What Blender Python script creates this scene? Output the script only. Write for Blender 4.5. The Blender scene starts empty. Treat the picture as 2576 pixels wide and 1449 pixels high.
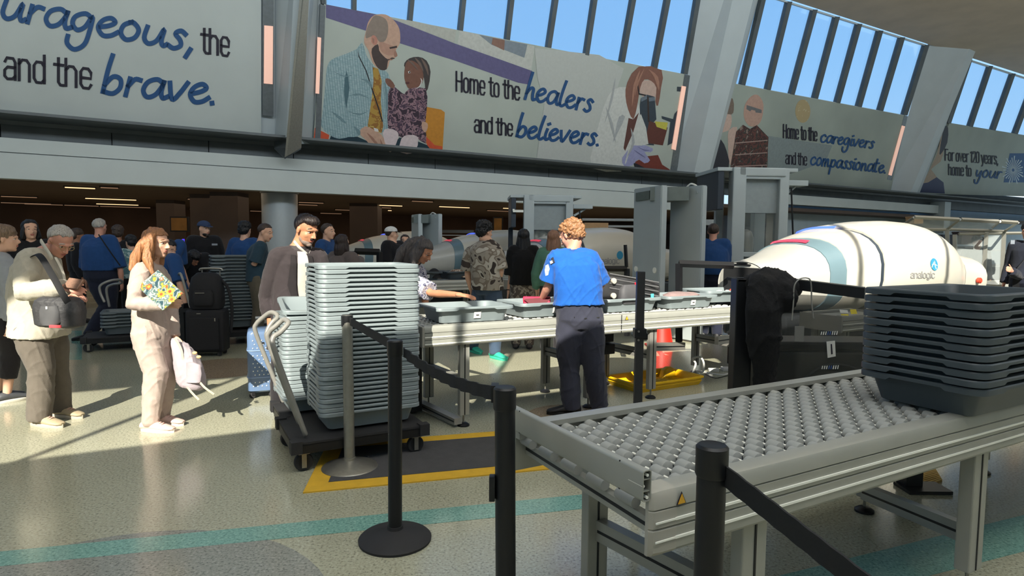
import bpy, bmesh, math, random
from mathutils import Vector, Matrix, noise
from mathutils.bvhtree import BVHTree
from mathutils.geometry import tessellate_polygon
random.seed(7)
SC = bpy.context.scene
COL = SC.collection
W, H, F, HC = 2576, 1449, 1560.0, 1.48
PITCH = math.atan((724.5 - 612) / F); ROLL = math.radians(0.5)
# ---------------- camera, sky, sun, exposure
cf = Vector((0, math.cos(PITCH), -math.sin(PITCH))); cr0 = Vector((1, 0, 0)); cu0 = cr0.cross(cf)
cr = cr0 * math.cos(ROLL) + cu0 * math.sin(ROLL); cu = cu0 * math.cos(ROLL) - cr0 * math.sin(ROLL)
CAM = Vector((0, 0, HC))
cd = bpy.data.cameras.new('camera'); cam = bpy.data.objects.new('camera', cd); COL.objects.link(cam)
cam.matrix_world = Matrix.Translation(CAM) @ Matrix((cr, cu, -cf)).transposed().to_4x4()
cd.sensor_width = 36; cd.lens = F / W * 36; cd.clip_end = 400; cd.clip_start = 0.05
SC.camera = cam
SUN_DIR = Vector((0.12, 0.993, -0.69)).normalized()
sd = bpy.data.lights.new('sun', 'SUN'); sun = bpy.data.objects.new('sun', sd); COL.objects.link(sun)
sd.energy = 9.6; sd.angle = math.radians(0.25); sd.color = (1.0, 0.94, 0.81)
sun.rotation_euler = SUN_DIR.to_track_quat('-Z', 'Y').to_euler(); sun.location = (0, -6, 12)
wd = bpy.data.worlds.new('sky'); SC.world = wd; wd.use_nodes = True
nt = wd.node_tree; nt.nodes.clear()
wo = nt.nodes.new('ShaderNodeOutputWorld'); wb = nt.nodes.new('ShaderNodeBackground')
tc = nt.nodes.new('ShaderNodeTexCoord'); sx = nt.nodes.new('ShaderNodeSeparateXYZ'); rp = nt.nodes.new('ShaderNodeValToRGB')
nt.links.new(tc.outputs['Generated'], sx.inputs[0]); nt.links.new(sx.outputs['Z'], rp.inputs[0])
rp.color_ramp.elements[0].position = 0.0; rp.color_ramp.elements[0].color = (0.60, 0.80, 0.97, 1)
rp.color_ramp.elements[1].position = 0.6; rp.color_ramp.elements[1].color = (0.20, 0.45, 0.88, 1)
e = rp.color_ramp.elements.new(0.25); e.color = (0.34, 0.62, 0.96, 1)
nt.links.new(rp.outputs[0], wb.inputs[0]); wb.inputs[1].default_value = 1.22
nt.links.new(wb.outputs[0], wo.inputs[0])
def area(name, loc, size, energy, rot=(0, 0, 0), color=(0.86, 0.95, 1.0), spread=180):
    l = bpy.data.lights.new(name, 'AREA'); l.shape = 'RECTANGLE'; l.size, l.size_y = size
    l.energy = energy; l.color = color; o = bpy.data.objects.new(name, l); COL.objects.link(o)
    o.location = loc; o.rotation_euler = rot; l.spread = math.radians(spread); return o
AZ = math.radians(29)
area('ambient_fill', (3.5, 1.0, 9.9), (26, 5), 330, (0, 0, AZ), spread=100)  # added unseen fill for the hall's ambient light, no roof opening here
area('rear_clerestory_daylight', (9.5, -.8, 8.8), (44, 1.9), 2100, (math.radians(106), 0, AZ), spread=110)
area('ceiling_fill', (11, -1.5, 7.0), (46, .6), 2600, (math.radians(150), 0, AZ), (1.0, .93, .85))  # added unseen uplight to brighten the ceiling, no fixture behind it
area('concourse_fill', (-6, 24, 2.85), (34, 12), 420, (0, 0, AZ), (1.0, .75, .52))  # added warm fill that brightens the dark concourse interior
SC.view_settings.view_transform = 'Standard'; SC.view_settings.look = 'None'
SC.view_settings.exposure = 0.0; SC.view_settings.gamma = 1.0; SC.view_settings.use_curve_mapping = False
SC.cycles.max_bounces = 6; SC.cycles.diffuse_bounces = 3; SC.cycles.glossy_bounces = 3
SC.cycles.transparent_max_bounces = 10; SC.cycles.use_denoising = True; SC.cycles.sample_clamp_indirect = 4.0
# ---------------- geometry of the view: rays, ground frame
a61 = math.radians(61)
U = Vector((math.sin(a61), math.cos(a61), 0)); V = Vector((-math.cos(a61), math.sin(a61), 0)); Z = Vector((0, 0, 1))
def ray(x, y): return cf + cr * ((x - W / 2) / F) - cu * ((y - H / 2) / F)
def G(x, y, z=0.0):
    d = ray(x, y); return CAM + d * ((z - HC) / d.z)
def D(x, y, Y):
    d = ray(x, y); return CAM + d * (Y / d.y)
def E(x, y, v):
    d = ray(x, y); return CAM + d * (v / d.dot(V))
def UV(u, v, z=0.0): return U * u + V * v + Z * z
def tov(p): return (p.dot(U), p.dot(V), p.z)
# ---------------- materials
def srgb(c): return tuple(((x / 255) / 12.92 if x / 255 <= .04045 else ((x / 255 + .055) / 1.055) ** 2.4) for x in c)
MATS = {}
def mat(name, c, rough=0.6, metal=0.0, var=0.06, scale=12, bump=0.0, bscale=60, emit=0, spec=0.5, alpha=1.0, trans=0.0, coat=0.0, sheen=0.0):
    if name in MATS: return MATS[name]
    m = bpy.data.materials.new(name); m.use_nodes = True; MATS[name] = m
    t = m.node_tree; b = t.nodes['Principled BSDF']; lin = srgb(c)
    b.inputs['Roughness'].default_value = rough; b.inputs['Metallic'].default_value = metal
    b.inputs['Specular IOR Level'].default_value = spec; b.inputs['Alpha'].default_value = alpha
    b.inputs['Transmission Weight'].default_value = trans; b.inputs['Coat Weight'].default_value = coat
    b.inputs['Sheen Weight'].default_value = sheen
    tcn = t.nodes.new('ShaderNodeTexCoord')
    n = t.nodes.new('ShaderNodeTexNoise'); n.inputs['Scale'].default_value = scale; n.inputs['Detail'].default_value = 4
    r = t.nodes.new('ShaderNodeValToRGB'); t.links.new(tcn.outputs['Object'], n.inputs['Vector']); t.links.new(n.outputs['Fac'], r.inputs[0])
    r.color_ramp.elements[0].position = .3; r.color_ramp.elements[1].position = .7
    r.color_ramp.elements[0].color = (*[x * (1 - var) for x in lin], 1); r.color_ramp.elements[1].color = (*[min(1, x * (1 + var)) for x in lin], 1)
    t.links.new(r.outputs[0], b.inputs['Base Color'])
    if emit:
        b.inputs['Emission Color'].default_value = (*lin, 1); b.inputs['Emission Strength'].default_value = emit
    if bump:
        n2 = t.nodes.new('ShaderNodeTexNoise'); n2.inputs['Scale'].default_value = bscale; t.links.new(tcn.outputs['Object'], n2.inputs['Vector'])
        bp = t.nodes.new('ShaderNodeBump'); bp.inputs['Strength'].default_value = bump; bp.inputs['Distance'].default_value = .01
        t.links.new(n2.outputs['Fac'], bp.inputs['Height']); t.links.new(bp.outputs[0], b.inputs['Normal'])
    return m
def blotch(name, cols, scale, rough=.8, kind='voronoi', detail=2, stops=None):
    """pattern cloth / print: hard bands of several colours over a noise field"""
    if name in MATS: return MATS[name]
    m = bpy.data.materials.new(name); m.use_nodes = True; MATS[name] = m
    t = m.node_tree; b = t.nodes['Principled BSDF']; b.inputs['Roughness'].default_value = rough
    tcn = t.nodes.new('ShaderNodeTexCoord'); n = t.nodes.new('ShaderNodeTexNoise')
    n.inputs['Scale'].default_value = scale; n.inputs['Detail'].default_value = detail; n.inputs['Distortion'].default_value = .6
    t.links.new(tcn.outputs['Object'], n.inputs['Vector'])
    r = t.nodes.new('ShaderNodeValToRGB'); r.color_ramp.interpolation = 'CONSTANT' if kind != 'smooth' else 'LINEAR'
    t.links.new(n.outputs['Fac'], r.inputs[0])
    k = len(cols); stops = stops or [0.0] + [.36 + .28 * i / (k - 1) for i in range(1, k)]
    while len(r.color_ramp.elements) < k: r.color_ramp.elements.new(.5)
    for i, c in enumerate(cols):
        r.color_ramp.elements[i].position = stops[i]; r.color_ramp.elements[i].color = (*srgb(c), 1)
    t.links.new(r.outputs[0], b.inputs['Base Color'])
    return m
def terrazzo(name, base, flecks, rough=.16):
    m = bpy.data.materials.new(name); m.use_nodes = True; MATS[name] = m
    t = m.node_tree; b = t.nodes['Principled BSDF']
    tcn = t.nodes.new('ShaderNodeTexCoord')
    n = t.nodes.new('ShaderNodeTexNoise'); n.inputs['Scale'].default_value = 75; n.inputs['Detail'].default_value = 3; n.inputs['Roughness'].default_value = .6
    t.links.new(tcn.outputs['Object'], n.inputs['Vector'])
    r = t.nodes.new('ShaderNodeValToRGB'); t.links.new(n.outputs['Fac'], r.inputs[0])
    cols = [flecks[0], base, base, flecks[1]]; pos = [.36, .46, .56, .68]
    while len(r.color_ramp.elements) < 4: r.color_ramp.elements.new(.5)
    for i in range(4): r.color_ramp.elements[i].position = pos[i]; r.color_ramp.elements[i].color = (*srgb(cols[i]), 1)
    n2 = t.nodes.new('ShaderNodeTexNoise'); n2.inputs['Scale'].default_value = .9; n2.inputs['Detail'].default_value = 3
    t.links.new(tcn.outputs['Object'], n2.inputs['Vector'])
    mx = t.nodes.new('ShaderNodeMixRGB'); mx.blend_type = 'MULTIPLY'; mx.inputs[0].default_value = .35
    r2 = t.nodes.new('ShaderNodeValToRGB'); r2.color_ramp.elements[0].color = (.72, .72, .72, 1); r2.color_ramp.elements[0].position = .35; r2.color_ramp.elements[1].position = .65
    t.links.new(n2.outputs['Fac'], r2.inputs[0]); t.links.new(r.outputs[0], mx.inputs[1]); t.links.new(r2.outputs[0], mx.inputs[2])
    t.links.new(mx.outputs[0], b.inputs['Base Color'])
    mr = t.nodes.new('ShaderNodeMapRange'); mr.inputs[3].default_value = rough * .7; mr.inputs[4].default_value = rough * 1.4
    t.links.new(n2.outputs['Fac'], mr.inputs[0]); t.links.new(mr.outputs[0], b.inputs['Roughness'])
    b.inputs['Specular IOR Level'].default_value = .5
    return m
M_FLOOR = terrazzo('terrazzo', (174, 173, 150), ((130, 130, 114), (196, 195, 174)))
M_TEAL = terrazzo('terrazzo_teal', (124, 170, 158), ((90, 134, 126), (156, 196, 184)))
M_DKFL = terrazzo('terrazzo_grey', (144, 146, 138), ((104, 106, 100), (170, 170, 160)))
M_RUST = terrazzo('terrazzo_rust', (156, 138, 114), ((112, 94, 76), (186, 166, 142)))
M_WALL = mat('wall_panel', (196, 202, 198), .55, var=.03, scale=1.5)
M_WALL2 = mat('wall_fin', (190, 198, 200), .5, var=.03, scale=1.5)
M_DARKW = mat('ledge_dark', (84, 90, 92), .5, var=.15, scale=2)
M_CEIL = mat('ceiling_plaster', (226, 208, 188), .9, var=.06, scale=1.2, bump=.1, bscale=40)
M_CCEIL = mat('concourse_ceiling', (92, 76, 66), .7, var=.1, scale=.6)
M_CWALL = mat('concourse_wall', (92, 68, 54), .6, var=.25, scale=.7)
M_ALU = mat('aluminium', (178, 178, 170), .38, .75, var=.03)
M_ALUP = mat('grey_rail', (164, 165, 157), .42, .25, var=.03)
M_LINE = mat('rail_highlight', (250, 250, 240), .25, .0, var=.02)
M_CAPG = mat('grey_cap_plastic', (168, 166, 156), .6, var=.03)
M_WHEEL = mat('roller_grey', (160, 162, 158), .5, var=.05)
M_BLACK = mat('black_metal', (26, 27, 30), .42, .2, var=.1)
M_BLKM = mat('black_matte', (20, 21, 24), .8, var=.15)
M_RUB = mat('rubber', (38, 38, 40), .75, var=.1)
M_BELT = mat('belt_webbing', (22, 24, 27), .8, var=.15, scale=90)
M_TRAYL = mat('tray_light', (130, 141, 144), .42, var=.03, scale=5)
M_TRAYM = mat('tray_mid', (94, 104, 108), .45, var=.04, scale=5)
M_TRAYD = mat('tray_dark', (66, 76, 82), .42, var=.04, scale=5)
M_WHITE = mat('white_gloss', (232, 226, 212), .35, var=.02, scale=2)
M_MACH = mat('machine_white', (206, 202, 190), .32, var=.02, scale=1, coat=.3)
M_MBLUE = mat('machine_bluegrey', (104, 128, 138), .35, var=.02)
M_STEEL = mat('scanner_grey', (178, 188, 190), .5, .1, var=.04, scale=2)
M_STEELD = mat('scanner_dark', (46, 56, 68), .5, .1, var=.06, scale=2)
M_YEL = mat('yellow_plastic', (240, 190, 20), .45, var=.05)
M_YMAT = mat('yellow_rubber', (212, 168, 44), .8, var=.08, bump=.3, bscale=140)
M_GMAT = mat('dark_mat', (70, 70, 72), .85, var=.1, bump=.5, bscale=160)
M_RED = mat('cone_red', (226, 40, 24), .5)
M_PAPER = mat('paper_label', (214, 214, 210), .7, var=.02)
M_INKB = mat('ink_blue', (32, 78, 128), .6, var=.05)
M_INKK = mat('ink_dark', (32, 28, 44), .6, var=.05)
M_TRIK = mat('warning_yellow', (226, 170, 40), .5)
M_GREYB = mat('grey_tube', (150, 148, 142), .4, .3, var=.06)
M_CHROME = mat('steel_brushed', (150, 148, 140), .34, .7, var=.08, scale=30)
M_GLASS = mat('clear_plastic', (215, 225, 225), .06, alpha=.22, var=.02, spec=.6)
M_SMOKE = mat('smoked_plastic', (60, 62, 60), .08, alpha=.45, var=.05, spec=.6)
# ---------------- mesh helpers
def finish(name, bm, m, parent=None, smooth=True, angle=40):
    bmesh.ops.recalc_face_normals(bm, faces=bm.faces)
    me = bpy.data.meshes.new(name); bm.to_mesh(me); bm.free()
    return link(name, me, m, parent, smooth, angle)
def link(name, me, m, parent=None, smooth=True, angle=40):
    if isinstance(m, (list, tuple)):
        for x in m: me.materials.append(x)
    elif m and not me.materials: me.materials.append(m)
    if smooth:
        me.polygons.foreach_set('use_smooth', [True] * len(me.polygons))
        try: me.set_sharp_from_angle(angle=math.radians(angle))
        except Exception: pass
    o = bpy.data.objects.new(name, me); COL.objects.link(o)
    if parent: o.parent = parent
    return o
def inst(name, me, parent=None, loc=(0, 0, 0), rz=0, rot=None):
    o = bpy.data.objects.new(name, me); COL.objects.link(o); o.location = loc
    o.rotation_euler = rot if rot else (0, 0, rz)
    if parent: o.parent = parent
    return o
def tag(o, label, cat, group=None):
    o['label'] = label; o['category'] = cat
    if group: o['group'] = group
    return o
def thing(name, label, cat, loc=(0, 0, 0), rz=0, group=None):
    o = bpy.data.objects.new(name, None); COL.objects.link(o); o.location = loc; o.rotation_euler = (0, 0, rz)
    o.empty_display_size = .2
    return tag(o, label, cat, group)
def struct(name, bm, m, smooth=False, parent=None):
    o = finish(name, bm, m, parent, smooth)
    if not parent: o['kind'] = 'structure'
    return o
def copy_tree(o, parent=None):
    c = o.copy(); COL.objects.link(c); c.parent = parent
    for ch in list(o.children): copy_tree(ch, c)
    return c
def box(bm, c, s, M=None, bev=0):
    r = bmesh.ops.create_cube(bm, size=1.0)
    for v in r['verts']:
        v.co = Vector((v.co.x * s[0] + c[0], v.co.y * s[1] + c[1], v.co.z * s[2] + c[2]))
    if bev:
        es = list({e for v in r['verts'] for e in v.link_edges})
        rr = bmesh.ops.bevel(bm, geom=es, offset=bev, segments=2, affect='EDGES', profile=.6)
        vs = list({v for f in rr['faces'] for v in f.verts}) if False else None
    if M:
        vs = [v for v in bm.verts if v.tag is False]
        for v in vs: v.co = M @ v.co
    for v in bm.verts: v.tag = True
    return bm
def nb(): return bmesh.new()
def boxes(lst, bev=0):
    bm = nb()
    for l in lst: box(bm, l[0], l[1], l[2] if len(l) > 2 else None, bev)
    return bm
def loft(bm, rings, cap=True, closed=True):
    vr = [[bm.verts.new(p) for p in r] for r in rings]
    n = len(vr[0])
    for a, b in zip(vr[:-1], vr[1:]):
        for i in range(n if closed else n - 1):
            j = (i + 1) % n; bm.faces.new((a[i], a[j], b[j], b[i]))
    if cap and closed:
        bm.faces.new(vr[0][::-1]); bm.faces.new(vr[-1])
    for v in bm.verts: v.tag = True
    return vr
def frame_for(t, ref=None):
    t = t.normalized(); r = ref or (Vector((0, 0, 1)) if abs(t.z) < .9 else Vector((0, 1, 0)))
    x = (r - t * r.dot(t)).normalized(); return x, t.cross(x)
def tube(bm, pts, rad, n=10, ref=None, flat=True, sq=1.0):
    pts = [Vector(p) for p in pts]; rings = []
    if not isinstance(rad, list): rad = [rad] * len(pts)
    if len(rad) < len(pts): rad = rad + [rad[-1]] * (len(pts) - len(rad))
    x = None
    for i, p in enumerate(pts):
        t = (pts[min(i + 1, len(pts) - 1)] - pts[max(i - 1, 0)])
        if t.length < 1e-7: t = Vector((0, 0, 1))
        t.normalize()
        if x is None: x, y = frame_for(t, ref)
        else:
            x = (x - t * x.dot(t)).normalized(); y = t.cross(x)
        r = rad[i]; ra, rb = r if isinstance(r, (tuple, list)) else (r, r)
        rings.append([p + x * (ra * math.cos(2 * math.pi * k / n)) + y * (rb * math.sin(2 * math.pi * k / n)) for k in range(n)])
    if not flat:
        def capr(ring, p, t, r):
            out = []
            for q in (.5, .85): out.append([p + (v - p) * math.sqrt(1 - q * q) + t * (r * q) for v in ring])
            return out
        def rr(r): return min(r) if isinstance(r, (tuple, list)) else r
        t0 = (pts[0] - pts[1]).normalized(); t1 = (pts[-1] - pts[-2]).normalized()
        rings = capr(rings[0], pts[0], t0, rr(rad[0]))[::-1] + rings + capr(rings[-1], pts[-1], t1, rr(rad[-1]))
    loft(bm, rings); return bm
def spline(pts, k=6, closed=False):
    pts = [Vector(p) for p in pts]; n = len(pts); out = []
    if n < 3 and not closed: return pts
    rng = range(n if closed else n - 1)
    for i in rng:
        if closed: p0, p1, p2, p3 = pts[(i - 1) % n], pts[i], pts[(i + 1) % n], pts[(i + 2) % n]
        else: p0, p1, p2, p3 = pts[max(i - 1, 0)], pts[i], pts[i + 1], pts[min(i + 2, n - 1)]
        for j in range(k):
            t = j / k
            out.append(.5 * ((2 * p1) + (p2 - p0) * t + (2 * p0 - 5 * p1 + 4 * p2 - p3) * t * t + (3 * p1 - p0 - 3 * p2 + p3) * t ** 3))
    if not closed: out.append(pts[-1])
    return out
def lathe(bm, prof, n=24, c=(0, 0, 0)):
    rings = [[Vector((c[0] + r * math.cos(2 * math.pi * k / n), c[1] + r * math.sin(2 * math.pi * k / n), c[2] + z)) for k in range(n)] for r, z in prof]
    loft(bm, rings); return bm
def prism(bm, poly, d):
    """poly: list of Vectors (planar), extruded by vector d"""
    a = [bm.verts.new(p) for p in poly]; b = [bm.verts.new(p + d) for p in poly]; n = len(poly)
    tr = tessellate_polygon([poly])
    for i, j, k in tr:
        try: bm.faces.new((a[i], a[j], a[k])); bm.faces.new((b[k], b[j], b[i]))
        except ValueError: pass
    for i in range(n):
        j = (i + 1) % n
        try: bm.faces.new((a[i], a[j], b[j], b[i]))
        except ValueError: pass
    for v in bm.verts: v.tag = True
    return bm
def sheet(bm, poly):
    a = [bm.verts.new(p) for p in poly]
    for i, j, k in tessellate_polygon([poly]):
        try: bm.faces.new((a[i], a[j], a[k]))
        except ValueError: pass
    return bm
def rrect(L, Wd, r, z, n=4, side=()):
    """rounded rectangle ring, optional extra points along the sides at fractions"""
    pts = []
    cs = [(L / 2 - r, Wd / 2 - r, 0), (-L / 2 + r, Wd / 2 - r, 90), (-L / 2 + r, -Wd / 2 + r, 180), (L / 2 - r, -Wd / 2 + r, 270)]
    for q, (cx, cy, a0) in enumerate(cs):
        for k in range(n + 1):
            a = math.radians(a0 + 90 * k / n); pts.append(Vector((cx + r * math.cos(a), cy + r * math.sin(a), z)))
        nx = cs[(q + 1) % 4]; a = math.radians(a0 + 90)
        p0 = pts[-1]; p1 = Vector((nx[0] + r * math.cos(a), nx[1] + r * math.sin(a), z))
        for f in side: pts.append(p0.lerp(p1, f))
    return pts
# ---------------- lettering: single stroke alphabets
SCRIPT = {
 'a': (.5, [[(.42,.42),(.3,.5),(.12,.4),(.05,.18),(.14,.02),(.3,.1),(.42,.35),(.45,.5),(.41,.2),(.45,.03),(.55,.08)]]),
 'b': (.46, [[(.16,1),(.1,.6),(.05,.03)],[(.07,.22),(.22,.45),(.37,.4),(.38,.18),(.25,.02),(.06,.05)]]),
 'c': (.44, [[(.38,.4),(.28,.5),(.1,.38),(.05,.18),(.15,.02),(.3,.03),(.42,.14)]]),
 'e': (.44, [[(.08,.22),(.26,.3),(.36,.41),(.27,.5),(.12,.4),(.05,.2),(.15,.02),(.3,.04),(.43,.16)]]),
 'g': (.5, [[(.4,.42),(.28,.5),(.1,.38),(.06,.18),(.16,.04),(.3,.15),(.42,.45),(.4,.1),(.33,-.3),(.15,-.48),(0,-.35),(0,-.15)]]),
 'h': (.46, [[(.2,1),(.12,.5),(.05,0)],[(.07,.2),(.22,.43),(.33,.42),(.33,.2),(.36,.03),(.46,.06)]]),
 'i': (.2, [[(.12,.46),(.07,.2),(.1,.02),(.2,.06)],[(.12,.66),(.2,.7)]]),
 'l': (.26, [[(.2,.98),(.1,.5),(.06,.1),(.14,.01),(.25,.08)]]),
 'm': (.62, [[(.08,.46),(.04,0)],[(.06,.25),(.18,.45),(.26,.4),(.25,0)],[(.26,.2),(.38,.46),(.46,.4),(.46,.1),(.52,.02),(.6,.07)]]),
 'n': (.46, [[(.08,.46),(.04,0)],[(.06,.22),(.22,.46),(.32,.4),(.32,.1),(.37,.02),(.45,.07)]]),
 'o': (.44, [[(.24,.5),(.09,.38),(.05,.16),(.16,.01),(.32,.1),(.38,.32),(.28,.48),(.2,.48)]]),
 'p': (.46, [[(.1,.46),(.06,0),(.02,-.45)],[(.08,.22),(.2,.45),(.36,.42),(.38,.2),(.24,.02),(.08,.06)]]),
 'r': (.34, [[(.1,.46),(.05,0)],[(.08,.25),(.2,.44),(.32,.43)]]),
 's': (.36, [[(.34,.42),(.24,.5),(.14,.4),(.24,.25),(.26,.1),(.14,.0),(.03,.06)]]),
 't': (.34, [[(.18,.85),(.1,.3),(.12,.03),(.24,.05)],[(.0,.55),(.34,.6)]]),
 'u': (.5, [[(.1,.46),(.06,.15),(.15,.01),(.3,.12),(.42,.46),(.39,.15),(.43,.02),(.5,.07)]]),
 'v': (.44, [[(.06,.46),(.14,.02),(.28,.2),(.42,.5)]]),
 'y': (.46, [[(.08,.46),(.08,.15),(.2,.08),(.38,.44),(.32,0),(.2,-.42),(.04,-.4),(.0,-.2)]]),
 '.': (.16, [[(.05,.02),(.08,.03)]]), ',': (.2, [[(.1,.06),(.02,-.18)]]), ' ': (.25, [])}
X = .74
SANS = {
 'a': (.4, [[(.05,.6),(.1,X),(.28,X),(.34,.6),(.34,0)],[(.34,.42),(.12,.42),(.04,.3),(.04,.1),(.12,0),(.26,.02),(.34,.12)]]),
 'd': (.42, [[(.34,1),(.34,0)],[(.34,.6),(.26,X),(.12,X),(.05,.6),(.05,.14),(.12,0),(.26,0),(.34,.12)]]),
 'e': (.42, [[(.05,.38),(.34,.38),(.34,.6),(.26,X),(.12,X),(.05,.6),(.05,.14),(.12,0),(.28,0),(.34,.14)]]),
 'h': (.42, [[(.05,1),(.05,0)],[(.05,.58),(.14,X),(.26,X),(.34,.6),(.34,0)]]),
 'm': (.62, [[(.05,X),(.05,0)],[(.05,.6),(.13,X),(.22,X),(.29,.6),(.29,0)],[(.29,.6),(.37,X),(.46,X),(.53,.6),(.53,0)]]),
 'n': (.42, [[(.05,X),(.05,0)],[(.05,.58),(.14,X),(.26,X),(.34,.6),(.34,0)]]),
 'l': (.16, [[(.07,1),(.07,0)]]), 'i': (.16, [[(.07,X),(.07,0)],[(.07,.95),(.07,.98)]]),
 'c': (.38, [[(.34,.58),(.26,X),(.12,X),(.05,.6),(.05,.14),(.12,0),(.26,0),(.34,.14)]]),
 'g': (.42, [[(.34,X),(.34,-.1),(.26,-.25),(.12,-.25),(.06,-.15)],[(.34,.6),(.26,X),(.12,X),(.05,.6),(.05,.14),(.12,0),(.26,0),(.34,.12)]]),
 'o': (.42, [[(.2,X),(.1,X-.04),(.05,.6),(.05,.14),(.1,.03),(.2,0),(.3,.03),(.34,.14),(.34,.6),(.3,X-.04),(.2,X)]]),
 'r': (.3, [[(.05,X),(.05,0)],[(.05,.56),(.14,X),(.27,X)]]),
 's': (.36, [[(.3,.6),(.24,X),(.1,X),(.05,.6),(.1,.42),(.24,.33),(.31,.18),(.24,0),(.1,0),(.04,.14)]]),
 't': (.28, [[(.12,.98),(.12,.1),(.18,0),(.26,0)],[(.0,X),(.25,X)]]),
 'v': (.38, [[(.02,X),(.18,0),(.34,X)]]), 'y': (.38, [[(.02,X),(.19,.05)],[(.35,X),(.19,0),(.12,-.25),(.02,-.27)]]),
 'H': (.48, [[(.06,1),(.06,0)],[(.4,1),(.4,0)],[(.06,.52),(.4,.52)]]),
 'F': (.4, [[(.06,1),(.06,0)],[(.06,1),(.36,1)],[(.06,.52),(.3,.52)]]),
 '1': (.26, [[(.02,.85),(.15,1),(.15,0)]]), '2': (.4, [[(.05,.8),(.1,1),(.26,1),(.34,.85),(.32,.6),(.05,.02),(.36,.02)]]),
 '0': (.42, [[(.2,1),(.08,.95),(.05,.8),(.05,.2),(.08,.05),(.2,0),(.32,.05),(.35,.2),(.35,.8),(.32,.95),(.2,1)]]),
 ',': (.16, [[(.08,.05),(.03,-.14)]]), ' ': (.2, [])}
def letters(word, font, p0, p1, h0, h1, slant=0.0):
    """strokes of a word as polylines in picture pixels, baseline p0->p1, letter height h0->h1"""
    tot = sum(font[c][0] for c in word); out = []; x = 0
    for c in word:
        wd_, st = font[c]
        for s in st:
            pl = []
            q = spline([Vector((a, b, 0)) for a, b in s], 5) if (font is SCRIPT and len(s) > 2) else [Vector((a, b, 0)) for a, b in s]
            for v in q:
                f = (x + v.x) / tot; h = h0 + (h1 - h0) * f
                pl.append((p0[0] + (p1[0] - p0[0]) * f + slant * v.y * h, p0[1] + (p1[1] - p0[1]) * f - v.y * h))
            out.append(pl)
        x += wd_
    return out
def ribbons(bm, polys, width, proj):
    for pl in polys:
        n = len(pl)
        if n < 2: continue
        L = []; R = []
        for i in range(n):
            a = pl[max(i - 1, 0)]; b = pl[min(i + 1, n - 1)]
            dx, dy = b[0] - a[0], b[1] - a[1]; l = math.hypot(dx, dy) or 1
            nx, ny = -dy / l * width / 2, dx / l * width / 2
            ex = (0 if 0 < i < n - 1 else (-1 if i == 0 else 1)) * width * .35
            px_, py_ = pl[i][0] + dx / l * ex, pl[i][1] + dy / l * ex
            L.append(bm.verts.new(proj(px_ + nx, py_ + ny))); R.append(bm.verts.new(proj(px_ - nx, py_ - ny)))
        for i in range(n - 1): bm.faces.new((L[i], L[i + 1], R[i + 1], R[i]))
# ======================= THE SETTING =======================
WA = Vector((-10.756, 13.129, 0)); WD = Vector((.8643, .50296, 0)).normalized(); WN = Vector((.50296, -.8643, 0)).normalized()
LEAN = math.radians(18)
WUP = (WN * math.sin(LEAN) + Z * math.cos(LEAN)); WBASE = Vector((WA.x, WA.y, 4.05)); TN = WD.cross(WUP).normalized()
if TN.dot(WN) < 0: TN = -TN
def T(x, y, off=0.0):
    """point of the leaning upper wall seen in direction (x, y), off metres in front of it"""
    d = ray(x, y); return CAM + d * (((WBASE - CAM).dot(TN) + off) / d.dot(TN))
def WS(s, n=0.0, z=0.0): return WA + WD * s + WN * n + Z * z       # wall frame: along, toward hall, up
# floor
bm = nb(); sheet(bm, [UV(-26, -4), UV(48, -4), UV(48, 40), UV(-26, 40)]); floor = struct('floor', bm, M_FLOOR)
def inlay(name, poly, m, h=.0015):
    bm = nb(); prism(bm, [Vector((p.x, p.y, .0003)) for p in poly], Vector((0, 0, h))); return struct(name, bm, m, parent=floor)
inlay('floor_stripe', [G(-160, 1404), G(1520, 1239), G(1520, 1275), G(-160, 1441)], M_TEAL)
inlay('floor_stripe', [G(1960, 1449), G(2600, 1290), G(2760, 1340), G(2060, 1520)], M_TEAL)
inlay('floor_stripe', [G(166, 832), G(206, 832), G(206, 905), G(158, 905)], M_TEAL)
def disc(c, r, n=48): return [Vector((c.x + r * math.cos(2 * math.pi * k / n), c.y + r * math.sin(2 * math.pi * k / n), 0)) for k in range(n)]
inlay('floor_circle', disc(G(150, 1640), .95), M_DKFL, .0008)
inlay('floor_circle', disc(G(560, 925), .6), M_RUST, .0008)
inlay('floor_circle', disc(G(1440, 1048), .40), M_RUST, .0008)
# ceiling over the hall
bm = nb(); box(bm, (0, 0, 0), (1, 1, 1))
bm.free(); bm = nb()
prism(bm, [WS(-14, 2.02, 10.2), WS(75, 2.02, 10.2), UV(62, -4.3, 10.2), UV(-26, -4.3, 10.2)], Vector((0, 0, .4)))
struct('ceiling', bm, M_CEIL)
# rear wall behind the viewer with the clerestory that lets the sun in
VB = -4.0
def slab(u0, u1, z0, z1, v0=VB, th=.3):
    bm = nb(); prism(bm, [UV(u0, v0, z0), UV(u1, v0, z0), UV(u1, v0, z1), UV(u0, v0, z1)], V * -th); return bm
struct('wall_rear', slab(-26, 62, 0, 7.78), M_WALL)
struct('wall_rear_top', slab(-26, 62, 9.82, 10.3), M_WALL)
for uu in (-21, -17.6, -14.3, -10.9, -7.55, -4.16, -.8, .85, 2.55, 4.25, 7, 10, 13.4, 17):
    struct('trim_1', slab(uu - .035, uu + .035, 7.7, 9.85, VB - .05, .03), M_DARKW)
for uu in (22, 40): struct('wall_rear_pier', slab(uu, uu + 5, 7.7, 9.85), M_WALL)
bm = nb(); prism(bm, [UV(-26, -4.3, 0), UV(-26, 34, 0), UV(-26.3, 34, 0), UV(-26.3, -4.3, 0)], Vector((0, 0, 10.6))); struct('wall_left_end', bm, M_WALL)
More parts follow.
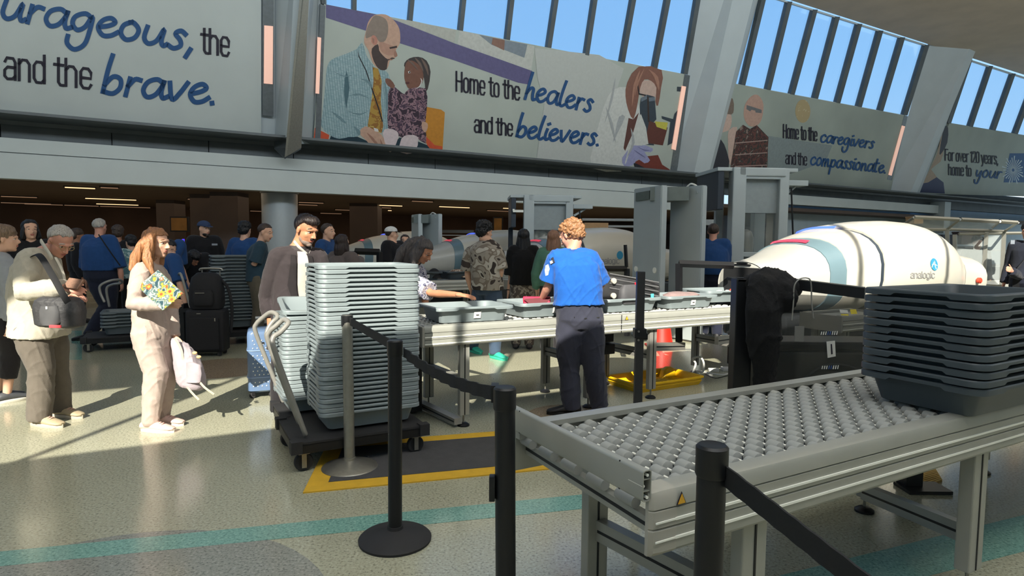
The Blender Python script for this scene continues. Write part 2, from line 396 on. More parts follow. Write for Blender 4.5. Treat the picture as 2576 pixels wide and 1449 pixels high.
bm = nb(); prism(bm, [UV(62, -4.3, 0), UV(62, 34, 0), UV(62.3, 34, 0), UV(62.3, -4.3, 0)], Vector((0, 0, 10.6))); struct('wall_right_end', bm, M_WALL)
# fascia of the concourse: two bands with a groove
def wbox(s0, s1, n0, n1, z0, z1):
    bm = nb(); prism(bm, [WS(s0, n0, z0), WS(s1, n0, z0), WS(s1, n1, z0), WS(s0, n1, z0)], Vector((0, 0, z1 - z0))); return bm
struct('wall_fascia_lower', wbox(-14, 21, 0, -.35, 2.75, 3.285), M_WALL)
struct('wall_fascia_upper', wbox(-14, 21, -.02, -.35, 3.305, 3.60), M_WALL)
struct('trim_2', wbox(-14, 21, -.05, -.4, 3.28, 3.31), M_DARKW)
struct('wall_fascia_right', wbox(24.5, 38.5, -.1, -.6, 3.22, 3.62), M_WALL)
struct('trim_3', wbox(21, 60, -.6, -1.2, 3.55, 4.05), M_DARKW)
struct('wall_right', wbox(27, 75, -1.5, -2, 0, 3.6), M_STEEL)
struct('wall_right_return', wbox(38, 38.6, .2, -3, 2.2, 3.8), M_STEEL)
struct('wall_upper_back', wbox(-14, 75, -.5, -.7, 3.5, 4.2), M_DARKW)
for i in range(18): struct('trim_4', wbox(-14 + i * 2, -12.02 + i * 2, -.34, -.5, 3.60, 4.02), M_DARKW)
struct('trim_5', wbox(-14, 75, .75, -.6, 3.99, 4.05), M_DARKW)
# upper leaning wall: bays
def tpoly(name, pts, m, off=0.0, th=-.12, parent=None, kind=True):
    bm = nb(); prism(bm, [T(x, y, off) for x, y in pts], TN * th)
    if kind: return struct(name, bm, m, parent=parent)
    return finish(name, bm, m, parent, smooth=False)
def lerp2(a, b, t): return (a[0] + (b[0] - a[0]) * t, a[1] + (b[1] - a[1]) * t)
def windows(n, bots, tops, mw):
    """bots/tops: pixel points of the bars on sill and head; builds panes between and bars on them"""
    M_P = MATS.get('pane') or pane_mat()
    fr = thing_struct('window_%d' % n)
    for i in range(len(bots) - 1):
        o = tpoly('pane', [bots[i], bots[i + 1], tops[i + 1], tops[i]], M_P, -.06, -.02, fr, False)
    for i, (b, t) in enumerate(zip(bots, tops)):
        w0 = mw[0]; w1 = mw[1]
        tpoly('window_bar', [(b[0] - w0 / 2, b[1] - 1), (b[0] + w0 / 2, b[1] + 1), (t[0] + w1 / 2, t[1]), (t[0] - w1 / 2, t[1])], M_DARKW, .06, -.16, fr, False)
    for a, b in ((bots[0], bots[-1]), (tops[0], tops[-1])):
        tpoly('window_rail', [a, b, (b[0], b[1] + 4), (a[0], a[1] + 4)], M_WALL2, .04, -.14, fr, False)
def thing_struct(name):
    o = bpy.data.objects.new(name, None); COL.objects.link(o); o['kind'] = 'structure'; o.location = WS(6, 0, 7.3); bpy.context.view_layer.update()
    return TW(o)
class TW:
    """parent wrapper: meshes are written in world coordinates and keep their place under the empty"""
    def __init__(s, o): s.o = o
def _fin_parent(o, p):
    if isinstance(p, TW):
        o.parent = p.o; o.matrix_parent_inverse = Matrix.Translation(-Vector(p.o.location)); return True
_old_link = link
def link(name, me, m, parent=None, smooth=True, angle=40):
    o = _old_link(name, me, m, None if isinstance(parent, TW) else parent, smooth, angle)
    if isinstance(parent, TW):
        o.parent = parent.o; o.matrix_parent_inverse = (Matrix.Translation(parent.o.location) @ parent.o.rotation_euler.to_matrix().to_4x4()).inverted()
    return o
def pane_mat():
    m = bpy.data.materials.new('pane'); MATS['pane'] = m; m.use_nodes = True; t = m.node_tree; t.nodes.clear()
    o = t.nodes.new('ShaderNodeOutputMaterial'); tr = t.nodes.new('ShaderNodeBsdfTransparent'); gl = t.nodes.new('ShaderNodeBsdfGlossy')
    tl = t.nodes.new('ShaderNodeBsdfTranslucent'); mx = t.nodes.new('ShaderNodeMixShader'); mx2 = t.nodes.new('ShaderNodeMixShader')
    tr.inputs[0].default_value = (.88, .95, 1, 1); gl.inputs['Roughness'].default_value = .03; tl.inputs[0].default_value = (.8, .88, .95, 1)
    mx.inputs[0].default_value = .10; mx2.inputs[0].default_value = .10
    t.links.new(tr.outputs[0], mx.inputs[1]); t.links.new(gl.outputs[0], mx.inputs[2])
    t.links.new(mx.outputs[0], mx2.inputs[1]); t.links.new(tl.outputs[0], mx2.inputs[2]); t.links.new(mx2.outputs[0], o.inputs[0]); return m
def ext(b, x0, top=-260):
    """bar from sill point b through (x0, 0) extended up out of frame"""
    k = (x0 - b[0]) / (0 - b[1]) if abs(b[1]) > 1 else .03; return (x0 + k * top, top)
def sill1(x): return (x, 10 + .1945 * (x - 815))
b1 = [(815, 10), (892, 25), (1033, 52), (1160, 77), (1278, 100), (1382, 120), (1477, 139), (1567, 156), (1649, 171), (1725, 187)]
t1 = [(803, 0), (893, 0), (1037, 0), (1168, 0), (1289, 0), (1400, 0), (1498, 0), (1595, 0), (1682, 0), (1757, 0)]
tp1 = []
for b, t in zip(b1, t1):
    k = (t[0] - b[0]) / b[1]; tp1.append((t[0] + k * 260, -260))
tp1[0] = (790, -260); tp1[1] = (896, -260); tp1[2] = (1062, -260)
windows(1, b1, tp1, (10, 12))
b2 = [(1838, 208), (1870, 214), (1934, 226), (1994, 238), (2053, 248), (2109, 259), (2163, 269), (2217, 279), (2278, 290)]
t2 = [(1896, -24), (1925, -16), (1988, 4), (2052, 24), (2108, 42), (2164, 60), (2217, 77), (2272, 94), (2333, 113)]
windows(2, b2, t2, (10, 11))
b3 = [(2388, 310), (2443, 319), (2500, 328), (2556, 337), (2610, 346), (2662, 355)]
t3 = [(2442, 150), (2494, 166), (2551, 185), (2606, 203), (2660, 220), (2712, 237)]
windows(3, b3, t3, (9, 9))
# fins between the bays: four long edges at different depths in front of the wall
def fin(n, edges, m=M_WALL2):
    """edges: (bottom px, top px, offset)"""
    bm = nb(); bot = [T(*b, o) for b, t, o in edges]; top = [T(*t, o) for b, t, o in edges]
    loft(bm, [bot, top]); return struct('wall_fin_%d' % n, bm, m)
fin(1, [((690, 352), (689, -260), -.1), ((719, 345), (752, -260), .75), ((753, 350), (782, -260), .95), ((757, 362), (800, -260), .7), ((788, 362), (812, -260), -.1)])
bm = nb(); loft(bm, [[T(716, 396, 1.0), T(722, 393, 1.02), T(758, 372, .99), T(752, 376, .95)], [T(778, -260, 1.0), T(784, -260, 1.02), T(790, -260, .99), T(784, -260, .95)]]); struct('trim_6', bm, M_CHROME)
bm = nb(); prism(bm, [T(690, 352, 0), T(719, 345, .75), T(756, 352, .98), T(757, 372, .98), T(717, 397, .9), T(690, 372, .1)], Vector((0, 0, -.03))); struct('trim_7', bm, M_DARKW)
fin(2, [((1686, 442), (1800, -260), -.1), ((1745, 440), (1900, -260), .55), ((1783, 437), (1945, -200), .6), ((1792, 437), (1960, -200), -.1)])
fin(3, [((2232, 482), (2336, 104), -.1), ((2290, 486), (2450, 96), .6), ((2306, 487), (2466, 100), .55), ((2315, 487), (2448, 140), -.1)])
bm = nb(); prism(bm, [WBASE + WD * a - TN * .15 + WUP * b for a, b in ((-14, -.2), (75, -.2), (75, .35), (-14, .35))], TN * -.1); struct('wall_base_band', bm, M_DARKW)
# thin strips beside the fins, made to glow like reflected sunlight; no lamps there
M_WARM = mat('reflected_sun_glow', (240, 190, 170), .4, emit=.55, var=.02)
M_RECESS = mat('recess_grey', (120, 126, 130), .3, .4, var=.1)
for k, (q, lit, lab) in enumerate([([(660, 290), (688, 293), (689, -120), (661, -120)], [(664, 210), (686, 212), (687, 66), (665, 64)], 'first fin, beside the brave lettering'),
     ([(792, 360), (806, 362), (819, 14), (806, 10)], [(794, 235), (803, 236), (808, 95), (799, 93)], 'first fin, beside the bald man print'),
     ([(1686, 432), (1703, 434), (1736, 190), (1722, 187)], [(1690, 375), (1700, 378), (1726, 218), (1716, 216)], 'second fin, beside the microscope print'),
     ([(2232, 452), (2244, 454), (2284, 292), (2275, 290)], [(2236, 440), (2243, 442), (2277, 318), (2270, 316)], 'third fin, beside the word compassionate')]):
    t = thing('sun_glow_strip', 'narrow vertical strip glowing peach like reflected sun at the ' + lab, 'light', T(*q[0], .1)); tw = TW(t)
    bm = nb(); prism(bm, [T(x, y, .06) for x, y in q], TN * -.08); finish('housing', bm, M_RECESS, tw, False)  # grey backing of the glow strip, not a lamp housing
    bm = nb(); prism(bm, [T(x, y, .09) for x, y in lit], TN * -.03); finish('sun_glow_panel', bm, M_WARM, tw, False)
bm = nb(); prism(bm, [T(x, y, -.08) for x, y in ((650, 351), (694, 355), (694, -270), (650, -270))], TN * -.1); struct('wall_strip', bm, M_WALL2)
bm = nb(); prism(bm, [T(x, y, -.08) for x, y in ((775, 361), (822, 366), (822, 10), (806, -270), (775, -270))], TN * -.1); struct('wall_strip', bm, M_WALL2)
# wall strip between banner 1 top and beyond, hidden backing
# ---------------- banners (flat prints on the leaning wall)
M_BAN = mat('banner_vinyl', (188, 194, 190), .5, var=.04, scale=1)
M_BAN2 = mat('banner_vinyl_warm', (180, 186, 176), .5, var=.06, scale=.7)
M_BAN3 = mat('banner_vinyl_green', (158, 166, 156), .5, var=.12, scale=.5)
def banner(label, quad, m):
    t = thing('banner', label, 'banner', T(*quad[0], .12)); tw = TW(t)
    bm = nb(); prism(bm, [T(x, y, .05) for x, y in quad], TN * -.1); finish('vinyl_panel', bm, m, tw, False); return tw
def word(tw, w, font, p0, p1, h0, h1, width, m, slant=0, name='lettering', off=.069):
    bm = nb(); ribbons(bm, letters(w, font, p0, p1, h0, h1, slant), width, lambda x, y: T(x, y, off)); return finish(name, bm, m, tw, False)
_lay = [0]
def art(tw, name, pts, m, conv=None, sm=3, off=None):
    if conv: pts = [conv(*p) for p in pts]
    _lay[0] += 1
    if sm: pts = [(v.x, v.y) for v in spline([Vector((x, y, 0)) for x, y in pts], sm, True)]
    bm = nb(); sheet(bm, [T(x, y, (off or .054) + .00016 * (_lay[0] % 84)) for x, y in pts]); return finish(name, bm, m, tw, False)
def pm(n, c, **k): return mat('print_' + n, c, .55, var=k.pop('var', .08), **k)
tw = banner('leftmost wall banner reading urageous the and the brave', [(-700, 215), (690, 350), (657, 346), (657, -200), (-700, -330)][:1] + [(657, 346), (657, -200), (-700, -330)], M_BAN)
word(tw, 'courageous,', SCRIPT, (-118, 24), (492, 131), 98, 92, 12, M_INKB, .12)
word(tw, 'the', SANS, (506, 132), (581, 142), 62, 62, 7, M_INKK)
word(tw, 'and the', SANS, (8, 197), (236, 224), 72, 66, 7.5, M_INKK)
word(tw, 'brave.', SCRIPT, (252, 234), (545, 263), 98, 94, 12, M_INKB, .12)
tw = banner('banner with bald bearded man holding a small girl, healers and believers', [(788, 361), (1690, 441), (1725, 187), (815, 10)], M_BAN2)
c2 = lambda x, y: (700 + x / 3.15, y / 3.15)
c3 = lambda x, y: (1300 + x / 2.8975, y / 2.8975)
c4 = lambda x, y: (1876 + x / 2.8986, y / 2.8986)
_lay[0] = 0
art(tw, 'printed_stripe', [(378, 35), (378, 140), (700, 245), (970, 345), (1400, 480), (1900, 655), (1985, 670), (2010, 560), (1400, 345), (905, 150), (780, 115)], pm('purple', (98, 92, 132)), c2, 0)
art(tw, 'printed_picture_frame', [(905, 152), (1395, 340), (1412, 240), (1040, 160)], pm('beige', (182, 182, 172)), c2, 0)
art(tw, 'printed_picture_frame', [(1437, 242), (1422, 350), (2005, 560), (2032, 368)], pm('cream', (194, 194, 186)), c2, 0)
art(tw, 'printed_picture', [(1590, 275), (1690, 355), (1950, 458), (1975, 352), (1800, 318)], pm('slate', (130, 140, 148)), c2, 0)
art(tw, 'printed_picture', [(1700, 300), (1795, 318), (1790, 400), (1690, 350)], pm('rust', (140, 105, 90)), c2, 0)
art(tw, 'printed_seat', [(1165, 845), (1290, 868), (1320, 890), (1300, 1222), (1230, 1222), (1150, 1100)], pm('orange', (196, 132, 44)), c2, 0)
art(tw, 'printed_seat', [(290, 1012), (405, 1070), (392, 1136), (278, 1115)], pm('redorange', (206, 84, 50)), c2, 0)
art(tw, 'printed_seat', [(1170, 1080), (1240, 1150), (1300, 1160), (1300, 1224), (1235, 1224), (1180, 1160)], pm('redorange', (206, 84, 50)), c2, 0)
art(tw, 'printed_trousers', [(395, 1135), (420, 1070), (620, 1080), (780, 1150), (880, 1180), (960, 1090), (1080, 1110), (1180, 1150), (1235, 1222), (1060, 1210), (860, 1192), (620, 1165)], pm('teal', (24, 50, 62)), c2, 0)
mchk = bpy.data.materials.new('print_check'); mchk.use_nodes = True
_t = mchk.node_tree; _b = _t.nodes['Principled BSDF']; _tc = _t.nodes.new('ShaderNodeTexCoord'); _ck = _t.nodes.new('ShaderNodeTexBrick')
_ck.inputs['Scale'].default_value = 9; _ck.inputs['Color1'].default_value = (*srgb((176, 196, 198)), 1); _ck.inputs['Color2'].default_value = (*srgb((150, 176, 180)), 1)
_ck.inputs['Mortar'].default_value = (*srgb((76, 110, 118)), 1); _ck.inputs['Mortar Size'].default_value = .03; _ck.offset = 0
_mp = _t.nodes.new('ShaderNodeMapping'); _mp.inputs['Rotation'].default_value = (math.radians(90), 0, 0)
_t.links.new(_tc.outputs['Object'], _mp.inputs[0]); _t.links.new(_mp.outputs[0], _ck.inputs['Vector']); _t.links.new(_ck.outputs[0], _b.inputs['Base Color']); _b.inputs['Roughness'].default_value = .6
art(tw, 'printed_shirt', [(665, 335), (620, 390), (500, 440), (420, 475), (385, 540), (370, 700), (350, 900), (340, 1000), (400, 1065), (480, 1100), (560, 1085), (635, 1080), (690, 1010), (760, 1040), (840, 1050), (880, 1000), (890, 850), (900, 760), (885, 620), (850, 560), (780, 545), (740, 500), (700, 440)], mchk, c2, 2)
art(tw, 'printed_sleeve_fold', [(540, 560), (565, 700), (540, 860), (560, 1000), (540, 880), (520, 720)], pm('tealgrey', (74, 104, 112)), c2, 2)
art(tw, 'printed_tie', [(748, 530), (792, 545), (820, 640), (812, 800), (832, 1000), (818, 1055), (760, 1040), (708, 1000), (738, 800), (755, 640)], blotch('print_tie', [(176, 140, 66), (150, 104, 50), (190, 164, 90)], 6), c2, 0)
art(tw, 'printed_head', [(762, 120), (850, 115), (915, 160), (960, 230), (966, 330), (948, 372), (932, 400), (928, 458), (890, 470), (862, 545), (800, 545), (750, 500), (715, 400), (680, 335), (696, 240), (715, 170)], pm('skin', (196, 158, 136)), c2, 3)
art(tw, 'printed_cheek_shade', [(800, 330), (870, 350), (930, 380), (920, 430), (870, 440), (810, 400)], pm('cheek', (180, 138, 118)), c2, 2)
art(tw, 'printed_scalp_shade', [(770, 122), (735, 160), (705, 220), (692, 300), (735, 290), (770, 285), (800, 330), (850, 320), (872, 230), (850, 150)], pm('scalp', (140, 124, 112)), c2, 3)
art(tw, 'printed_ear', [(742, 285), (765, 282), (785, 310), (780, 350), (758, 355), (738, 330)], pm('ear', (190, 130, 112)), c2, 3)
art(tw, 'printed_beard', [(742, 385), (790, 350), (800, 400), (830, 440), (870, 470), (900, 455), (925, 465), (870, 480), (860, 548), (815, 556), (775, 520), (745, 450)], pm('beard', (70, 56, 52)), c2, 2)
art(tw, 'printed_brow', [(880, 375), (940, 362), (942, 378), (885, 388)], pm('dark', (60, 46, 42)), c2, 0)
art(tw, 'printed_lanyard', [(628, 385), (640, 440), (700, 560), (760, 740), (800, 860), (830, 960), (822, 968), (790, 860), (750, 742), (692, 562), (634, 445)], pm('black', (30, 30, 34)), c2, 0)
art(tw, 'printed_hand', [(640, 1050), (690, 1000), (760, 1030), (820, 1070), (862, 1150), (860, 1190), (820, 1185), (745, 1160), (690, 1105)], pm('skin', (196, 158, 136)), c2, 2)
art(tw, 'printed_hair', [(1000, 500), (1040, 462), (1110, 450), (1175, 480), (1207, 570), (1185, 705), (1165, 712), (1155, 620), (1100, 560), (1010, 540)], pm('hairdark', (62, 54, 52)), c2, 2)
art(tw, 'printed_head', [(1012, 500), (1060, 480), (1120, 520), (1150, 590), (1140, 660), (1090, 700), (1035, 702), (1012, 660), (998, 600)], pm('brownskin', (122, 82, 66)), c2, 3)
art(tw, 'printed_eye', [(1028, 565), (1045, 562), (1050, 578), (1032, 582)], pm('white', (220, 215, 210)), c2, 0)
art(tw, 'printed_dress', [(900, 680), (960, 720), (1000, 745), (1035, 705), (1168, 700), (1178, 850), (1165, 980), (1172, 1140), (1080, 1080), (980, 1090), (870, 1015), (870, 850), (866, 760)], blotch('print_dress', [(60, 46, 58), (150, 118, 126), (74, 58, 74), (134, 100, 110)], 7), c2, 2)
art(tw, 'printed_arm', [(852, 622), (890, 630), (925, 680), (905, 700), (870, 680), (850, 650)], pm('brownskin', (122, 82, 66)), c2, 2)
art(tw, 'printed_leg', [(828, 1055), (870, 1018), (940, 1040), (952, 1090), (905, 1195), (868, 1190)], pm('pinkwhite', (214, 196, 196)), c2, 2)
art(tw, 'printed_leg', [(975, 1100), (1030, 1070), (1110, 1088), (1078, 1210), (966, 1205)], pm('pinkwhite', (214, 196, 196)), c2, 2)
art(tw, 'printed_fingers', [(1140, 965), (1180, 975), (1185, 1010), (1165, 1050), (1140, 1020)], pm('skin', (196, 158, 136)), c2, 2)
art(tw, 'printed_light_wall', [(130, 350), (600, 400), (780, 500), (540, 1220), (140, 1195), (200, 760), (150, 560)], pm('pale', (190, 192, 186), var=.03), c3, 0)
art(tw, 'printed_coat', [(800, 635), (700, 655), (640, 760), (600, 900), (560, 1060), (545, 1225), (760, 1250), (790, 1180), (860, 1050), (905, 950), (905, 800), (850, 700)], pm('coat', (206, 206, 200)), c3, 2)
art(tw, 'printed_coat_fold', [(745, 850), (790, 850), (740, 960), (700, 1040), (720, 950)], pm('fold', (170, 172, 172)), c3, 2)
art(tw, 'printed_head', [(895, 600), (940, 585), (1015, 600), (1032, 680), (990, 720), (940, 720), (900, 680)], pm('paleskin', (200, 172, 158)), c3, 2)
art(tw, 'printed_hair', [(890, 485), (1056, 510), (1052, 640), (1030, 770), (1010, 740), (1018, 640), (980, 590), (930, 580), (900, 640), (880, 760), (850, 870), (812, 800), (792, 700), (806, 600)], pm('auburn', (134, 92, 78)), c3, 2)
art(tw, 'printed_top', [(815, 860), (850, 870), (890, 820), (850, 960), (790, 1100), (778, 1080)], pm('maroon', (96, 60, 54)), c3, 0)
art(tw, 'printed_glasses', [(885, 620), (895, 680), (960, 695), (960, 704), (888, 690), (878, 622)], pm('black', (30, 30, 34)), c3, 0)
art(tw, 'printed_microscope', [(905, 715), (950, 690), (1005, 705), (1018, 870), (990, 900), (1000, 1060), (870, 1050), (880, 960), (900, 890), (896, 780)], pm('scope', (56, 66, 76)), c3, 0)
art(tw, 'printed_microscope_head', [(965, 880), (1100, 930), (1065, 1060), (935, 1040)], pm('brownred', (98, 54, 46)), c3, 0)
art(tw, 'printed_sticker', [(1005, 885), (1102, 893), (1090, 948), (1020, 925)], pm('yellow', (200, 190, 80)), c3, 0)
art(tw, 'printed_bench', [(860, 1180), (940, 1140), (1030, 1130), (1060, 1200), (1115, 1235), (1112, 1270), (900, 1262)], pm('redbrown', (120, 56, 44)), c3, 0)
art(tw, 'printed_bench_dark', [(850, 1185), (890, 1200), (980, 1250), (1112, 1240), (1112, 1275), (870, 1258)], pm('near_black', (40, 40, 46)), c3, 0)
art(tw, 'printed_glove', [(768, 1150), (850, 1058), (900, 1050), (992, 1082), (975, 1110), (930, 1108), (972, 1168), (930, 1190), (885, 1160), (842, 1205), (785, 1212)], pm('lavender', (156, 156, 192)), c3, 2)
art(tw, 'printed_eyepiece', [(905, 715), (948, 692), (950, 720), (908, 742)], pm('lens', (110, 120, 130)), c3, 0)
art(tw, 'printed_eyepiece', [(962, 712), (1004, 706), (1006, 734), (964, 740)], pm('lens', (110, 120, 130)), c3, 0)
art(tw, 'printed_eyepiece_gap', [(950, 700), (962, 712), (968, 890), (955, 890)], pm('dark', (60, 46, 42)), c3, 0)
art(tw, 'printed_coat_edge', [(905, 830), (960, 1050), (850, 1060), (800, 1180), (790, 1180), (850, 960)], pm('coat', (206, 206, 200)), c3, 2)
art(tw, 'printed_equipment', [(1170, 632), (1205, 634), (1200, 668), (1168, 665)], pm('scope', (56, 66, 76)), c3, 0)
art(tw, 'printed_equipment', [(1055, 845), (1140, 868), (1150, 830), (1175, 800), (1140, 1040), (1100, 1060), (1120, 890), (1060, 865)], pm('scope', (56, 66, 76)), c3, 0)
SHD = pm('fold_line', (112, 138, 144)); SK2 = pm('skin_shade', (160, 118, 100)); WHT = pm('white', (220, 215, 210))
for q in ([(430, 560), (520, 600), (600, 590), (520, 610)], [(560, 760), (640, 740), (720, 780), (640, 756)], [(550, 880), (640, 900), (710, 880), (640, 914)], [(640, 620), (720, 640), (740, 700), (700, 650)], [(420, 880), (500, 930), (540, 980), (480, 940)], [(840, 640), (870, 760), (860, 900), (850, 760)], [(600, 1000), (650, 1040), (640, 1075), (618, 1040)]): art(tw, 'printed_fold', q, SHD, c2, 3)
for q in ([(928, 400), (945, 440), (925, 452), (915, 430)], [(872, 462), (900, 470), (915, 466), (895, 478)], [(770, 1110), (800, 1160), (806, 1184), (794, 1184)], [(806, 1100), (832, 1150), (836, 1186), (824, 1184)], [(700, 1050), (760, 1100), (780, 1150), (750, 1120)], [(745, 300), (760, 310), (760, 340), (750, 335)]): art(tw, 'printed_skin_shade', q, SK2, c2, 3)
for q in ([(1020, 470), (1070, 500), (1110, 560), (1060, 510)], [(1080, 455), (1130, 500), (1150, 570), (1120, 520)], [(1130, 460), (1180, 520), (1190, 600), (1165, 540)]): art(tw, 'printed_braid_line', q, pm('braid', (112, 92, 82)), c2, 3)
art(tw, 'printed_mouth', [(1008, 652), (1035, 648), (1040, 662), (1015, 668)], pm('mouth', (90, 48, 44)), c2, 2); art(tw, 'printed_iris', [(1038, 566), (1046, 566), (1046, 578), (1038, 578)], pm('black', (30, 30, 34)), c2, 2)
art(tw, 'printed_stethoscope', [(1125, 618), (1142, 640), (1120, 690), (1085, 704), (1116, 684), (1134, 644)], WHT, c2, 2); art(tw, 'printed_badge', [(755, 1012), (790, 1022), (796, 1045), (764, 1040)], WHT, c2, 0)
for q in ([(720, 560), (690, 700), (640, 900), (700, 720)], [(650, 780), (700, 900), (720, 1040), (680, 900)], [(830, 930), (860, 1040), (800, 1150), (840, 1040)]): art(tw, 'printed_coat_fold', q, pm('fold', (170, 172, 172)), c3, 3)
for q in ([(900, 510), (850, 620), (838, 780), (866, 640)], [(960, 505), (1000, 560), (1036, 660), (1030, 560)], [(930, 500), (880, 590), (860, 700), (890, 600)]): art(tw, 'printed_hair_strand', q, pm('auburn_light', (170, 124, 104)), c3, 3)
for q in ([(850, 1090), (900, 1120), (940, 1150), (900, 1130)], [(880, 1070), (930, 1090), (975, 1095), (930, 1098)]): art(tw, 'printed_glove_crease', q, pm('lav_dark', (112, 112, 150)), c3, 3)
word(tw, 'Home to the', SANS, (1146, 228.5), (1310, 252), 49, 44, 4.6, M_INKK)
word(tw, 'healers', SCRIPT, (1318, 248), (1489, 283), 68, 62, 7.5, M_INKB, .15)
word(tw, 'and the', SANS, (1193, 332), (1292, 342), 42, 40, 4.6, M_INKK)
word(tw, 'believers.', SCRIPT, (1297, 344), (1508, 367), 60, 58, 7.5, M_INKB, .15)
tw = banner('banner with a couple in a plaid shirt, caregivers and compassionate', [(1780, 451), (2240, 484), (2282, 292), (1833, 208)], M_BAN3)
art(tw, 'printed_shadow', [(1830, 990), (2300, 1060), (2250, 1180), (2050, 1250), (1830, 1250)], pm('dusk', (134, 144, 144)), c3, 0)
art(tw, 'printed_top', [(1440, 1000), (1490, 1020), (1530, 1100), (1542, 1240), (1366, 1256), (1400, 1120)], pm('charcoal', (50, 50, 58)), c3, 2)
art(tw, 'printed_head', [(1490, 830), (1560, 830), (1565, 900), (1545, 950), (1500, 965), (1470, 990), (1455, 960)], pm('paleskin', (200, 172, 158)), c3, 2)
art(tw, 'printed_hair', [(1518, 715), (1575, 720), (1582, 800), (1565, 835), (1500, 835), (1478, 930), (1470, 900), (1500, 800)], pm('ashbrown', (120, 104, 92)), c3, 2)
art(tw, 'printed_shirt', [(1650, 910), (1700, 940), (1750, 912), (1835, 1000), (1822, 1252), (1555, 1242), (1585, 1060), (1600, 960)], blotch('print_plaid', [(70, 52, 50), (104, 66, 60), (58, 58, 54), (140, 120, 110)], 5), c3, 0)
for q in range(3): art(tw, 'printed_plaid_line', [(1590, 1040 + 85 * q), (1825, 1020 + 90 * q), (1825, 1026 + 90 * q), (1590, 1047 + 85 * q)], pm('line', (176, 150, 140)), c3, 0)
for q in range(3): art(tw, 'printed_plaid_line', [(1655 + 58 * q, 960), (1661 + 58 * q, 960), (1640 + 60 * q, 1245), (1633 + 60 * q, 1245)], pm('line', (176, 150, 140)), c3, 0)
art(tw, 'printed_head', [(1712, 700), (1760, 694), (1798, 760), (1785, 870), (1745, 918), (1690, 915), (1655, 850), (1665, 760)], pm('skin2', (188, 152, 136)), c3, 3)
art(tw, 'printed_glasses', [(1675, 765), (1785, 800), (1785, 825), (1740, 820), (1738, 806), (1712, 800), (1700, 812), (1675, 795)], pm('glint', (110, 110, 112)), c3, 0)
art(tw, 'printed_arm', [(1545, 950), (1605, 925), (1598, 1000), (1580, 1200), (1548, 1190), (1540, 1050)], pm('paleskin', (200, 172, 158)), c3, 2)
art(tw, 'printed_seal', [(2085 + 55 * math.cos(a * .3927), 810 + 85 * math.sin(a * .3927)) for a in range(16)], blotch('print_seal', [(176, 158, 120), (196, 184, 150)], 8), c3, 2)
word(tw, 'Home to the', SANS, (1970, 346.5), (2057, 355), 34, 32, 3.2, M_INKK)
word(tw, 'caregivers', SCRIPT, (2063, 357), (2198, 374), 38, 36, 4.4, M_INKB, .15)
word(tw, 'and the', SANS, (1976, 412), (2031, 416), 30, 29, 3.2, M_INKK)
word(tw, 'compassionate.', SCRIPT, (2037, 414), (2229, 436), 40, 38, 4.4, M_INKB, .15)
tw = banner('rightmost banner, For over 120 years home to your, with blue square emblem', [(2310, 487), (2700, 497), (2700, 360), (2389, 309)], M_BAN3)
art(tw, 'printed_neck', [(1430, 970), (1445, 1080), (1420, 1180), (1350, 1235), (1400, 1300), (1290, 1345), (1300, 1320), (1395, 1120)], pm('tan', (166, 146, 124)), c4, 2)
art(tw, 'printed_hair', [(1445, 925), (1476, 930), (1470, 1040), (1430, 1115), (1412, 1120), (1430, 1000)], pm('navyhair', (50, 52, 62)), c4, 2)
art(tw, 'printed_top', [(1268, 1342), (1330, 1330), (1392, 1292), (1442, 1330), (1452, 1412), (1246, 1402)], pm('navy', (46, 52, 88)), c4, 0)
art(tw, 'printed_emblem', [(1925, 1118), (2060, 1118), (2060, 1330), (1880, 1330)], pm('emblem', (40, 86, 136)), c4, 0)
for i in range(26):
    a = math.radians(i * 360 / 26); r = 62 + 22 * (i % 3) / 2
    cx, cy = 1950, 1240
    if cx + r * math.cos(a) > 2056: continue
    art(tw, 'printed_ray', [(cx + 10 * math.cos(a - .1), cy + 12 * math.sin(a - .1)), (cx + r * math.cos(a - .05), cy + 1.25 * r * math.sin(a - .05)), (cx + r * math.cos(a + .05), cy + 1.25 * r * math.sin(a + .05)), (cx + 10 * math.cos(a + .1), cy + 12 * math.sin(a + .1))], pm('rays', (196, 208, 212)), c4, 0)
word(tw, 'For over 120 years,', SANS, (2377, 403.5), (2512, 413.5), 28, 27, 2.8, M_INKK)
word(tw, 'home to', SANS, (2386, 440), (2445, 443.5), 27, 27, 2.8, M_INKK)
word(tw, 'your', SCRIPT, (2453, 445), (2519, 449), 36, 36, 4, M_INKB, .15)
# ---------------- concourse behind the fascia
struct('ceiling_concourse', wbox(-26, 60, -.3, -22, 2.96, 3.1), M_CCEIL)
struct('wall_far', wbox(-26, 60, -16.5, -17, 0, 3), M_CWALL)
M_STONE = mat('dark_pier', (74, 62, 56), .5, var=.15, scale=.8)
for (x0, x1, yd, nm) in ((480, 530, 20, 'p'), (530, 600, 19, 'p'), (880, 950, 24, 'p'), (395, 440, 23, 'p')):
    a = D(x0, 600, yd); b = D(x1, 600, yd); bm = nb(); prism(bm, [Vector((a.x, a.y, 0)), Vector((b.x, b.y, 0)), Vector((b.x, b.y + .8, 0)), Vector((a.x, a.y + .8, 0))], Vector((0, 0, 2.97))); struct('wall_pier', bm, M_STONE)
c = D(705, 600, 17.2)
M_COL = mat('column_grey', (172, 178, 180), .35, .1, var=.02, coat=.3)
bm = nb(); lathe(bm, [(.47, 0), (.47, 2.9)], 32, (c.x, c.y, 0)); struct('wall_column', bm, M_COL, True)
bm = nb(); lathe(bm, [(.50, 2.78), (.50, 2.96)], 32, (c.x, c.y, 0)); struct('trim_8', bm, M_DARKW, True)
M_STRIP = mat('warm_tube', (255, 214, 160), .4, emit=1.3, var=.01); M_STRIPD = mat('dim_tube', (190, 150, 120), .4, emit=.35, var=.01)
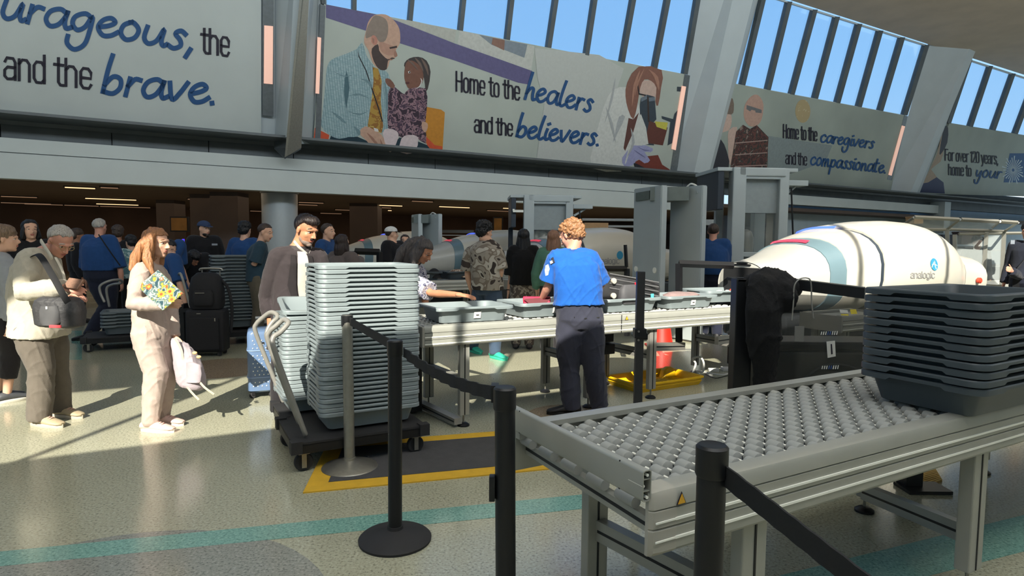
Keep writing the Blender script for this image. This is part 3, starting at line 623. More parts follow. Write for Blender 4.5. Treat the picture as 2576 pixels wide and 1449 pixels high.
NTH = ['first', 'second', 'third', 'fourth', 'fifth', 'sixth', 'seventh', 'eighth', 'ninth', 'tenth', 'eleventh', 'twelfth', 'thirteenth', 'fourteenth', 'fifteenth', 'sixteenth', 'seventeenth', 'eighteenth', 'nineteenth', 'twentieth', '21st', '22nd', '23rd', '24th', '25th', '26th']
LL = sorted([(160, 242, 470, 1), (250, 300, 470.5, 0), (212, 345, 498, 1), (240, 350, 512, 1), (160, 250, 516, 0), (250, 380, 523, 0), (0, 95, 493, 0), (0, 130, 509, 0), (60, 160, 518, 0), (470, 590, 500, 0), (500, 592, 509, 0), (476, 516, 521, 1), (476, 516, 532, 0), (628, 662, 532, 0), (750, 815, 508, 0), (750, 800, 514, 0), (917, 1013, 514, 1), (890, 985, 519, 0), (842, 920, 527, 0), (805, 860, 538, 0), (1104, 1182, 519, 1), (1225, 1282, 529, 0), (1265, 1285, 523, 1), (975, 986, 529, 1), (1035, 1090, 505, 0)])
for li, (x0, x1, y, br) in enumerate(LL):
    z = 2.93
    a = G(x0, y, z); s0 = (a - WA).dot(WD); nrm = (a - WA).dot(WN)
    if nrm > -.8: nrm = -.8
    if nrm < -15.5: nrm = -15.5
    # second end: same wall distance
    d = ray(x1, y); k = ((WA + WN * nrm) - CAM).dot(WN) / d.dot(WN); s1 = (CAM + d * k - WA).dot(WD)
    d = ray(x0, y); k = ((WA + WN * nrm) - CAM).dot(WN) / d.dot(WN); s0 = (CAM + d * k - WA).dot(WD)
    t = thing('ceiling_light', ('brightly glowing' if br else 'dim') + ' slim concourse ceiling light, ' + NTH[li] + ' from the left of twenty-five', 'light', WS(s0, nrm, 2.93), group='linear concourse ceiling lights')
    tw = TW(t)
    bm = wbox(s0, s1, nrm + .07, nrm - .07, 2.93, 2.962); finish('housing', bm, M_BLACK, tw, False)
    bm = wbox(s0 + .03, s1 - .03, nrm + .04, nrm - .04, 2.905, 2.932); finish('tube', bm, M_STRIP if br else M_STRIPD, tw, False)
M_AMB = mat('amber_sign', (120, 84, 34), .5, emit=.10, var=.4, scale=2)
for q, lab in (((430, 470, 548, 580), 'square amber wall sign glowing above the queue beside the dark pier'), ((1243, 1262, 549, 580), 'small amber wall sign right of the camouflage shirt head')):
    yd = 22 if q[0] < 500 else 24
    a = D(q[0], q[2], yd); b = D(q[1], q[3], yd)
    t = thing('wall_sign', lab, 'sign', b); bm = nb(); prism(bm, [Vector((a.x, yd, b.z)), Vector((b.x, yd, b.z)), Vector((b.x, yd, a.z)), Vector((a.x, yd, a.z))], Vector((0, .06, 0))); finish('panel', bm, M_AMB, TW(t), False)
    bm = nb(); prism(bm, [Vector((a.x - .05, yd + .02, b.z - .05)), Vector((b.x + .05, yd + .02, b.z - .05)), Vector((b.x + .05, yd + .02, a.z + .05)), Vector((a.x - .05, yd + .02, a.z + .05))], Vector((0, .1, 0))); finish('frame', bm, M_BLACK, TW(t), False)
# shelving / counters seen between the machines at the back right
M_SHELF = mat('counter_light', (150, 154, 154), .5)
for (x0, x1, y0, y1, yd, m) in [(1465, 1600, 549, 556, 19, M_SHELF), (1465, 1600, 566, 572, 19, M_SHELF), (1545, 1600, 585, 590, 18, M_SHELF), (1040, 1190, 590, 593, 20, M_SHELF), (1110, 1190, 578, 586, 22, M_DARKW), (1770, 1812, 524, 531, 18, M_SHELF), (1770, 1812, 552, 566, 18, M_SHELF), (1470, 1530, 560, 580, 18.5, mat('cardboard', (176, 140, 100), .8))]:
    a = D(x0, y0, yd); b = D(x1, y1, yd); nm = 'storage_box' if m.name == 'cardboard' else 'wall_shelf'
    bm = nb(); prism(bm, [Vector((a.x, yd, b.z)), Vector((b.x, yd, b.z)), Vector((b.x, yd, a.z)), Vector((a.x, yd, a.z))], Vector((0, .5, 0)))
    if nm == 'storage_box': tag(finish(nm, bm, m, None, False), 'tan cardboard box on the shelf behind the curly-haired officer', 'box')
    else: struct('trim_9', bm, m)
# ======================= EQUIPMENT =======================
def uvthing(name, label, cat, u, v, z=0.0, group=None, rz=0.0):
    return thing(name, label, cat, UV(u, v, z), AZ + rz, group)
def loc_of(t, p):
    """world point in the frame of a thing"""
    d = Vector(p) - Vector(t.location); a = -t.rotation_euler.z; c, s = math.cos(a), math.sin(a)
    return Vector((c * d.x - s * d.y, s * d.x + c * d.y, d.z))
# ---- security tray
def tray_mesh(name, m, L=.70, Wd=.50, h=.13):
    bm = nb(); sd = (.12, .20, .24, .5, .76, .80, .88); n = 3
    def skirt(z0, z1, L_, W_, r):
        ring = rrect(L_, W_, r, 0, n, sd)
        for i, p in enumerate(ring):
            k = i % (n + 1 + len(sd)); j = k - (n + 1)
            mid = 0 <= j and 2 <= j <= 4
            p.z = z1 if mid else z0
        return ring
    rings = [rrect(L - .15, Wd - .15, .03, .008, n, sd), rrect(L - .13, Wd - .13, .04, .012, n, sd), rrect(L - .075, Wd - .075, .05, h - .006, n, sd),
             rrect(L - .065, Wd - .065, .05, h, n, sd), rrect(L - .008, Wd - .008, .05, h, n, sd), rrect(L, Wd, .055, h - .005, n, sd),
             skirt(h - .0265, h - .0155, L, Wd, .055), skirt(h - .0265, h - .0155, L - .008, Wd - .008, .052),
             rrect(L - .06, Wd - .06, .05, h - .012, n, sd), rrect(L - .075, Wd - .075, .05, h - .03, n, sd), rrect(L - .13, Wd - .13, .04, .004, n, sd), rrect(L - .15, Wd - .15, .03, 0, n, sd)]
    loft(bm, rings); bmesh.ops.recalc_face_normals(bm, faces=bm.faces)
    me = bpy.data.meshes.new(name); bm.to_mesh(me); bm.free(); me.materials.append(m)
    me.polygons.foreach_set('use_smooth', [True] * len(me.polygons)); me.set_sharp_from_angle(angle=math.radians(35)); return me
ME_TL = tray_mesh('tray_light', M_TRAYL); ME_TM = tray_mesh('tray_mid', M_TRAYM); ME_TD = tray_mesh('tray_dark', M_TRAYD)
def tray(me, u, v, z, label, group=None, rz=0, tilt=None):
    o = inst('security_tray', me, None, UV(u, v, z), AZ + rz)
    if tilt: o.rotation_euler = (tilt[0], tilt[1], AZ + rz)
    return tag(o, label, 'tray', group)
def sticker(o, u=.0, z=.06, w=.062, h=.055, side=-1, Wd=.50):
    k = (z - .012) / (.118); y = side * ((Wd - .13) / 2 + k * .0275 + .004)
    bm = nb(); prism(bm, [Vector((u - w / 2, y, z - h / 2)), Vector((u + w / 2, y, z - h / 2)), Vector((u + w / 2, y + side * .012 * (h / .055), z + h / 2)), Vector((u - w / 2, y + side * .012 * (h / .055), z + h / 2))], Vector((0, side * .002, 0)))
    s = finish('paper_sticker', bm, M_PAPER, o, False)
    bm = nb(); box(bm, (u, y + side * .012, z), (.026, .002, .005)); finish('printed_text', bm, M_INKK, s, False)
ORD = [None, 'second', 'third', 'fourth', 'fifth', 'sixth', 'seventh', 'eighth', 'ninth', 'tenth', 'eleventh', 'twelfth', 'thirteenth', 'fourteenth', 'fifteenth', 'sixteenth', 'seventeenth', 'eighteenth', 'nineteenth', 'twentieth'] + ['%d%s' % (i, 'st' if i % 10 == 1 else 'nd' if i % 10 == 2 else 'rd' if i % 10 == 3 else 'th') for i in range(21, 40)]
def stack(me, n, u, v, z0, dz, top, bottom, mid, group, L=None, jit=.006, rz=0):
    out = []
    for k in range(n):
        i = n - 1 - k; lab = bottom if k == 0 else (top if i == 0 else mid % ORD[i])
        out.append(tray(me, u + random.uniform(-jit, jit), v + random.uniform(-jit, jit), z0 + dz * k, lab, group, rz + random.uniform(-.008, .008)))
    return out
stack(ME_TL, 33, 1.20, 4.36, .215, .0307, 'light grey security tray topping the tall stack on the front trolley', 'light grey security tray at the very bottom of the tall stack on the front trolley', '%s tray down in the tall light grey stack on the front trolley', 'trays of the tall front stack')
stack(ME_TL, 20, 1.06, 4.98, .2, .0315, 'light grey tray closing the shorter stack, just below the loose tilted tray', 'light grey tray at the bottom of the shorter stack on the rear trolley', '%s tray down in the shorter light stack on the rear trolley', 'trays of the shorter rear stack', rz=.02)
tray(ME_TL, 1.08, 4.98, .87, 'light grey empty tray lying askew on top of the shorter trolley stack', rz=-.06, tilt=(.14, .02))
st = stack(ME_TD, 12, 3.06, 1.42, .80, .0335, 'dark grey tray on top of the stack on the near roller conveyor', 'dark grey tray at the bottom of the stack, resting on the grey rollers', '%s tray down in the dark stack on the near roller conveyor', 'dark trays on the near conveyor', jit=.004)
sticker(st[0], .22, .06, .09, .05)
# ---- trolleys
def caster(p, x, y, z0, r=.06, wheelm=M_RUB):
    w = nb(); lathe(w, [(r * .55, -.018), (r * .9, -.018), (r, -.01), (r, .01), (r * .9, .018), (r * .55, .018)], 20)
    for v in w.verts: v.co = Vector((v.co.x, v.co.z, v.co.y)) + Vector((x, y, r))
    wo_ = finish('wheel', w, wheelm, p); w = nb(); lathe(w, [(r * .62, -.02), (r * .62, .02)], 16)
    for v in w.verts: v.co = Vector((v.co.x, v.co.z, v.co.y)) + Vector((x, y, r))
    finish('hub', w, M_BLACK, wo_)
    b = boxes([((x, y - .026, r + .02), (.03, .004, r + .05)), ((x, y + .026, r + .02), (.03, .004, r + .05)), ((x, y, z0 - .008), (.07, .07, .012))]); finish('fork', b, M_CHROME, p, False)
def trolley(label, u0, u1, v0, v1, zt=.2, handle=None, group=None):
    t = uvthing('tray_trolley', label, 'trolley', (u0 + u1) / 2, (v0 + v1) / 2, 0, group); L = u1 - u0; Wd = v1 - v0
    bm = nb(); box(bm, (0, 0, zt - .012), (L, Wd, .022), None); finish('platform', bm, M_RUB, t, False)
    bm = boxes([((0, -Wd / 2 + .015, zt - .045), (L, .03, .06)), ((0, Wd / 2 - .015, zt - .045), (L, .03, .06)), ((-L / 2 + .015, 0, zt - .045), (.03, Wd, .06)), ((L / 2 - .015, 0, zt - .045), (.03, Wd, .06))]); finish('frame', bm, M_BLACK, t, False)
    for sx_ in (-1, 1):
        for sy in (-1, 1):
            finish('corner_bumper', boxes([((sx_ * (L / 2 - .02), sy * (Wd / 2 - .02), zt - .03), (.07, .07, .08))]), M_RUB, t, False); caster(t, sx_ * (L / 2 - .07), sy * (Wd / 2 - .05), zt - .07)
    if handle:
        pts = [loc_of(t, p) for p in handle]; bm = nb(); tube(bm, spline(pts, 5), .017, 10, flat=False); finish('handle', bm, M_GREYB, t)
    return t
hB = [E(768, 1092, 4.12), E(728, 985, 4.12), E(690, 880, 4.13), E(687, 850, 4.15), E(705, 836, 4.17), E(724, 815, 4.2), E(722, 807, 4.24), E(712, 805, 4.28), E(694, 820, 4.3), E(677, 836, 4.32), E(676, 860, 4.33), E(712, 960, 4.36), E(752, 1062, 4.36)]
trolley('black tray trolley in front carrying the tall stack, grey bent handle leaning left', .66, 1.56, 4.03, 4.68, .2, hB)
hA = [E(728, 1000, 4.84), E(702, 930, 4.84), E(674, 858, 4.84), E(672, 834, 4.85), E(684, 812, 4.86), E(697, 800, 4.88), E(695, 790, 4.92), E(680, 786, 4.98), E(660, 800, 5.03), E(645, 815, 5.06), E(642, 832, 5.07), E(664, 890, 5.08), E(712, 1008, 5.08)]
trolley('black tray trolley with the shorter stack, its handle beside the blue suitcase', .70, 1.42, 4.72, 5.24, .185, hA)
# far trolleys on the left with dark stacks
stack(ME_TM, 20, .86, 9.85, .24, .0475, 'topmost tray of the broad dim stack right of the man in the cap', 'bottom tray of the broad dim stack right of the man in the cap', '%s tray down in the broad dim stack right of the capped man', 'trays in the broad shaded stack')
trolley('low trolley in the shade under the broad dim stack', .45, 1.3, 9.5, 10.2, .2, None)
# the dark left pair
tA = D(332, 862, 8.5); ua, va, _ = tov(tA)
stack(ME_TM, 5, ua, va + .1, .2, .045, 'top tray of the low stack behind the grey-haired man in blue', 'bottom tray of the low stack behind the grey-haired man in blue', '%s tray down in the low stack behind the grey-haired man in blue', 'trays in the low shaded stack left')
hC = [D(262, 758, 8.5), D(252, 735, 8.5), D(253, 718, 8.5), D(278, 706, 8.55), D(302, 704, 8.7), D(306, 712, 8.8), D(282, 716, 8.9), D(268, 728, 8.9), D(275, 770, 8.9)]
trolley('low dark trolley with a pale loop handle behind the woman in beige', ua - .55, ua + .45, va - .25, va + .45, .19, hC)
tB = D(452, 850, 8.3); ub, vb, _ = tov(tB)
stack(ME_TM, 9, ub, vb + .1, .1, .043, 'top tray of the small stack between the woman in beige and the black suitcase', 'bottom tray of the small stack between the woman in beige and the black suitcase', '%s tray down in the small stack left of the black upright suitcase', 'trays in the small middle stack')
# tall loop handle above the middle stack
t = thing('cart_handle', 'grey looped cart handle rising left of the black backpack', 'handle', D(478, 800, 8.2))
bm = nb(); tube(bm, spline([loc_of(t, p) for p in (D(478, 772, 8.2), D(466, 725, 8.2), D(455, 690, 8.2), D(449, 694, 8.35), D(452, 720, 8.35), D(466, 770, 8.35))], 4), .016, 8, flat=False); finish('loop_bar', bm, M_GREYB, t)
bm = nb(); tube(bm, spline([loc_of(t, p) for p in (D(486, 748, 8.0), D(481, 720, 8.0), D(490, 705, 8.0), D(505, 700, 8.1), D(508, 706, 8.2), D(492, 716, 8.3), D(489, 735, 8.3))], 4), .016, 8, flat=False); finish('loop_bar', bm, M_GREYB, t)
bm = boxes([(tuple(loc_of(t, D(470, 778, 8.28))), (.25, .3, .05))]); finish('cart_bracket', bm, M_BLACK, t, False)
bm = boxes([(tuple(loc_of(t, D(474, 850, 8.3)) ), (.05, .3, .95))]); finish('cart_back', bm, M_BLACK, t, False)
# ---- stanchions
def stanchion(label, base, z=1.0, m=M_BLACK, tilt=(0, 0), basem=None, r=.0345, group=None, cone=True):
    t = thing('queue_stanchion', label, 'stanchion', base, 0, group)
    top = Vector((tilt[0], tilt[1], z))
    bm = nb(); tube(bm, [Vector((tilt[0] * .03, tilt[1] * .03, .03)), top - Vector((0, 0, .0))], r, 24); finish('pole', bm, m, t)
    bm = nb(); lathe(bm, [(.178, 0), (.18, .012), (.172, .02), (.06, .052), (.04, .06), (.038, .075)], 48); finish('base', bm, basem or m, t)
    bm = nb(); lathe(bm, [(r + .002, -.075), (r + .004, -.07), (r + .004, -.004), (r - .002, .002), (r - .006, .001)], 24, tuple(top)); finish('cassette_head', bm, M_BLACK, t)
    return t
pS = G(880, 1178); pS.z = 0
topS = D(873, 797, 4.05)
stanchion('brushed steel queue stanchion standing on the yellow edged mat', pS, 1.0, M_CHROME, (topS.x - pS.x, topS.y - pS.y), group=None)
pB = G(994, 1358)
stanchion('black queue stanchion on a round black base, fully in view', pB, 1.0, M_BLACK, (.0, .02), M_RUB)
pN = D(1279, 980, 2.04); pN = Vector((pN.x, pN.y, 0))
tN = stanchion('black queue stanchion with a small side clip at the roller conveyor end', pN, 1.0, M_BLACK, (-.012, 0), M_RUB)
bm = boxes([((-.052, -.01, .66), (.02, .035, .085))], .004); finish('belt_clip', bm, M_BLACK, tN)
p3 = D(1792, 1122, 1.46); p3 = Vector((p3.x, p3.y, 0))
stanchion('nearest black queue stanchion, a belt falling from it to the right', p3, 1.0, M_BLACK, (0, 0), M_RUB)
def belt(label, a, b, h=.048, sag=.03, wav=0.0, th=.003, n=40):
    t = thing('retractable_belt', label, 'belt', (a + b) / 2); bm = nb(); rings = []
    side = (b - a).cross(Z).normalized()
    for i in range(n + 1):
        f = i / n; p = a.lerp(b, f) - Vector((t.location)); p.z -= sag * 4 * f * (1 - f)
        w = side * (wav * math.sin(f * 60)); hh = h * (1 - .12 * wav * 100 * .2 * math.sin(f * 40) ** 2)
        rings.append([p + w * 1 + side * th + Z * hh / 2, p - w + side * th - Z * hh / 2, p - w - side * th - Z * hh / 2, p + w - side * th + Z * hh / 2])
    loft(bm, rings); finish('webbing', bm, M_BELT, t, True, 30)
    bm = boxes([((a - t.location) * 1.0 + (b - a).normalized() * .02, (.05, .05, h + .008))] if False else [(tuple(b - t.location - (b - a).normalized() * .03), (.025, .05, h + .01))]); finish('belt_end', bm, M_BLACK, t, False); return t
belt('flat black belt from the steel stanchion down to the full black stanchion', D(880, 808, 4.03), D(993, 872, 3.02), .05, .0)
belt('wavy sagging black belt ending at the stanchion beside the roller conveyor', D(1016, 886, 2.98), D(1255, 992, 2.06), .048, .03, .006)
belt('nearest black belt running from the front stanchion to the lower right corner', D(1822, 1195, 1.44), D(2400, 1650, 1.0), .052, .0, .0012)
# square black post with clamp, big posts with draped jacket
def sqpost(t, name, a, w, d, z1, m=M_BLACK, rz=0):
    bm = boxes([((0, 0, z1 / 2), (w, d, z1))], .004); o = finish(name, bm, m, t, False); o.location = loc_of(t, a) if False else a; o.rotation_euler = (0, 0, rz); return o
p = D(1612, 683, 3.9); t = thing('square_barrier_post', 'slim square black post with a mid-height clamp, right of the blue-shirted officer', 'post', (p.x, p.y, 0))
bm = boxes([((0, 0, p.z / 2), (.05, .045, p.z))], .003); finish('post', bm, mat('post_grey', (58, 58, 60), .45, .4), t, False)
bm = boxes([((.002, 0, .92), (.075, .07, .06)), ((.035, -.01, .90), (.03, .03, .04))], .004); finish('clamp', bm, M_BLACK, t, False)
bm = boxes([((0, 0, .01), (.3, .3, .02))]); finish('foot_plate', bm, M_BLACK, t, False)
for zz in (.935, .88): 
    bm = nb(); lathe(bm, [(.007, 0), (.007, .006)], 8)
    for v in bm.verts: v.co = Vector((v.co.x - .012, -.036 - v.co.z, v.co.y + zz))
    finish('bolt', bm, M_CHROME, t)
pa = D(1868, 700, 3.75); pb = D(1917, 706, 3.95)
t = thing('black_barrier_frame', 'pair of thick black barrier posts the black jacket hangs over', 'post', (pa.x, pa.y, 0))
bm = boxes([((0, 0, .64), (.105, .1, 1.28))], .006); finish('post', bm, M_BLACK, t, False)
bm = boxes([((pb.x - pa.x, pb.y - pa.y, .63), (.10, .1, 1.26))], .006); finish('post', bm, M_BLACK, t, False)
bm = boxes([((.02, .05, 1.27), (.13, .2, .02))], .004); finish('top_cap', bm, M_RUB, t, False)
ta = D(1890, 702, 3.85); tb = D(2176, 738, 3.42)
t = thing('black_rail_bar', 'straight black rail bar from the jacket post to the dark tray stack', 'rail', (ta + tb) / 2)
bm = nb(); d_ = tb - ta; q = loc_of(t, ta); q2 = loc_of(t, tb); s_ = d_.cross(Z).normalized() * .012
loft(bm, [[q + s_ + Z * .03, q - s_ + Z * .03, q - s_ - Z * .03, q + s_ - Z * .03], [q2 + s_ + Z * .03, q2 - s_ + Z * .03, q2 - s_ - Z * .03, q2 + s_ - Z * .03]]); finish('bar', bm, M_BLACK, t, False)
bm = nb(); tube(bm, [q + Z * .032, q2 + Z * .032], .004, 6); finish('edge_strip', bm, M_GREYB, t)
# black framed barriers farther back
def frame_barrier(label, pts, th, Yd, zb=0):
    t = thing('black_frame_barrier', label, 'barrier', D(pts[0][0], pts[0][1], Yd)); 
    for a, b in zip(pts[:-1], pts[1:]):
        bm = nb(); tube(bm, [loc_of(t, D(*a, Yd)), loc_of(t, D(*b, Yd))], th, 4, flat=True); finish('frame_bar', bm, M_BLACK, t, False)
    return t
frame_barrier('black square-cornered barrier frame in front of the grey metal detector', [(1708, 860), (1708, 663), (1845, 668)], .04, 6.9)
frame_barrier('black barrier with a thin upright pole behind the black suitcase', [(1515, 676), (1577, 676), (1577, 845)], .035, 7.6)
frame_barrier('thin black upright rod above the barrier behind the black suitcase', [(1573, 616), (1576, 672)], .022, 7.6)
frame_barrier('small black barrier frame before the blue-lit far scanner', [(893, 690), (893, 632), (955, 634), (955, 690)], .05, 9.5)
# ---- conveyor parts
def rail_profile(side, h):
    """outer skin of a side rail: list of (y, z) from the top inner edge down; side=-1 outward toward -y"""
    p = [(.045, -.02), (.045, 0), (.0, 0), (-.012, -.005), (-.02, -.018), (-.022, -.052), (-.014, -.055), (-.022, -.058), (-.022, -.106), (-.014, -.110), (-.022, -.114), (-.022, -h + .012), (-.012, -h), (.02, -h), (.02, -.02)]
    return [(-side * 0 + (y if side < 0 else -y), z) for y, z in p]
def extr(prof, x0, x1, y0, z0, m, parent, name, ang=30):
    bm = nb(); loft(bm, [[Vector((x0, y0 + y, z0 + z)) for y, z in prof], [Vector((x1, y0 + y, z0 + z)) for y, z in prof]]); return finish(name, bm, m, parent, True, ang)
def side_rail(t, x0, x1, y0, z0, side, h=.185, name='side_rail'):
    r = extr(rail_profile(side, h), x0, x1, y0, z0, M_ALUP, t, name)
    for q in (.088, .142):
        bm = boxes([(((x0 + x1) / 2, y0 + side * .0235, z0 - q), (x1 - x0, .005, .0075))]); finish('highlight_strip', bm, M_LINE, r, False)
    return r
def leg(t, x, y, z1, w=.09, d=.045, foot=True, m=M_ALUP):
    o = finish('leg', boxes([((x, y, (z1 + .09) / 2 + .0), (w, d, z1 - .09))], .006), m, t, False)
    bm = boxes([((x, y - d / 2 - .001, (z1 + .09) / 2), (.008, .004, z1 - .1))]); finish('slot', bm, M_BLACK, o, False)
    if foot:
        bm = nb(); tube(bm, [(x, y, .02), (x, y, .1)], .008, 8); finish('threaded_rod', bm, M_CHROME, o)
        bm = nb(); lathe(bm, [(.05, 0), (.05, .012), (.03, .026), (.012, .03)], 20, (x, y, 0)); finish('foot', bm, M_BLACK, o)
    return o
def crossbar(t, a, b, h=.08, w=.045, name='cross_bar', m=M_ALUP):
    a, b = Vector(a), Vector(b); d = (b - a).normalized(); s = d.cross(Z).normalized() * w / 2; bm = nb()
    loft(bm, [[p + s + Z * h / 2, p - s + Z * h / 2, p - s - Z * h / 2, p + s - Z * h / 2] for p in (a, b)]); o = finish(name, bm, m, t, False)
    bm = nb(); s2 = s * 1.03; loft(bm, [[p + s2 + Z * .006, p - s2 + Z * .006, p - s2 - Z * .006, p + s2 - Z * .006] for p in (a + d * .01, b - d * .01)]); finish('slot', bm, M_BLACK, o, False); return o
# near roller conveyor -------------------------------------------------
u0, v0, ZT = 1.13, 1.27, .805
t = uvthing('roller_conveyor', 'near grey roller conveyor at lower right carrying the dark tray stack', 'conveyor', u0, v0)
LEN, WID = 4.4, .75
side_rail(t, .09, LEN, 0, ZT, -1); far = side_rail(t, .0, LEN, WID, ZT, 1)
extr([(-.05, 0), (-.05, -.02), (-.03, -.022), (-.03, -.06), (.0, -.06), (.0, 0)], 0.0, LEN, WID - .02, ZT + .002, M_ALUP, t, 'inner_lip')
bm = nb(); n_ = 20; prof = rail_profile(-1, .187)
loft(bm, [[Vector((x, y * sc - .0 , ZT + .001 + z * (1 if sc > .9 else .985) - (0 if sc > .9 else .003))) for y, z in prof] for x, sc in ((.095, 1.04), (.04, 1.02), (.015, .8), (.005, .3))]); capo = finish('end_cap', bm, M_CAPG, t, True, 30)
for q in (.088, .142): finish('cap_seam', boxes([((.055, -.0245, ZT - q), (.075, .003, .005))]), M_LINE, capo, False)
def tri_sign(parent, x, y, z, s=.036):
    bm = nb(); prism(bm, [Vector((x - s / 2, y, z - s / 2)), Vector((x + s / 2, y, z - s / 2)), Vector((x, y, z + s / 2))], Vector((0, -.0015, 0))); o = finish('warning_sticker', bm, M_INKK, parent, False)
    bm = nb(); prism(bm, [Vector((x - s * .38, y - .002, z - s * .43)), Vector((x + s * .38, y - .002, z - s * .43)), Vector((x, y - .002, z + s * .34))], Vector((0, -.0015, 0))); o2 = finish('triangle', bm, M_TRIK, o, False)
    return o
tri_sign(t, .108, -.0245, ZT - .031)
# end stop profile: hollow extrusion lying across the end
def hollow(t, a, b, h, w, name, m=M_ALUP):
    """open rectangular tube from a to b with inner webs seen at the ends"""
    a, b = Vector(a), Vector(b); d = (b - a).normalized(); s = d.cross(Z).normalized(); bm = nb(); th = .003; r = .008
    def ring(p, hh, ww, rr):
        q = rrect(ww, hh, rr, 0, 3); return [p + s * v.x + Z * v.y for v in q]
    rings = [ring(a, h - 2 * th, w - 2 * th, r - th), ring(a, h, w, r), ring(b, h, w, r), ring(b, h - 2 * th, w - 2 * th, r - th)]
    vr = loft(bm, rings, cap=False); loft(bm, [ring(b, h - 2 * th, w - 2 * th, r - th), ring(b - d * .12, h - 2 * th, w - 2 * th, r - th)], cap=False); loft(bm, [ring(a, h - 2 * th, w - 2 * th, r - th), ring(a + d * .12, h - 2 * th, w - 2 * th, r - th)], cap=False)
    o = finish(name, bm, m, t, True, 40)
    bm = nb()
    for e_, dd in ((a, d), (b, -d)):
        p = e_ + dd * .1; loft(bm, [[p + s * w / 2 * .96 + Z * h / 2 * .96, p - s * w / 2 * .96 + Z * h / 2 * .96, p - s * w / 2 * .96 - Z * h / 2 * .96, p + s * w / 2 * .96 - Z * h / 2 * .96], [q_ + dd * .005 for q_ in [p + s * w / 2 * .96 + Z * h / 2 * .96, p - s * w / 2 * .96 + Z * h / 2 * .96, p - s * w / 2 * .96 - Z * h / 2 * .96, p + s * w / 2 * .96 - Z * h / 2 * .96]]])
    finish('dark_core', bm, M_BLKM, o, False)
    bm = nb()
    for e_, dd in ((a, d), (b, -d)):
        for zz in (-.18, .2): 
            p = e_ + dd * .003 + Z * h * zz; loft(bm, [[p + s * w * .48 + Z * .0012, p - s * w * .48 + Z * .0012, p - s * w * .48 - Z * .0012, p + s * w * .48 - Z * .0012], [x_ + dd * .08 for x_ in (p + s * w * .48 + Z * .0012, p - s * w * .48 + Z * .0012, p - s * w * .48 - Z * .0012, p + s * w * .48 - Z * .0012)]])
    finish('inner_web', bm, m, o, False)
    bm = nb()
    for e_, dd in ((a, d), (b, -d)):
        for zz, ss in ((.33, .1), (-.0, -.36), (-.38, .1)):
            p = e_ + dd * .002 + Z * h * zz + s * w * ss; tube(bm, [p, p + dd * .06], .0045, 8)
    pt = finish('screw_port', bm, M_LINE, o); pt['kind'] = 'stuff'; return o
hollow(t, (-.005, -.01, ZT + .018), (-.0, WID + .03, ZT + .018), .088, .03, 'end_stop')
hollow(t, (-.012, WID + .03, ZT - .075), (.13, WID + .03, ZT - .075), .098, .032, 'rail_end_profile')
crossbar(t, (.06, .0, ZT - .125), (.06, WID, ZT - .105), .045, .03, 'lower_end_bar')
for q in range(5): finish('roller_shaft', tube(nb(), [(.035, .08 + q * .145, ZT - .07), (.035, .16 + q * .145, ZT - .07)], .018, 10), M_WHEEL, t)
lg = leg(t, .37, WID - .03, ZT - .14, .10, .05); leg(t, .47, .04, ZT - .15, .11, .05); crossbar(t, (.38, WID - .05, .32), (.47, .06, .32), .085)
leg(t, 2.24, WID - .03, ZT - .14, .09, .05); leg(t, 1.87, .04, ZT - .15, .11, .06); crossbar(t, (2.2, WID - .05, .13), (1.92, .06, .22), .085)
crossbar(t, (2.3, WID + .02, .34), (4.3, WID - .3, .30), .1, .05)
leg(t, 3.51, WID - .04, ZT - .14, .09, .05); leg(t, 3.6, .04, ZT - .15, .1, .05)
# skate wheels: built one mesh, shared
def wheel_mesh():
    bm = nb(); r = .026
    lathe(bm, [(r * .8, -.024), (r * .96, -.0215), (r, -.018), (r, .018), (r * .96, .0215), (r * .8, .024)], 14)
    for v in bm.verts: v.co = Vector((v.co.x, v.co.z, v.co.y))
    bmesh.ops.recalc_face_normals(bm, faces=bm.faces); me = bpy.data.meshes.new('roller'); bm.to_mesh(me); bm.free(); me.materials.append(M_WHEEL)
    me.polygons.foreach_set('use_smooth', [True] * len(me.polygons)); me.set_sharp_from_angle(angle=math.radians(40)); return me
WME = wheel_mesh(); pos = []
i = 0; x = .085
while x < LEN - .1:
    k = 0
    while True:
        y = .075 + (i % 2) * .0425 + k * .085
        if y > WID - .07: break
        pos.append((x, y)); k += 1
    x += .054; i += 1
pos.sort(key=lambda p: (UV(u0 + p[0], v0 + p[1]) - Vector((0, 0, 0))).length)
for x, y in pos[:300]: inst('roller', WME, t, (x, y, ZT - .026 - .014))
bm = nb()
for x, y in pos[300:]:
    b2 = bm.verts; r = .026; ring = []
    for sgn in (-.022, .022): ring.append([Vector((x + r * math.cos(a * .7854), y + sgn, ZT - .04 + r * math.sin(a * .7854))) for a in range(8)])
    loft(bm, ring)
o = finish('rollers_far', bm, M_WHEEL, t, True, 50); o['kind'] = 'stuff'; o.name = 'roller_bed'
bm = nb(); x = .085
while x < LEN - .1: tube(bm, [(x, .03, ZT - .04), (x, WID - .03, ZT - .04)], .005, 6); x += .054
o = finish('axles', bm, M_LINE, t); o['kind'] = 'stuff'
finish('bed_pan', boxes([((LEN / 2 + .06, WID / 2, ZT - .105), (LEN - .2, WID - .06, .006))]), M_STEELD, t, False)
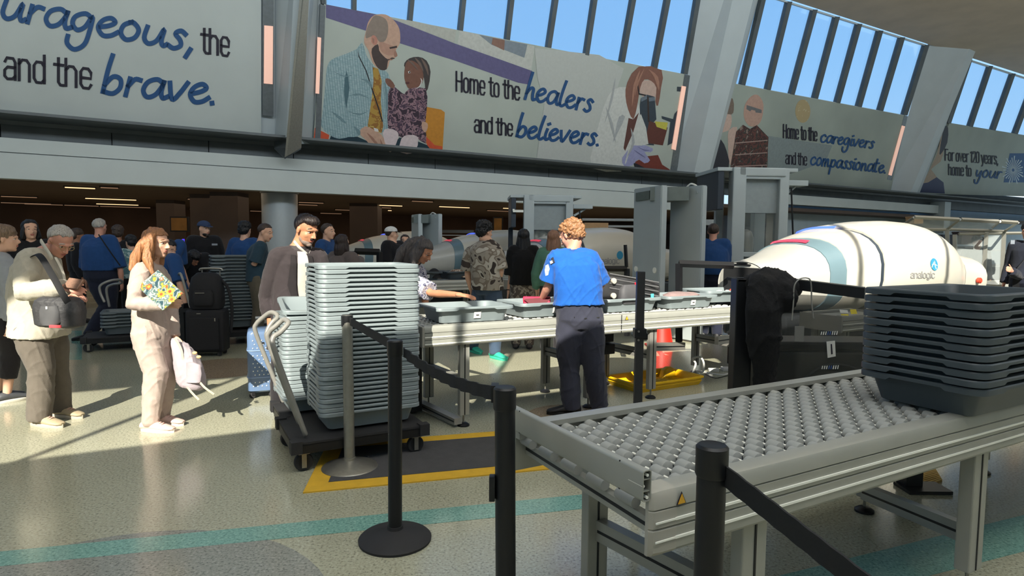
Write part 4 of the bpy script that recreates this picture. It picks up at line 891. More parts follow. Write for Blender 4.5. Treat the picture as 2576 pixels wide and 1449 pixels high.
# next conveyor piece seen at the right edge under the near one
t = thing('support_stand', 'black box stand on a flat plate beside the gold ribbed mat', 'stand', G(2300, 1232))
finish('column', boxes([((0, .05, .14), (.1, .1, .26))]), M_BLACK, t, False); finish('base_plate', boxes([((.05, 0, .012), (.26, .16, .02))]), M_BLACK, t, False)
t = thing('ribbed_mat', 'gold ribbed floor mat under the near conveyor', 'mat', G(2330, 1225)); bm = nb()
prism(bm, [loc_of(t, G(*q)) for q in ((2270, 1195), (2300, 1240), (2370, 1212), (2350, 1180))], Vector((0, 0, .012))); finish('mat_base', bm, mat('gold_rubber', (160, 130, 70), .5, .3, var=.2, scale=40), t, False)
bm = nb(); a0, a1, b0, b1 = [loc_of(t, G(*q)) for q in ((2272, 1196), (2350, 1181), (2300, 1239), (2369, 1213))]
for i in range(9): f = i / 9 + .05; tube(bm, [a0.lerp(b0, f) + Z * .013, a1.lerp(b1, f) + Z * .013], .006, 5)
finish('rib', bm, mat('gold_rib', (220, 190, 120), .3, .5), t)
# lane-one conveyor ----------------------------------------------------
u0, v0, ZT1 = 1.70, 4.46, .84
t = uvthing('roller_conveyor', 'long sunlit conveyor with trays that the officer stands at', 'conveyor', u0, v0)
def lane_u(x, v=4.46): return tov(E(x, 800, v))[0] - u0
x_a, x_b, x_c, x_d = 0.0, lane_u(1397) + .35, lane_u(1515), lane_u(1605)
side_rail(t, 0, x_c - .01, 0, ZT1, -1, .165); side_rail(t, x_c, x_d - .0, -.006, ZT1, -1, .17, 'cover_panel'); side_rail(t, x_d + .06, 3.72, 0, ZT1, -1, .165)
finish('cover_seam', boxes([(((x_c + x_d) / 2 - .01, -.03, ZT1 - .085), (.006, .004, .165))]), M_BLACK, t, False)
tri_sign(t, (x_c + x_d) / 2 + .05, -.029, ZT1 - .032, .04)
side_rail(t, 0, 3.72, .75, ZT1, 1, .165)
finish('end_plate', boxes([((-.012, .375, ZT1 - .085), (.024, .80, .165))], .01), M_CAPG, t, False)
bm = nb(); x = .05; i = 0
while x < 3.6:
    for k in range(8):
        y = .08 + (i % 2) * .042 + k * .085
        if y < .7: loft(bm, [[Vector((x + .026 * math.cos(a * 1.0472), y + s_, ZT1 - .03 + .026 * math.sin(a * 1.0472))) for a in range(6)] for s_ in (-.02, .02)])
    x += .06; i += 1
o = finish('roller_bed', bm, mat('roller_white', (206, 206, 200), .4, var=.04), t); o['kind'] = 'stuff'
finish('bed_pan', boxes([((1.86, .375, ZT1 - .1), (3.68, .72, .006))]), M_STEELD, t, False)
for xx, ym in ((.36, M_ALUP), (1.6, M_GREYB), (2.34, M_GREYB), (3.64, M_GREYB)):
    leg(t, xx, .05, ZT1 - .15, .085, .05, m=ym); leg(t, xx - .04, .72, ZT1 - .15, .085, .05, m=ym)
    crossbar(t, (xx, .06, .42 if xx > 1 else .36), (xx - .04, .72, .42 if xx > 1 else .36), .08, .05, m=ym)
crossbar(t, (.2, .95, .05), (.3, .02, .05), .05, .07, 'floor_skid', M_GREYB)
crossbar(t, (2.34, .05, .5), (3.0, .3, .42), .08, .04, m=M_GREYB); crossbar(t, (3.1, -.05, .52), (3.66, .1, .50), .08, .04, m=M_GREYB)
finish('control_box', boxes([((x_d - .02, .45, .56), (.12, .1, .1)), ((x_d - .03, .45, .44), (.16, .12, .10))], .01), M_BLACK, t, False)
for z_ in (.14, .3): finish('dark_tower', boxes([((.12, .62, .36), (.14, .16, .68))]), M_BLACK, t, False) if z_ < .2 else None
# trays on lane one
def lane_tray(px_, label, v=4.83, z=ZT1 - .004, st=True, rz=0.0, me=ME_TL, du=0):
    """px_: picture x of the tray's middle label"""
    uu = tov(E(px_, 800, 4.62))[0]
    o = tray(me, uu + du, v, z, label, None, rz)
    if st: sticker(o, 0.02)
    return o
lane_tray(1185, 'empty grey tray under the reaching hand on the sunlit conveyor', v=4.74, rz=-.02)
lane_tray(1388, 'grey tray holding the red pouch at the officer', v=4.80, rz=.02)
lane_tray(1590, 'grey tray under the black lying suitcase', v=4.82, st=False)
lane_tray(1738, 'grey tray with the folded mauve cloth', v=4.82)
lane_tray(1862, 'last grey tray with loose white items before the scanner tunnel', v=4.93, z=ZT1 + .02, st=False, rz=-.12)
# far conveyors (lanes two)
def plain_conveyor(label, u0, u1, v0, zt, w=.75, name='roller_conveyor', h=.165):
    t = uvthing(name, label, 'conveyor', u0, v0); L = u1 - u0
    side_rail(t, 0, L, 0, zt, -1, h); side_rail(t, 0, L, w, zt, 1, h)
    finish('bed_pan', boxes([((L / 2, w / 2, zt - .04), (L, w, .03))]), M_WHEEL, t, False); [finish('end_plate', boxes([((q_, w / 2, zt - .085), (.02, w + .04, .16))]), M_CAPG, t, False) for q_ in (-.01, L + .01)]
    for xx in (.15, L - .2): leg(t, xx, .05, zt - .14); leg(t, xx, w - .05, zt - .14); crossbar(t, (xx, .05, .35), (xx, w - .05, .35))
    return t
plain_conveyor('shaded conveyor behind the reaching woman, with dark clothes in trays', 3.1, 4.62, 8.9, .9)
plain_conveyor('short shaded conveyor seen between the camouflage shirt and the woman in black', 4.9, 5.8, 8.9, .88)
plain_conveyor('conveyor stub feeding the large scanner, behind the jacket', 5.75, 6.55, 3.72, .80, .42)
uu, vv, _ = tov(D(1110, 690, 9.6))
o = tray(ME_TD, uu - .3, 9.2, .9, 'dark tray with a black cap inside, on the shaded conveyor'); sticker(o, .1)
o = tray(ME_TD, uu + .46, 9.2, .9, 'dark tray with cream cloth beside the camouflage shirt'); 
o2 = uvthing('baseball_hat', 'black rounded baseball hat lying in the shaded tray', 'hat', uu - .05, 9.1, .93); bm = nb(); bmesh.ops.create_icosphere(bm, subdivisions=3, radius=1)
for v in bm.verts: v.co = Vector((v.co.x * .11, v.co.y * .12, max(v.co.z, 0) * .15))
finish('crown', bm, M_BLKM, o2); bm = nb(); prism(bm, [Vector((-.1 - .06 * math.sin(a), .09 * math.cos(a), 0)) for a in [i * .3927 for i in range(9)]], Vector((0, 0, .01))); finish('brim', bm, M_BLKM, o2)
def heap(name, label, cat, c, s, m, seed, rz=0, amp=.25):
    bm = nb(); bmesh.ops.create_icosphere(bm, subdivisions=4, radius=1)
    for v in bm.verts:
        n = noise.noise(v.co * 1.7 + Vector((seed, 0, 0))) * amp + noise.noise(v.co * 5 + Vector((seed, 3, 0))) * amp * .3
        q = v.co * (1 + n); v.co = Vector((q.x * s[0], q.y * s[1], max(q.z, -.25) * s[2] + .25 * s[2]))
    t = thing(name, label, cat, c, rz); finish('cloth_body', bm, m, t); return t
heap('folded_clothes', 'crumpled dark clothes in the shaded tray left of the cap', 'clothes', UV(uu - .42, 9.15, .92), (.2, .14, .09), M_BLKM, 2)
heap('folded_clothes', 'cream and brown cloth in the shaded tray beside the camouflage shirt', 'clothes', UV(uu + .45, 9.15, .93), (.26, .15, .1), blotch('cream_cloth', [(200, 190, 172), (120, 90, 70), (210, 200, 186)], 14), 5)
# mauve cloth, red pouch, loose items
def sheetcloth(t, name, pts, z, m, th=.012, amp=.02, seed=0):
    bm = nb(); prism(bm, spline([Vector(p) for p in pts], 4, True), Vector((0, 0, th))); o = finish(name, bm, m, t)
    return o
heap('folded_cloth', 'flat mauve-brown folded cloth lying in the fourth tray', 'cloth', E(1716, 744, 4.85) + Z * -.01, (.22, .16, .045), mat('mauve_cloth', (146, 124, 122), .9, var=.1, bump=.4), 9, AZ, .18)
heap('grey_cloth', 'dark grey cloth corner beside the mauve cloth', 'cloth', E(1752, 752, 4.95) - Z * .02, (.12, .1, .03), mat('grey_cloth', (88, 88, 90), .9), 11, AZ, .2)
t = thing('red_pouch', 'open red and dark pouch with a strap in the tray at the officer', 'pouch', E(1350, 770, 4.72) - Z * .03)
bm = nb(); loft(bm, [rrect(.20, .09, .03, 0), rrect(.24, .12, .04, .05), rrect(.25, .08, .03, .1), rrect(.24, .03, .012, .115)]); o = finish('pouch_body', bm, mat('red_cloth', (216, 52, 84), .6, bump=.3), t)
bm = nb(); prism(bm, [Vector((-.12, -.07, .10)), Vector((.12, -.05, .115)), Vector((.1, -.075, .05)), Vector((.0, -.085, .03)), Vector((-.06, -.085, .05))], Vector((0, .01, .0))); finish('flap_lining', bm, mat('maroon_lining', (96, 24, 36), .7), t)
bm = nb(); tube(bm, spline([(-.18, -.06, .0), (-.17, -.07, .05), (-.12, -.09, .03), (-.02, -.10, .01), (.06, -.09, .04), (.11, -.08, .08)], 5), .008, 8); finish('strap', bm, mat('red_cloth', (216, 52, 84)), t)
for k in range(5):
    heap('plastic_item', '%s small crumpled white plastic item from the left in the last tray' % NTH[k], 'wrapper', E(1800 + 10 * k, 738 - (k % 2) * 3, 4.9) + Z * .0, (.035, .03, .02), M_PAPER, k + 20)['group'] = 'white loose items in the last tray'
heap('red_packet', 'small bright red and white packet at the end of the last tray', 'packet', E(1842, 734, 4.8) - Z * .02, (.03, .03, .05), blotch('red_packet', [(226, 70, 50), (240, 200, 190)], 20), 31)
# ---- suitcases
def suitcase(label, p, w, d, h, m, rz=0, wheels=True, group=None, r=.05):
    t = thing('suitcase', label, 'suitcase', p, rz, group)
    bm = nb(); zs = [(.055, .9), (.075, 1.0), (h * .5, 1.0), (h - .04, 1.0), (h - .012, .96), (h, .86)]
    loft(bm, [rrect(w * s, d * (s if s > .9 else s * .95), r, z) for z, s in zs]); finish('shell', bm, m, t, True, 50)
    if wheels:
        for sx_ in (-1, 1):
            for sy in (-1, 1):
                bm = nb(); lathe(bm, [(.012, -.012), (.026, -.01), (.028, 0), (.026, .01), (.012, .012)], 14)
                for v in bm.verts: v.co = Vector((v.co.x, v.co.z, v.co.y)) + Vector((sx_ * (w / 2 - .05) - .012, sy * (d / 2 - .035), .028))
                o = finish('wheel', bm, M_RUB, t); finish('wheel_bracket', boxes([((sx_ * (w / 2 - .05), sy * (d / 2 - .035), .05), (.03, .036, .045))], .006), M_BLACK, o, False)
    return t
pz = G(663, 990); t = suitcase('pale blue hard-shell suitcase with studded front by the suited man', pz, .27, .40, .64, mat('blue_shell', (96, 120, 154), .32, var=.04, coat=.4), math.radians(-118) + math.pi)
# broad face looks toward the camera
t.rotation_euler = (0, 0, math.radians(22)); 
for ch in list(t.children):
    if ch.name.startswith('shell'): sh = ch
w_, d_, h_ = .27, .40, .64
bm = nb()
for z_ in (.2, .205, .46, .465): pass
for z_ in (.20, .455):
    bm = nb(); loft(bm, [rrect(w_ * 1.0 + .006, d_ + .006, .052, z_ - .005), rrect(w_ + .012, d_ + .012, .055, z_), rrect(w_ + .006, d_ + .006, .052, z_ + .005)]); finish('ridge', bm, mat('blue_shell_light', (124, 150, 190), .35), t)
k_ = 0; bm = nb()
for zi in range(13):
    z_ = .12 + zi * .036
    if abs(z_ - .20) < .02 or abs(z_ - .455) < .02: continue
    for xi in range(5):
        x_ = -.085 + xi * .038 + (zi % 2) * .015
        bmesh.ops.create_icosphere(bm, subdivisions=1, radius=.0062, matrix=Matrix.Translation((x_, -d_ / 2 - .001, z_)))
o = finish('stud', bm, M_LINE, t); o['kind'] = 'stuff'
finish('name_plate', boxes([((-.01, -d_ / 2 - .003, .525), (.05, .004, .02))]), M_BLACK, t, False)
bm = nb(); tube(bm, [(-.05, .06, h_ - .02), (-.05, .06, h_ + .10)], .008, 8); tube(bm, [(.05, .06, h_ - .02), (.05, .06, h_ + .10)], .008, 8); tube(bm, [(-.06, .06, h_ + .1), (.06, .06, h_ + .1)], .012, 8); finish('pull_handle', bm, M_CHROME, t)
pz = G(525, 893); t = suitcase('black soft upright suitcase standing under the black backpack', pz, .46, .28, .60, mat('black_fabric', (22, 22, 26), .8, bump=.2), math.radians(8), r=.03)
finish('zip_pocket', boxes([((0, -.15, .3), (.36, .03, .42))], .012), mat('black_fabric', (22, 22, 26)), t, False); finish('brand_plate', boxes([((-.06, -.146, .555), (.05, .006, .01))]), M_CHROME, t, False); finish('zip_pull', boxes([((.14, -.17, .48), (.012, .006, .04))]), M_CHROME, t, False)
t2 = thing('backpack', 'black backpack strapped on top of the black upright suitcase', 'backpack', pz + Z * .61, math.radians(8))
bm = nb(); loft(bm, [rrect(.36, .22, .05, 0), rrect(.40, .26, .08, .06), rrect(.40, .26, .08, .25), rrect(.34, .22, .08, .40), rrect(.22, .14, .06, .46)]); finish('bag_body', bm, mat('black_fabric', (22, 22, 26)), t2, True, 60)
bm = nb(); loft(bm, [rrect(.22, .06, .03, .05), rrect(.26, .09, .04, .1), rrect(.24, .07, .03, .2), rrect(.2, .04, .02, .24)]); 
for v in bm.verts: v.co.y -= .13
finish('front_pocket', bm, mat('black_fabric', (22, 22, 26)), t2); finish('zip', boxes([((-.03, -.178, .21), (.11, .006, .008))]), M_CHROME, t2, False)
bm = nb(); tube(bm, spline([(.17, .03, .36), (.26, 0, .25), (.3, 0, .0), (.28, .0, -.3)], 5), .02, 8, flat=False); finish('side_strap', bm, mat('black_fabric', (22, 22, 26)), t2)
bm = nb(); tube(bm, [(-.1, .14, .2), (-.1, .14, .49)], .008, 8); tube(bm, [(.12, .14, .2), (.12, .14, .49)], .008, 8); tube(bm, spline([(-.13, .14, .48), (-.1, .14, .505), (.12, .14, .505), (.15, .14, .48)], 4), .014, 8); finish('pull_handle', bm, M_CHROME, t2)
# black suitcase lying in tray three
t = uvthing('suitcase', 'worn black suitcase lying on its side across the third tray, wheels toward the officer', 'suitcase', 3.93, 4.86, ZT1 + .075)
bm = nb(); loft(bm, [[Vector((x_, y_, z_)) for x_, y_, z_ in r_] for r_ in [[(-.02 + (p.z), p.x, p.y + .13) for p in rrect(.42 * s, .24 * s, .05, x)] for x, s in ((-.38, .9), (-.36, 1), (-.1, 1.04), (.2, .97), (.36, .85), (.40, .7))]]); mm = mat('black_shell_worn', (52, 52, 54), .4, var=.3, scale=9, coat=.2)
for v in bm.verts: v.co.z -= (v.co.x + .0) * .10
finish('shell', bm, mm, t, True, 50)
for q in range(4):
    pts = [(-.30 + .2 * k, -.215, .24 - .045 * q - (-.30 + .2 * k) * .16) for k in range(4)]; finish('ridge', tube(nb(), spline(pts, 3), .006, 6, flat=False), mat('black_ridge', (110, 110, 112), .35), t)
for z_ in (.03, .17):
    bm = nb(); lathe(bm, [(.01, -.014), (.026, -.012), (.028, 0), (.026, .012), (.01, .014)], 14)
    for v in bm.verts: v.co = Vector((v.co.x - .27, v.co.z - .23, v.co.y + z_ + .05))
    finish('wheel', bm, mat('wheel_cream', (196, 190, 176), .5), t)
finish('red_tag', boxes([((.0, -.225, .17), (.022, .01, .06))], .004), mat('tag_red', (220, 40, 60), .4), t, False); finish('cyan_tag', boxes([((.2, -.24, .06), (.035, .01, .05))], .004), mat('tag_cyan', (90, 210, 220), .4), t, False)
bm = nb(); loft(bm, [rrect(.2, .08, .03, 0), rrect(.24, .12, .04, .06), rrect(.22, .1, .03, .14), rrect(.14, .05, .02, .18)])
for v in bm.verts: v.co += Vector((-.08, -.22, .0))
finish('side_pocket', bm, mat('grey_pouch', (78, 78, 82), .7, var=.1), t)
# ---- yellow edged mat
t = thing('anti_fatigue_mat', 'dark rubber mat with a wide yellow border under the tray trolley', 'mat', (G(765, 1240) + G(1380, 1180)) / 2)
A_, B_ = G(762, 1242), G(1420, 1178); C_ = G(1360, 1079); D_ = G(826, 1120)
D_ = A_ + (C_ - B_) * 1.02
P4 = [loc_of(t, p) for p in (A_, B_, C_, D_)]
bm = nb(); prism(bm, P4, Vector((0, 0, .008))); finish('yellow_border', bm, M_YMAT, t, False)
def inset(P, d):
    c = sum(P, Vector()) / 4; out = []
    ex = (P[1] - P[0]).normalized(); ey = (P[3] - P[0]).normalized()
    return [P[0] + ex * d + ey * d, P[1] - ex * d + ey * d, P[2] - ex * d - ey * d, P[3] + ex * d - ey * d]
bm = nb(); prism(bm, [p + Z * .008 for p in inset(P4, .125)], Vector((0, 0, .003))); finish('dark_centre', bm, M_GMAT, t, False)
# ---- walk-through metal detectors
def detector(label, pL_far, pL_near, pR_far, pR_near, zt, s=1.0):
    t = thing('metal_detector', label, 'metal detector', (pL_near.x, pL_near.y, 0))
    def panel(a, b, z1, name, th=.11):
        a = loc_of(t, Vector((a.x, a.y, 0))); b = loc_of(t, Vector((b.x, b.y, 0))); d = (b - a).normalized(); n = Vector((d.y, -d.x, 0)) * th / 2
        bm = nb(); loft(bm, [[a + n + Z * .02, b + n + Z * .02, b - n + Z * .02, a - n + Z * .02], [a + n + Z * z1, b + n + Z * z1, b - n + Z * z1, a - n + Z * z1]]); bmesh.ops.bevel(bm, geom=list(bm.edges), offset=.012, segments=2, affect='EDGES'); return finish(name, bm, M_STEEL, t, True, 30)
    panel(pL_far, pL_near, zt, 'side_panel'); r = panel(pR_far, pR_near, zt + .0, 'side_panel')
    a = loc_of(t, Vector((pL_far.x, pL_far.y, 0))).lerp(loc_of(t, Vector((pL_near.x, pL_near.y, 0))), .5); b = loc_of(t, Vector((pR_far.x, pR_far.y, 0))).lerp(loc_of(t, Vector((pR_near.x, pR_near.y, 0))), .5)
    d = (b - a).normalized(); n = Vector((d.y, -d.x, 0)) * .2
    bm = nb(); loft(bm, [[a + n + Z * (zt - .22), b + n + Z * (zt - .22), b - n + Z * (zt - .22), a - n + Z * (zt - .22)], [a + n + Z * (zt - .015), b + n + Z * (zt - .015), b - n + Z * (zt - .015), a - n + Z * (zt - .015)]]); h = finish('header_unit', bm, mat('header_grey', (112, 122, 120), .5), t, False)
    c = loc_of(t, Vector((pL_near.x, pL_near.y, 0))); f = loc_of(t, Vector((pL_far.x, pL_far.y, 0))); dd = (c - f).normalized(); nn = Vector((dd.y, -dd.x, 0))
    if (nn.dot(Vector((-1, -1, 0)))) < 0: nn = -nn
    for k in (.16, .84):
        p = f.lerp(c, k) + nn * .056 + Z * (1.09); bm = nb(); tube(bm, [p, p + nn * .01], .045, 20); finish('round_sensor', bm, M_LINE, t)
    p0 = f.lerp(c, .12) + nn * .058; p1 = f.lerp(c, .62) + nn * .058
    bm = nb(); loft(bm, [[p0 + Z * (zt - .2), p1 + Z * (zt - .19), p1 + Z * (zt - .06), p0 + Z * (zt - .07)], [q_ + nn * .02 for q_ in (p0 + Z * (zt - .2), p1 + Z * (zt - .19), p1 + Z * (zt - .06), p0 + Z * (zt - .07))]]); sc_ = finish('control_display', bm, mat('display_case', (96, 108, 104), .5), t, False)
    c = loc_of(t, Vector((pR_near.x, pR_near.y, 0))); f = loc_of(t, Vector((pR_far.x, pR_far.y, 0)))
    for k in (.12, .86):
        p = f.lerp(c, k) + nn * .058 + Z * (zt - .1); bm = nb(); tube(bm, [p, p + nn * .012], .02, 12); finish('cap_bolt', bm, M_STEEL, r)
    bm = nb(); tube(bm, spline([f.lerp(c, .45) + Z * zt, f.lerp(c, .55) + Z * (zt + .04), f.lerp(c, .65) + Z * (zt + .03), f.lerp(c, .75) + Z * zt], 4), .014, 6); finish('top_cable', bm, M_LINE, r)
detector('tall grey walk-through metal detector right of the officer', D(1602, 480, 10.0), D(1672, 480, 9.3), D(1693, 470, 9.8), D(1774, 470, 9.25), 2.36)
detector('distant grey walk-through metal detector left of the camouflage shirt', D(1040, 545, 15.9), D(1058, 545, 15.4), D(1063, 540, 15.9), D(1108, 540, 15.2), 2.18)
# ---- body scanners
def body_scanner(label, c, yaw, zt=2.6, rad=.62, w=1.5):
    t = thing('body_scanner', label, 'body scanner', (c.x, c.y, 0), yaw)
    # local -y faces the viewer: wide front frame with window, dark side on -x
    finish('base', boxes([((0, 0, .06), (w, 1.1, .12))], .02), M_STEELD, t, False)
    finish('front_post', boxes([((-w * .26, -.45, zt / 2), (.22, .2, zt))], .02), M_STEEL, t, False); finish('front_post', boxes([((w * .28, -.42, zt / 2), (.16, .2, zt))], .02), M_STEEL, t, False)
    finish('lintel', boxes([((.01, -.45, zt - .07), (w * .56, .2, .14))], .02), M_STEEL, t, False)
    finish('upper_panel', boxes([((.0, -.40, zt - .42), (w * .48, .05, .62))], .005), mat('scanner_panel', (150, 160, 162), .5), t, False)
    finish('shade_bar', boxes([((.0, -.50, zt - .16), (w * .46, .05, .05))], .01), M_STEEL, t, False)
    finish('lower_sill', boxes([((.0, -.45, 1.33), (w * .5, .12, .08)), ((0, -.42, .7), (w * .5, .06, 1.2))], .01), M_STEEL, t, False)
    finish('window_glass', boxes([((.0, -.41, 1.68), (w * .44, .012, .66))]), mat('scan_window', (120, 130, 130), .05, alpha=.3, spec=.7), t, False)
    bm = nb(); lathe(bm, [(.16, .12), (.16, zt - .75)], 24, (-.18, .15, 0)); finish('inner_mast', bm, mat('mast_grey', (110, 114, 120), .35, .4), t)
    finish('side_wing', boxes([((-w * .46, .0, zt - .35), (.1, .95, .66)), ((-w * .46, .45, 1.2), (.1, .12, 2.3))], .01), M_STEELD, t, False)
    finish('roof', boxes([((-.05, 0, zt - .03), (w * .95, 1.0, .06))], .01), M_STEEL, t, False)
    finish('back_post', boxes([((w * .3, .45, zt / 2), (.2, .16, zt)), ((-w * .2, .48, zt / 2), (.14, .1, zt))], .01), M_STEEL, t, False)
    finish('side_arm', boxes([((w * .48, -.2, zt - .22), (.42, .3, .09))], .01), M_STEEL, t, False)
    bm = nb(); tube(bm, [(w * .36, -.3, zt - .42), (w * .52, -.2, zt - .27)], .025, 6); finish('arm_brace', bm, M_STEEL, t)
    bm = nb(); tube(bm, spline([(w * .44, -.3, zt - .3), (w * .46, -.32, zt - .8), (w * .5, -.3, 1.4)], 4), .014, 6); finish('power_cable', bm, M_BLACK, t)
    finish('switch_box', boxes([((w * .5, -.3, 1.55), (.1, .06, .1)), ((w * .46, -.3, 1.3), (.1, .03, .2))], .01), M_LINE, t, False)
    for q, a in ((-.13, .13), (-.28, .09)):
        bm = nb(); lathe(bm, [(.0, .0), (a * .9, .1), (a, .45), (a * .7, .56), (.02, .6)], 20, (q + .05, -.2, 1.15)); finish('rounded_sensor', bm, mat('sensor_cream', (200, 196, 184), .3, .2), t)
    return t
cs = D(1876, 560, 10.7); body_scanner('grey body scanner booth with a window, above the large white machine', cs, math.radians(4), 2.74, w=1.42)
cs = D(1372, 560, 13.7); t = body_scanner('distant grey body scanner with dark blue side behind the officer', cs, math.radians(4), 2.5, w=1.6)
# lettering-like light mark on its dark side
a = D(1292, 528, 13.1); b = D(1315, 534, 13.1)
finish('side_sign', boxes([(tuple(loc_of(t, (a + b) / 2)), (.22, .02, .05)), (tuple(loc_of(t, a)), (.04, .02, .04))]), M_LINE, t, False)
# ---- CT scanners
def ct_scanner(label, u0, vc, zs=1.0, detail=True, blue=True, sc=1.0):
    t = uvthing('ct_scanner', label, 'scanner', u0, vc)
    def ring(x, hw, zt, zb, n=28, e=2.7):
        out = []
        for k in range(n):
            a = 2 * math.pi * k / n + math.pi / n; c, s = math.cos(a), math.sin(a); zc = (zt + zb) / 2
            ex = e if s < 0 else 2.5
            out.append(Vector((x * sc, hw * math.copysign(abs(c) ** (2 / ex), c), zc + (zt - zb) / 2 * math.copysign(abs(s) ** (2 / ex), s))))
        return out
    def seg(sts, name, m, ang=35):
        bm = nb(); S = spline([Vector(s) for s in [(x, hw, zt) for x, hw, zt, zb in sts]], 5) if len(sts) > 2 else [Vector((x, hw, zt)) for x, hw, zt, zb in sts]
        n = len(S); zb0, zb1 = sts[0][3], sts[-1][3]
        loft(bm, [ring(s.x, s.y, s.z, zb0 + (zb1 - zb0) * i / (n - 1)) for i, s in enumerate(S)]); return finish(name, bm, m, t, True, ang)
    seg([(0, .31, 1.27, .78), (.012, .34, 1.295, .76), (.03, .35, 1.30, .75), (.4, .43, 1.37, .74), (.78, .545, 1.50, .72)], 'front_cowl', mat('cowl_shaded', (178, 177, 170), .4, var=.02, coat=.2))  # front cowl made greyer, a pole's shade is put into this colour
    seg([(.78, .555, 1.51, .71), (1.0, .60, 1.575, .70)], 'accent_ring', M_MBLUE)
    seg([(1.0, .605, 1.585, .70), (1.2, .65, 1.64, .69), (1.48, .70, 1.69, .68)], 'ring_cowl', M_MACH)
    seg([(1.48, .685, 1.675, .69), (1.54, .70, 1.69, .69)], 'dark_seam', M_STEELD)
    body = seg([(1.54, .71, 1.715, .67), (1.75, .735, 1.76, .67), (2.3, .76, 1.81, .67), (2.8, .745, 1.79, .67), (3.25, .68, 1.66, .68), (3.6, .58, 1.47, .70)], 'main_shell', M_MACH)
    seg([(3.6, .572, 1.46, .71), (3.64, .57, 1.455, .71)], 'grey_seam', M_GREYB)
    seg([(3.64, .575, 1.46, .70), (4.0, .54, 1.40, .71), (4.3, .52, 1.36, .72), (4.35, .50, 1.33, .74)], 'rear_cowl', M_MACH)
    # tunnel mouth
    bm = nb(); prism(bm, [Vector((-.006, y, z)) for y, z in ((-.26, .77), (.26, .77), (.26, 1.20), (.23, 1.23), (-.23, 1.23), (-.26, 1.20))], Vector((.03, 0, 0))); finish('tunnel_curtain', bm, M_BLKM, t, False)
    finish('top_vent', boxes([((-.004, 0, 1.262), (.02, .24, .016)), ((-.004, 0, 1.278), (.02, .14, .014))]), M_BLACK, t, False)
    # red status light, blue light
    def arc(x, hw, zt, zb, a0, a1, name, m, w=.05, e=.012):
        R = ring(x, hw + e, zt + e, zb, 96); R2 = ring(x + w, hw + e + .02, zt + e + .03, zb, 96); n = 96
        i0, i1 = int(a0 / 360 * n), int(a1 / 360 * n); bm = nb(); r0 = [bm.verts.new(R[k % n]) for k in range(i0, i1)]; r1 = [bm.verts.new(R2[k % n]) for k in range(i0, i1)]
        for k in range(len(r0) - 1): bm.faces.new((r0[k], r0[k + 1], r1[k + 1], r1[k]))
        return finish(name, bm, m, t)
    arc(.80, .557, 1.515, .71, 64, 112, 'red_status_light', mat('status_red', (236, 60, 84), .4, emit=.5), .06)
    if blue: arc(1.46, .70, 1.69, .68, 58, 100, 'blue_status_light', mat('status_blue', (70, 100, 250), .4, emit=1.2), .04, .006)
    finish('lower_skirt', boxes([((2.15 * sc, 0, .56), (3.9 * sc, .86, .3))], .04), M_STEELD if not detail else mat('skirt_grey', (70, 74, 78), .4, .3), t, False)
    finish('base_cabinet', boxes([((2.15 * sc, 0, .24), (3.8 * sc, .8, .40))], .02), M_BLACK, t, False)
    for q in (.4, 3.9): finish('support_leg', boxes([((q * sc, -.3, .35), (.08, .08, .7)), ((q * sc, .3, .35), (.08, .08, .7))]), M_GREYB, t, False)
    bm = nb(); tube(bm, [(3.98, -.555, 1.03), (3.98, -.59, 1.03)], .04, 16); tube(bm, [(3.98, -.59, 1.03), (3.98, -.6, 1.03)], .028, 16); finish('emergency_button', bm, mat('estop_red', (200, 70, 50), .4), t)
    return t, body
ct1, body1 = ct_scanner('large white luggage scanner in full sun with striped shadows', 5.66, 4.86)
ct2, body2 = ct_scanner('shaded white luggage scanner directly behind the officer', 5.3, 10.2, blue=False)
ct3, body3 = ct_scanner('shaded white luggage scanner between the reaching woman and the camouflage shirt', 5.0, 13.7, blue=True)
ct4, body4 = ct_scanner('distant scanner with a curved blue light left of the white cap', 4.0, 17.6)
# name and emblem on the shells
def on_shell(body, ct, polys, width, m, name, parent, fill=False):
    bpy.context.view_layer.update(); dg = bpy.context.evaluated_depsgraph_get(); bv = BVHTree.FromObject(body, dg); mw = body.matrix_world; mi = mw.inverted()
    def proj(x, y):
        o = mi @ CAM; d = (mi.to_3x3() @ ray(x, y)).normalized(); h = bv.ray_cast(o, d)
        return (h[0] + h[1] * .006) if h[0] is not None else (o + d * 8)
    bm = nb()
    if fill:
        for pl in polys: 
            c = (sum(p[0] for p in pl) / len(pl), sum(p[1] for p in pl) / len(pl)); vc_ = bm.verts.new(proj(*c)); vs = [bm.verts.new(proj(*p)) for p in pl]
            for i in range(len(vs)): bm.faces.new((vc_, vs[i], vs[(i + 1) % len(vs)]))
    else: ribbons(bm, polys, width, proj)
    return finish(name, bm, m, parent, False)
M_LOGOG = mat('logo_grey', (150, 150, 150), .5, var=.02); M_LOGOB = mat('logo_blue', (60, 150, 190), .4, var=.05)
on_shell(body1, ct1, letters('analogic', SANS, (2290, 699), (2351, 699), 16, 16), 2.2, M_LOGOG, 'lettering', ct1)
on_shell(body1, ct1, [[(2349 + 9 * math.cos(a * .3142) + 2 * math.sin(a * .3142), 665 + 15.5 * math.sin(a * .3142)) for a in range(20)]], 1, M_LOGOB, 'round_emblem', ct1, True)
on_shell(body1, ct1, [[(2343, 672), (2347, 662), (2350, 655), (2351, 668), (2354, 676)], [(2344, 666), (2350, 664), (2356, 668)]], 1.6, M_LINE, 'emblem_figure', ct1)
on_shell(body2, ct2, letters('analogic', SANS, (1504, 663), (1558, 663), 14, 14), 1.8, M_LOGOG, 'lettering', ct2)
on_shell(body2, ct2, [[(1559 + 8 * math.cos(a * .3142), 642 + 10.5 * math.sin(a * .3142)) for a in range(20)]], 1, M_LOGOB, 'round_emblem', ct2, True)
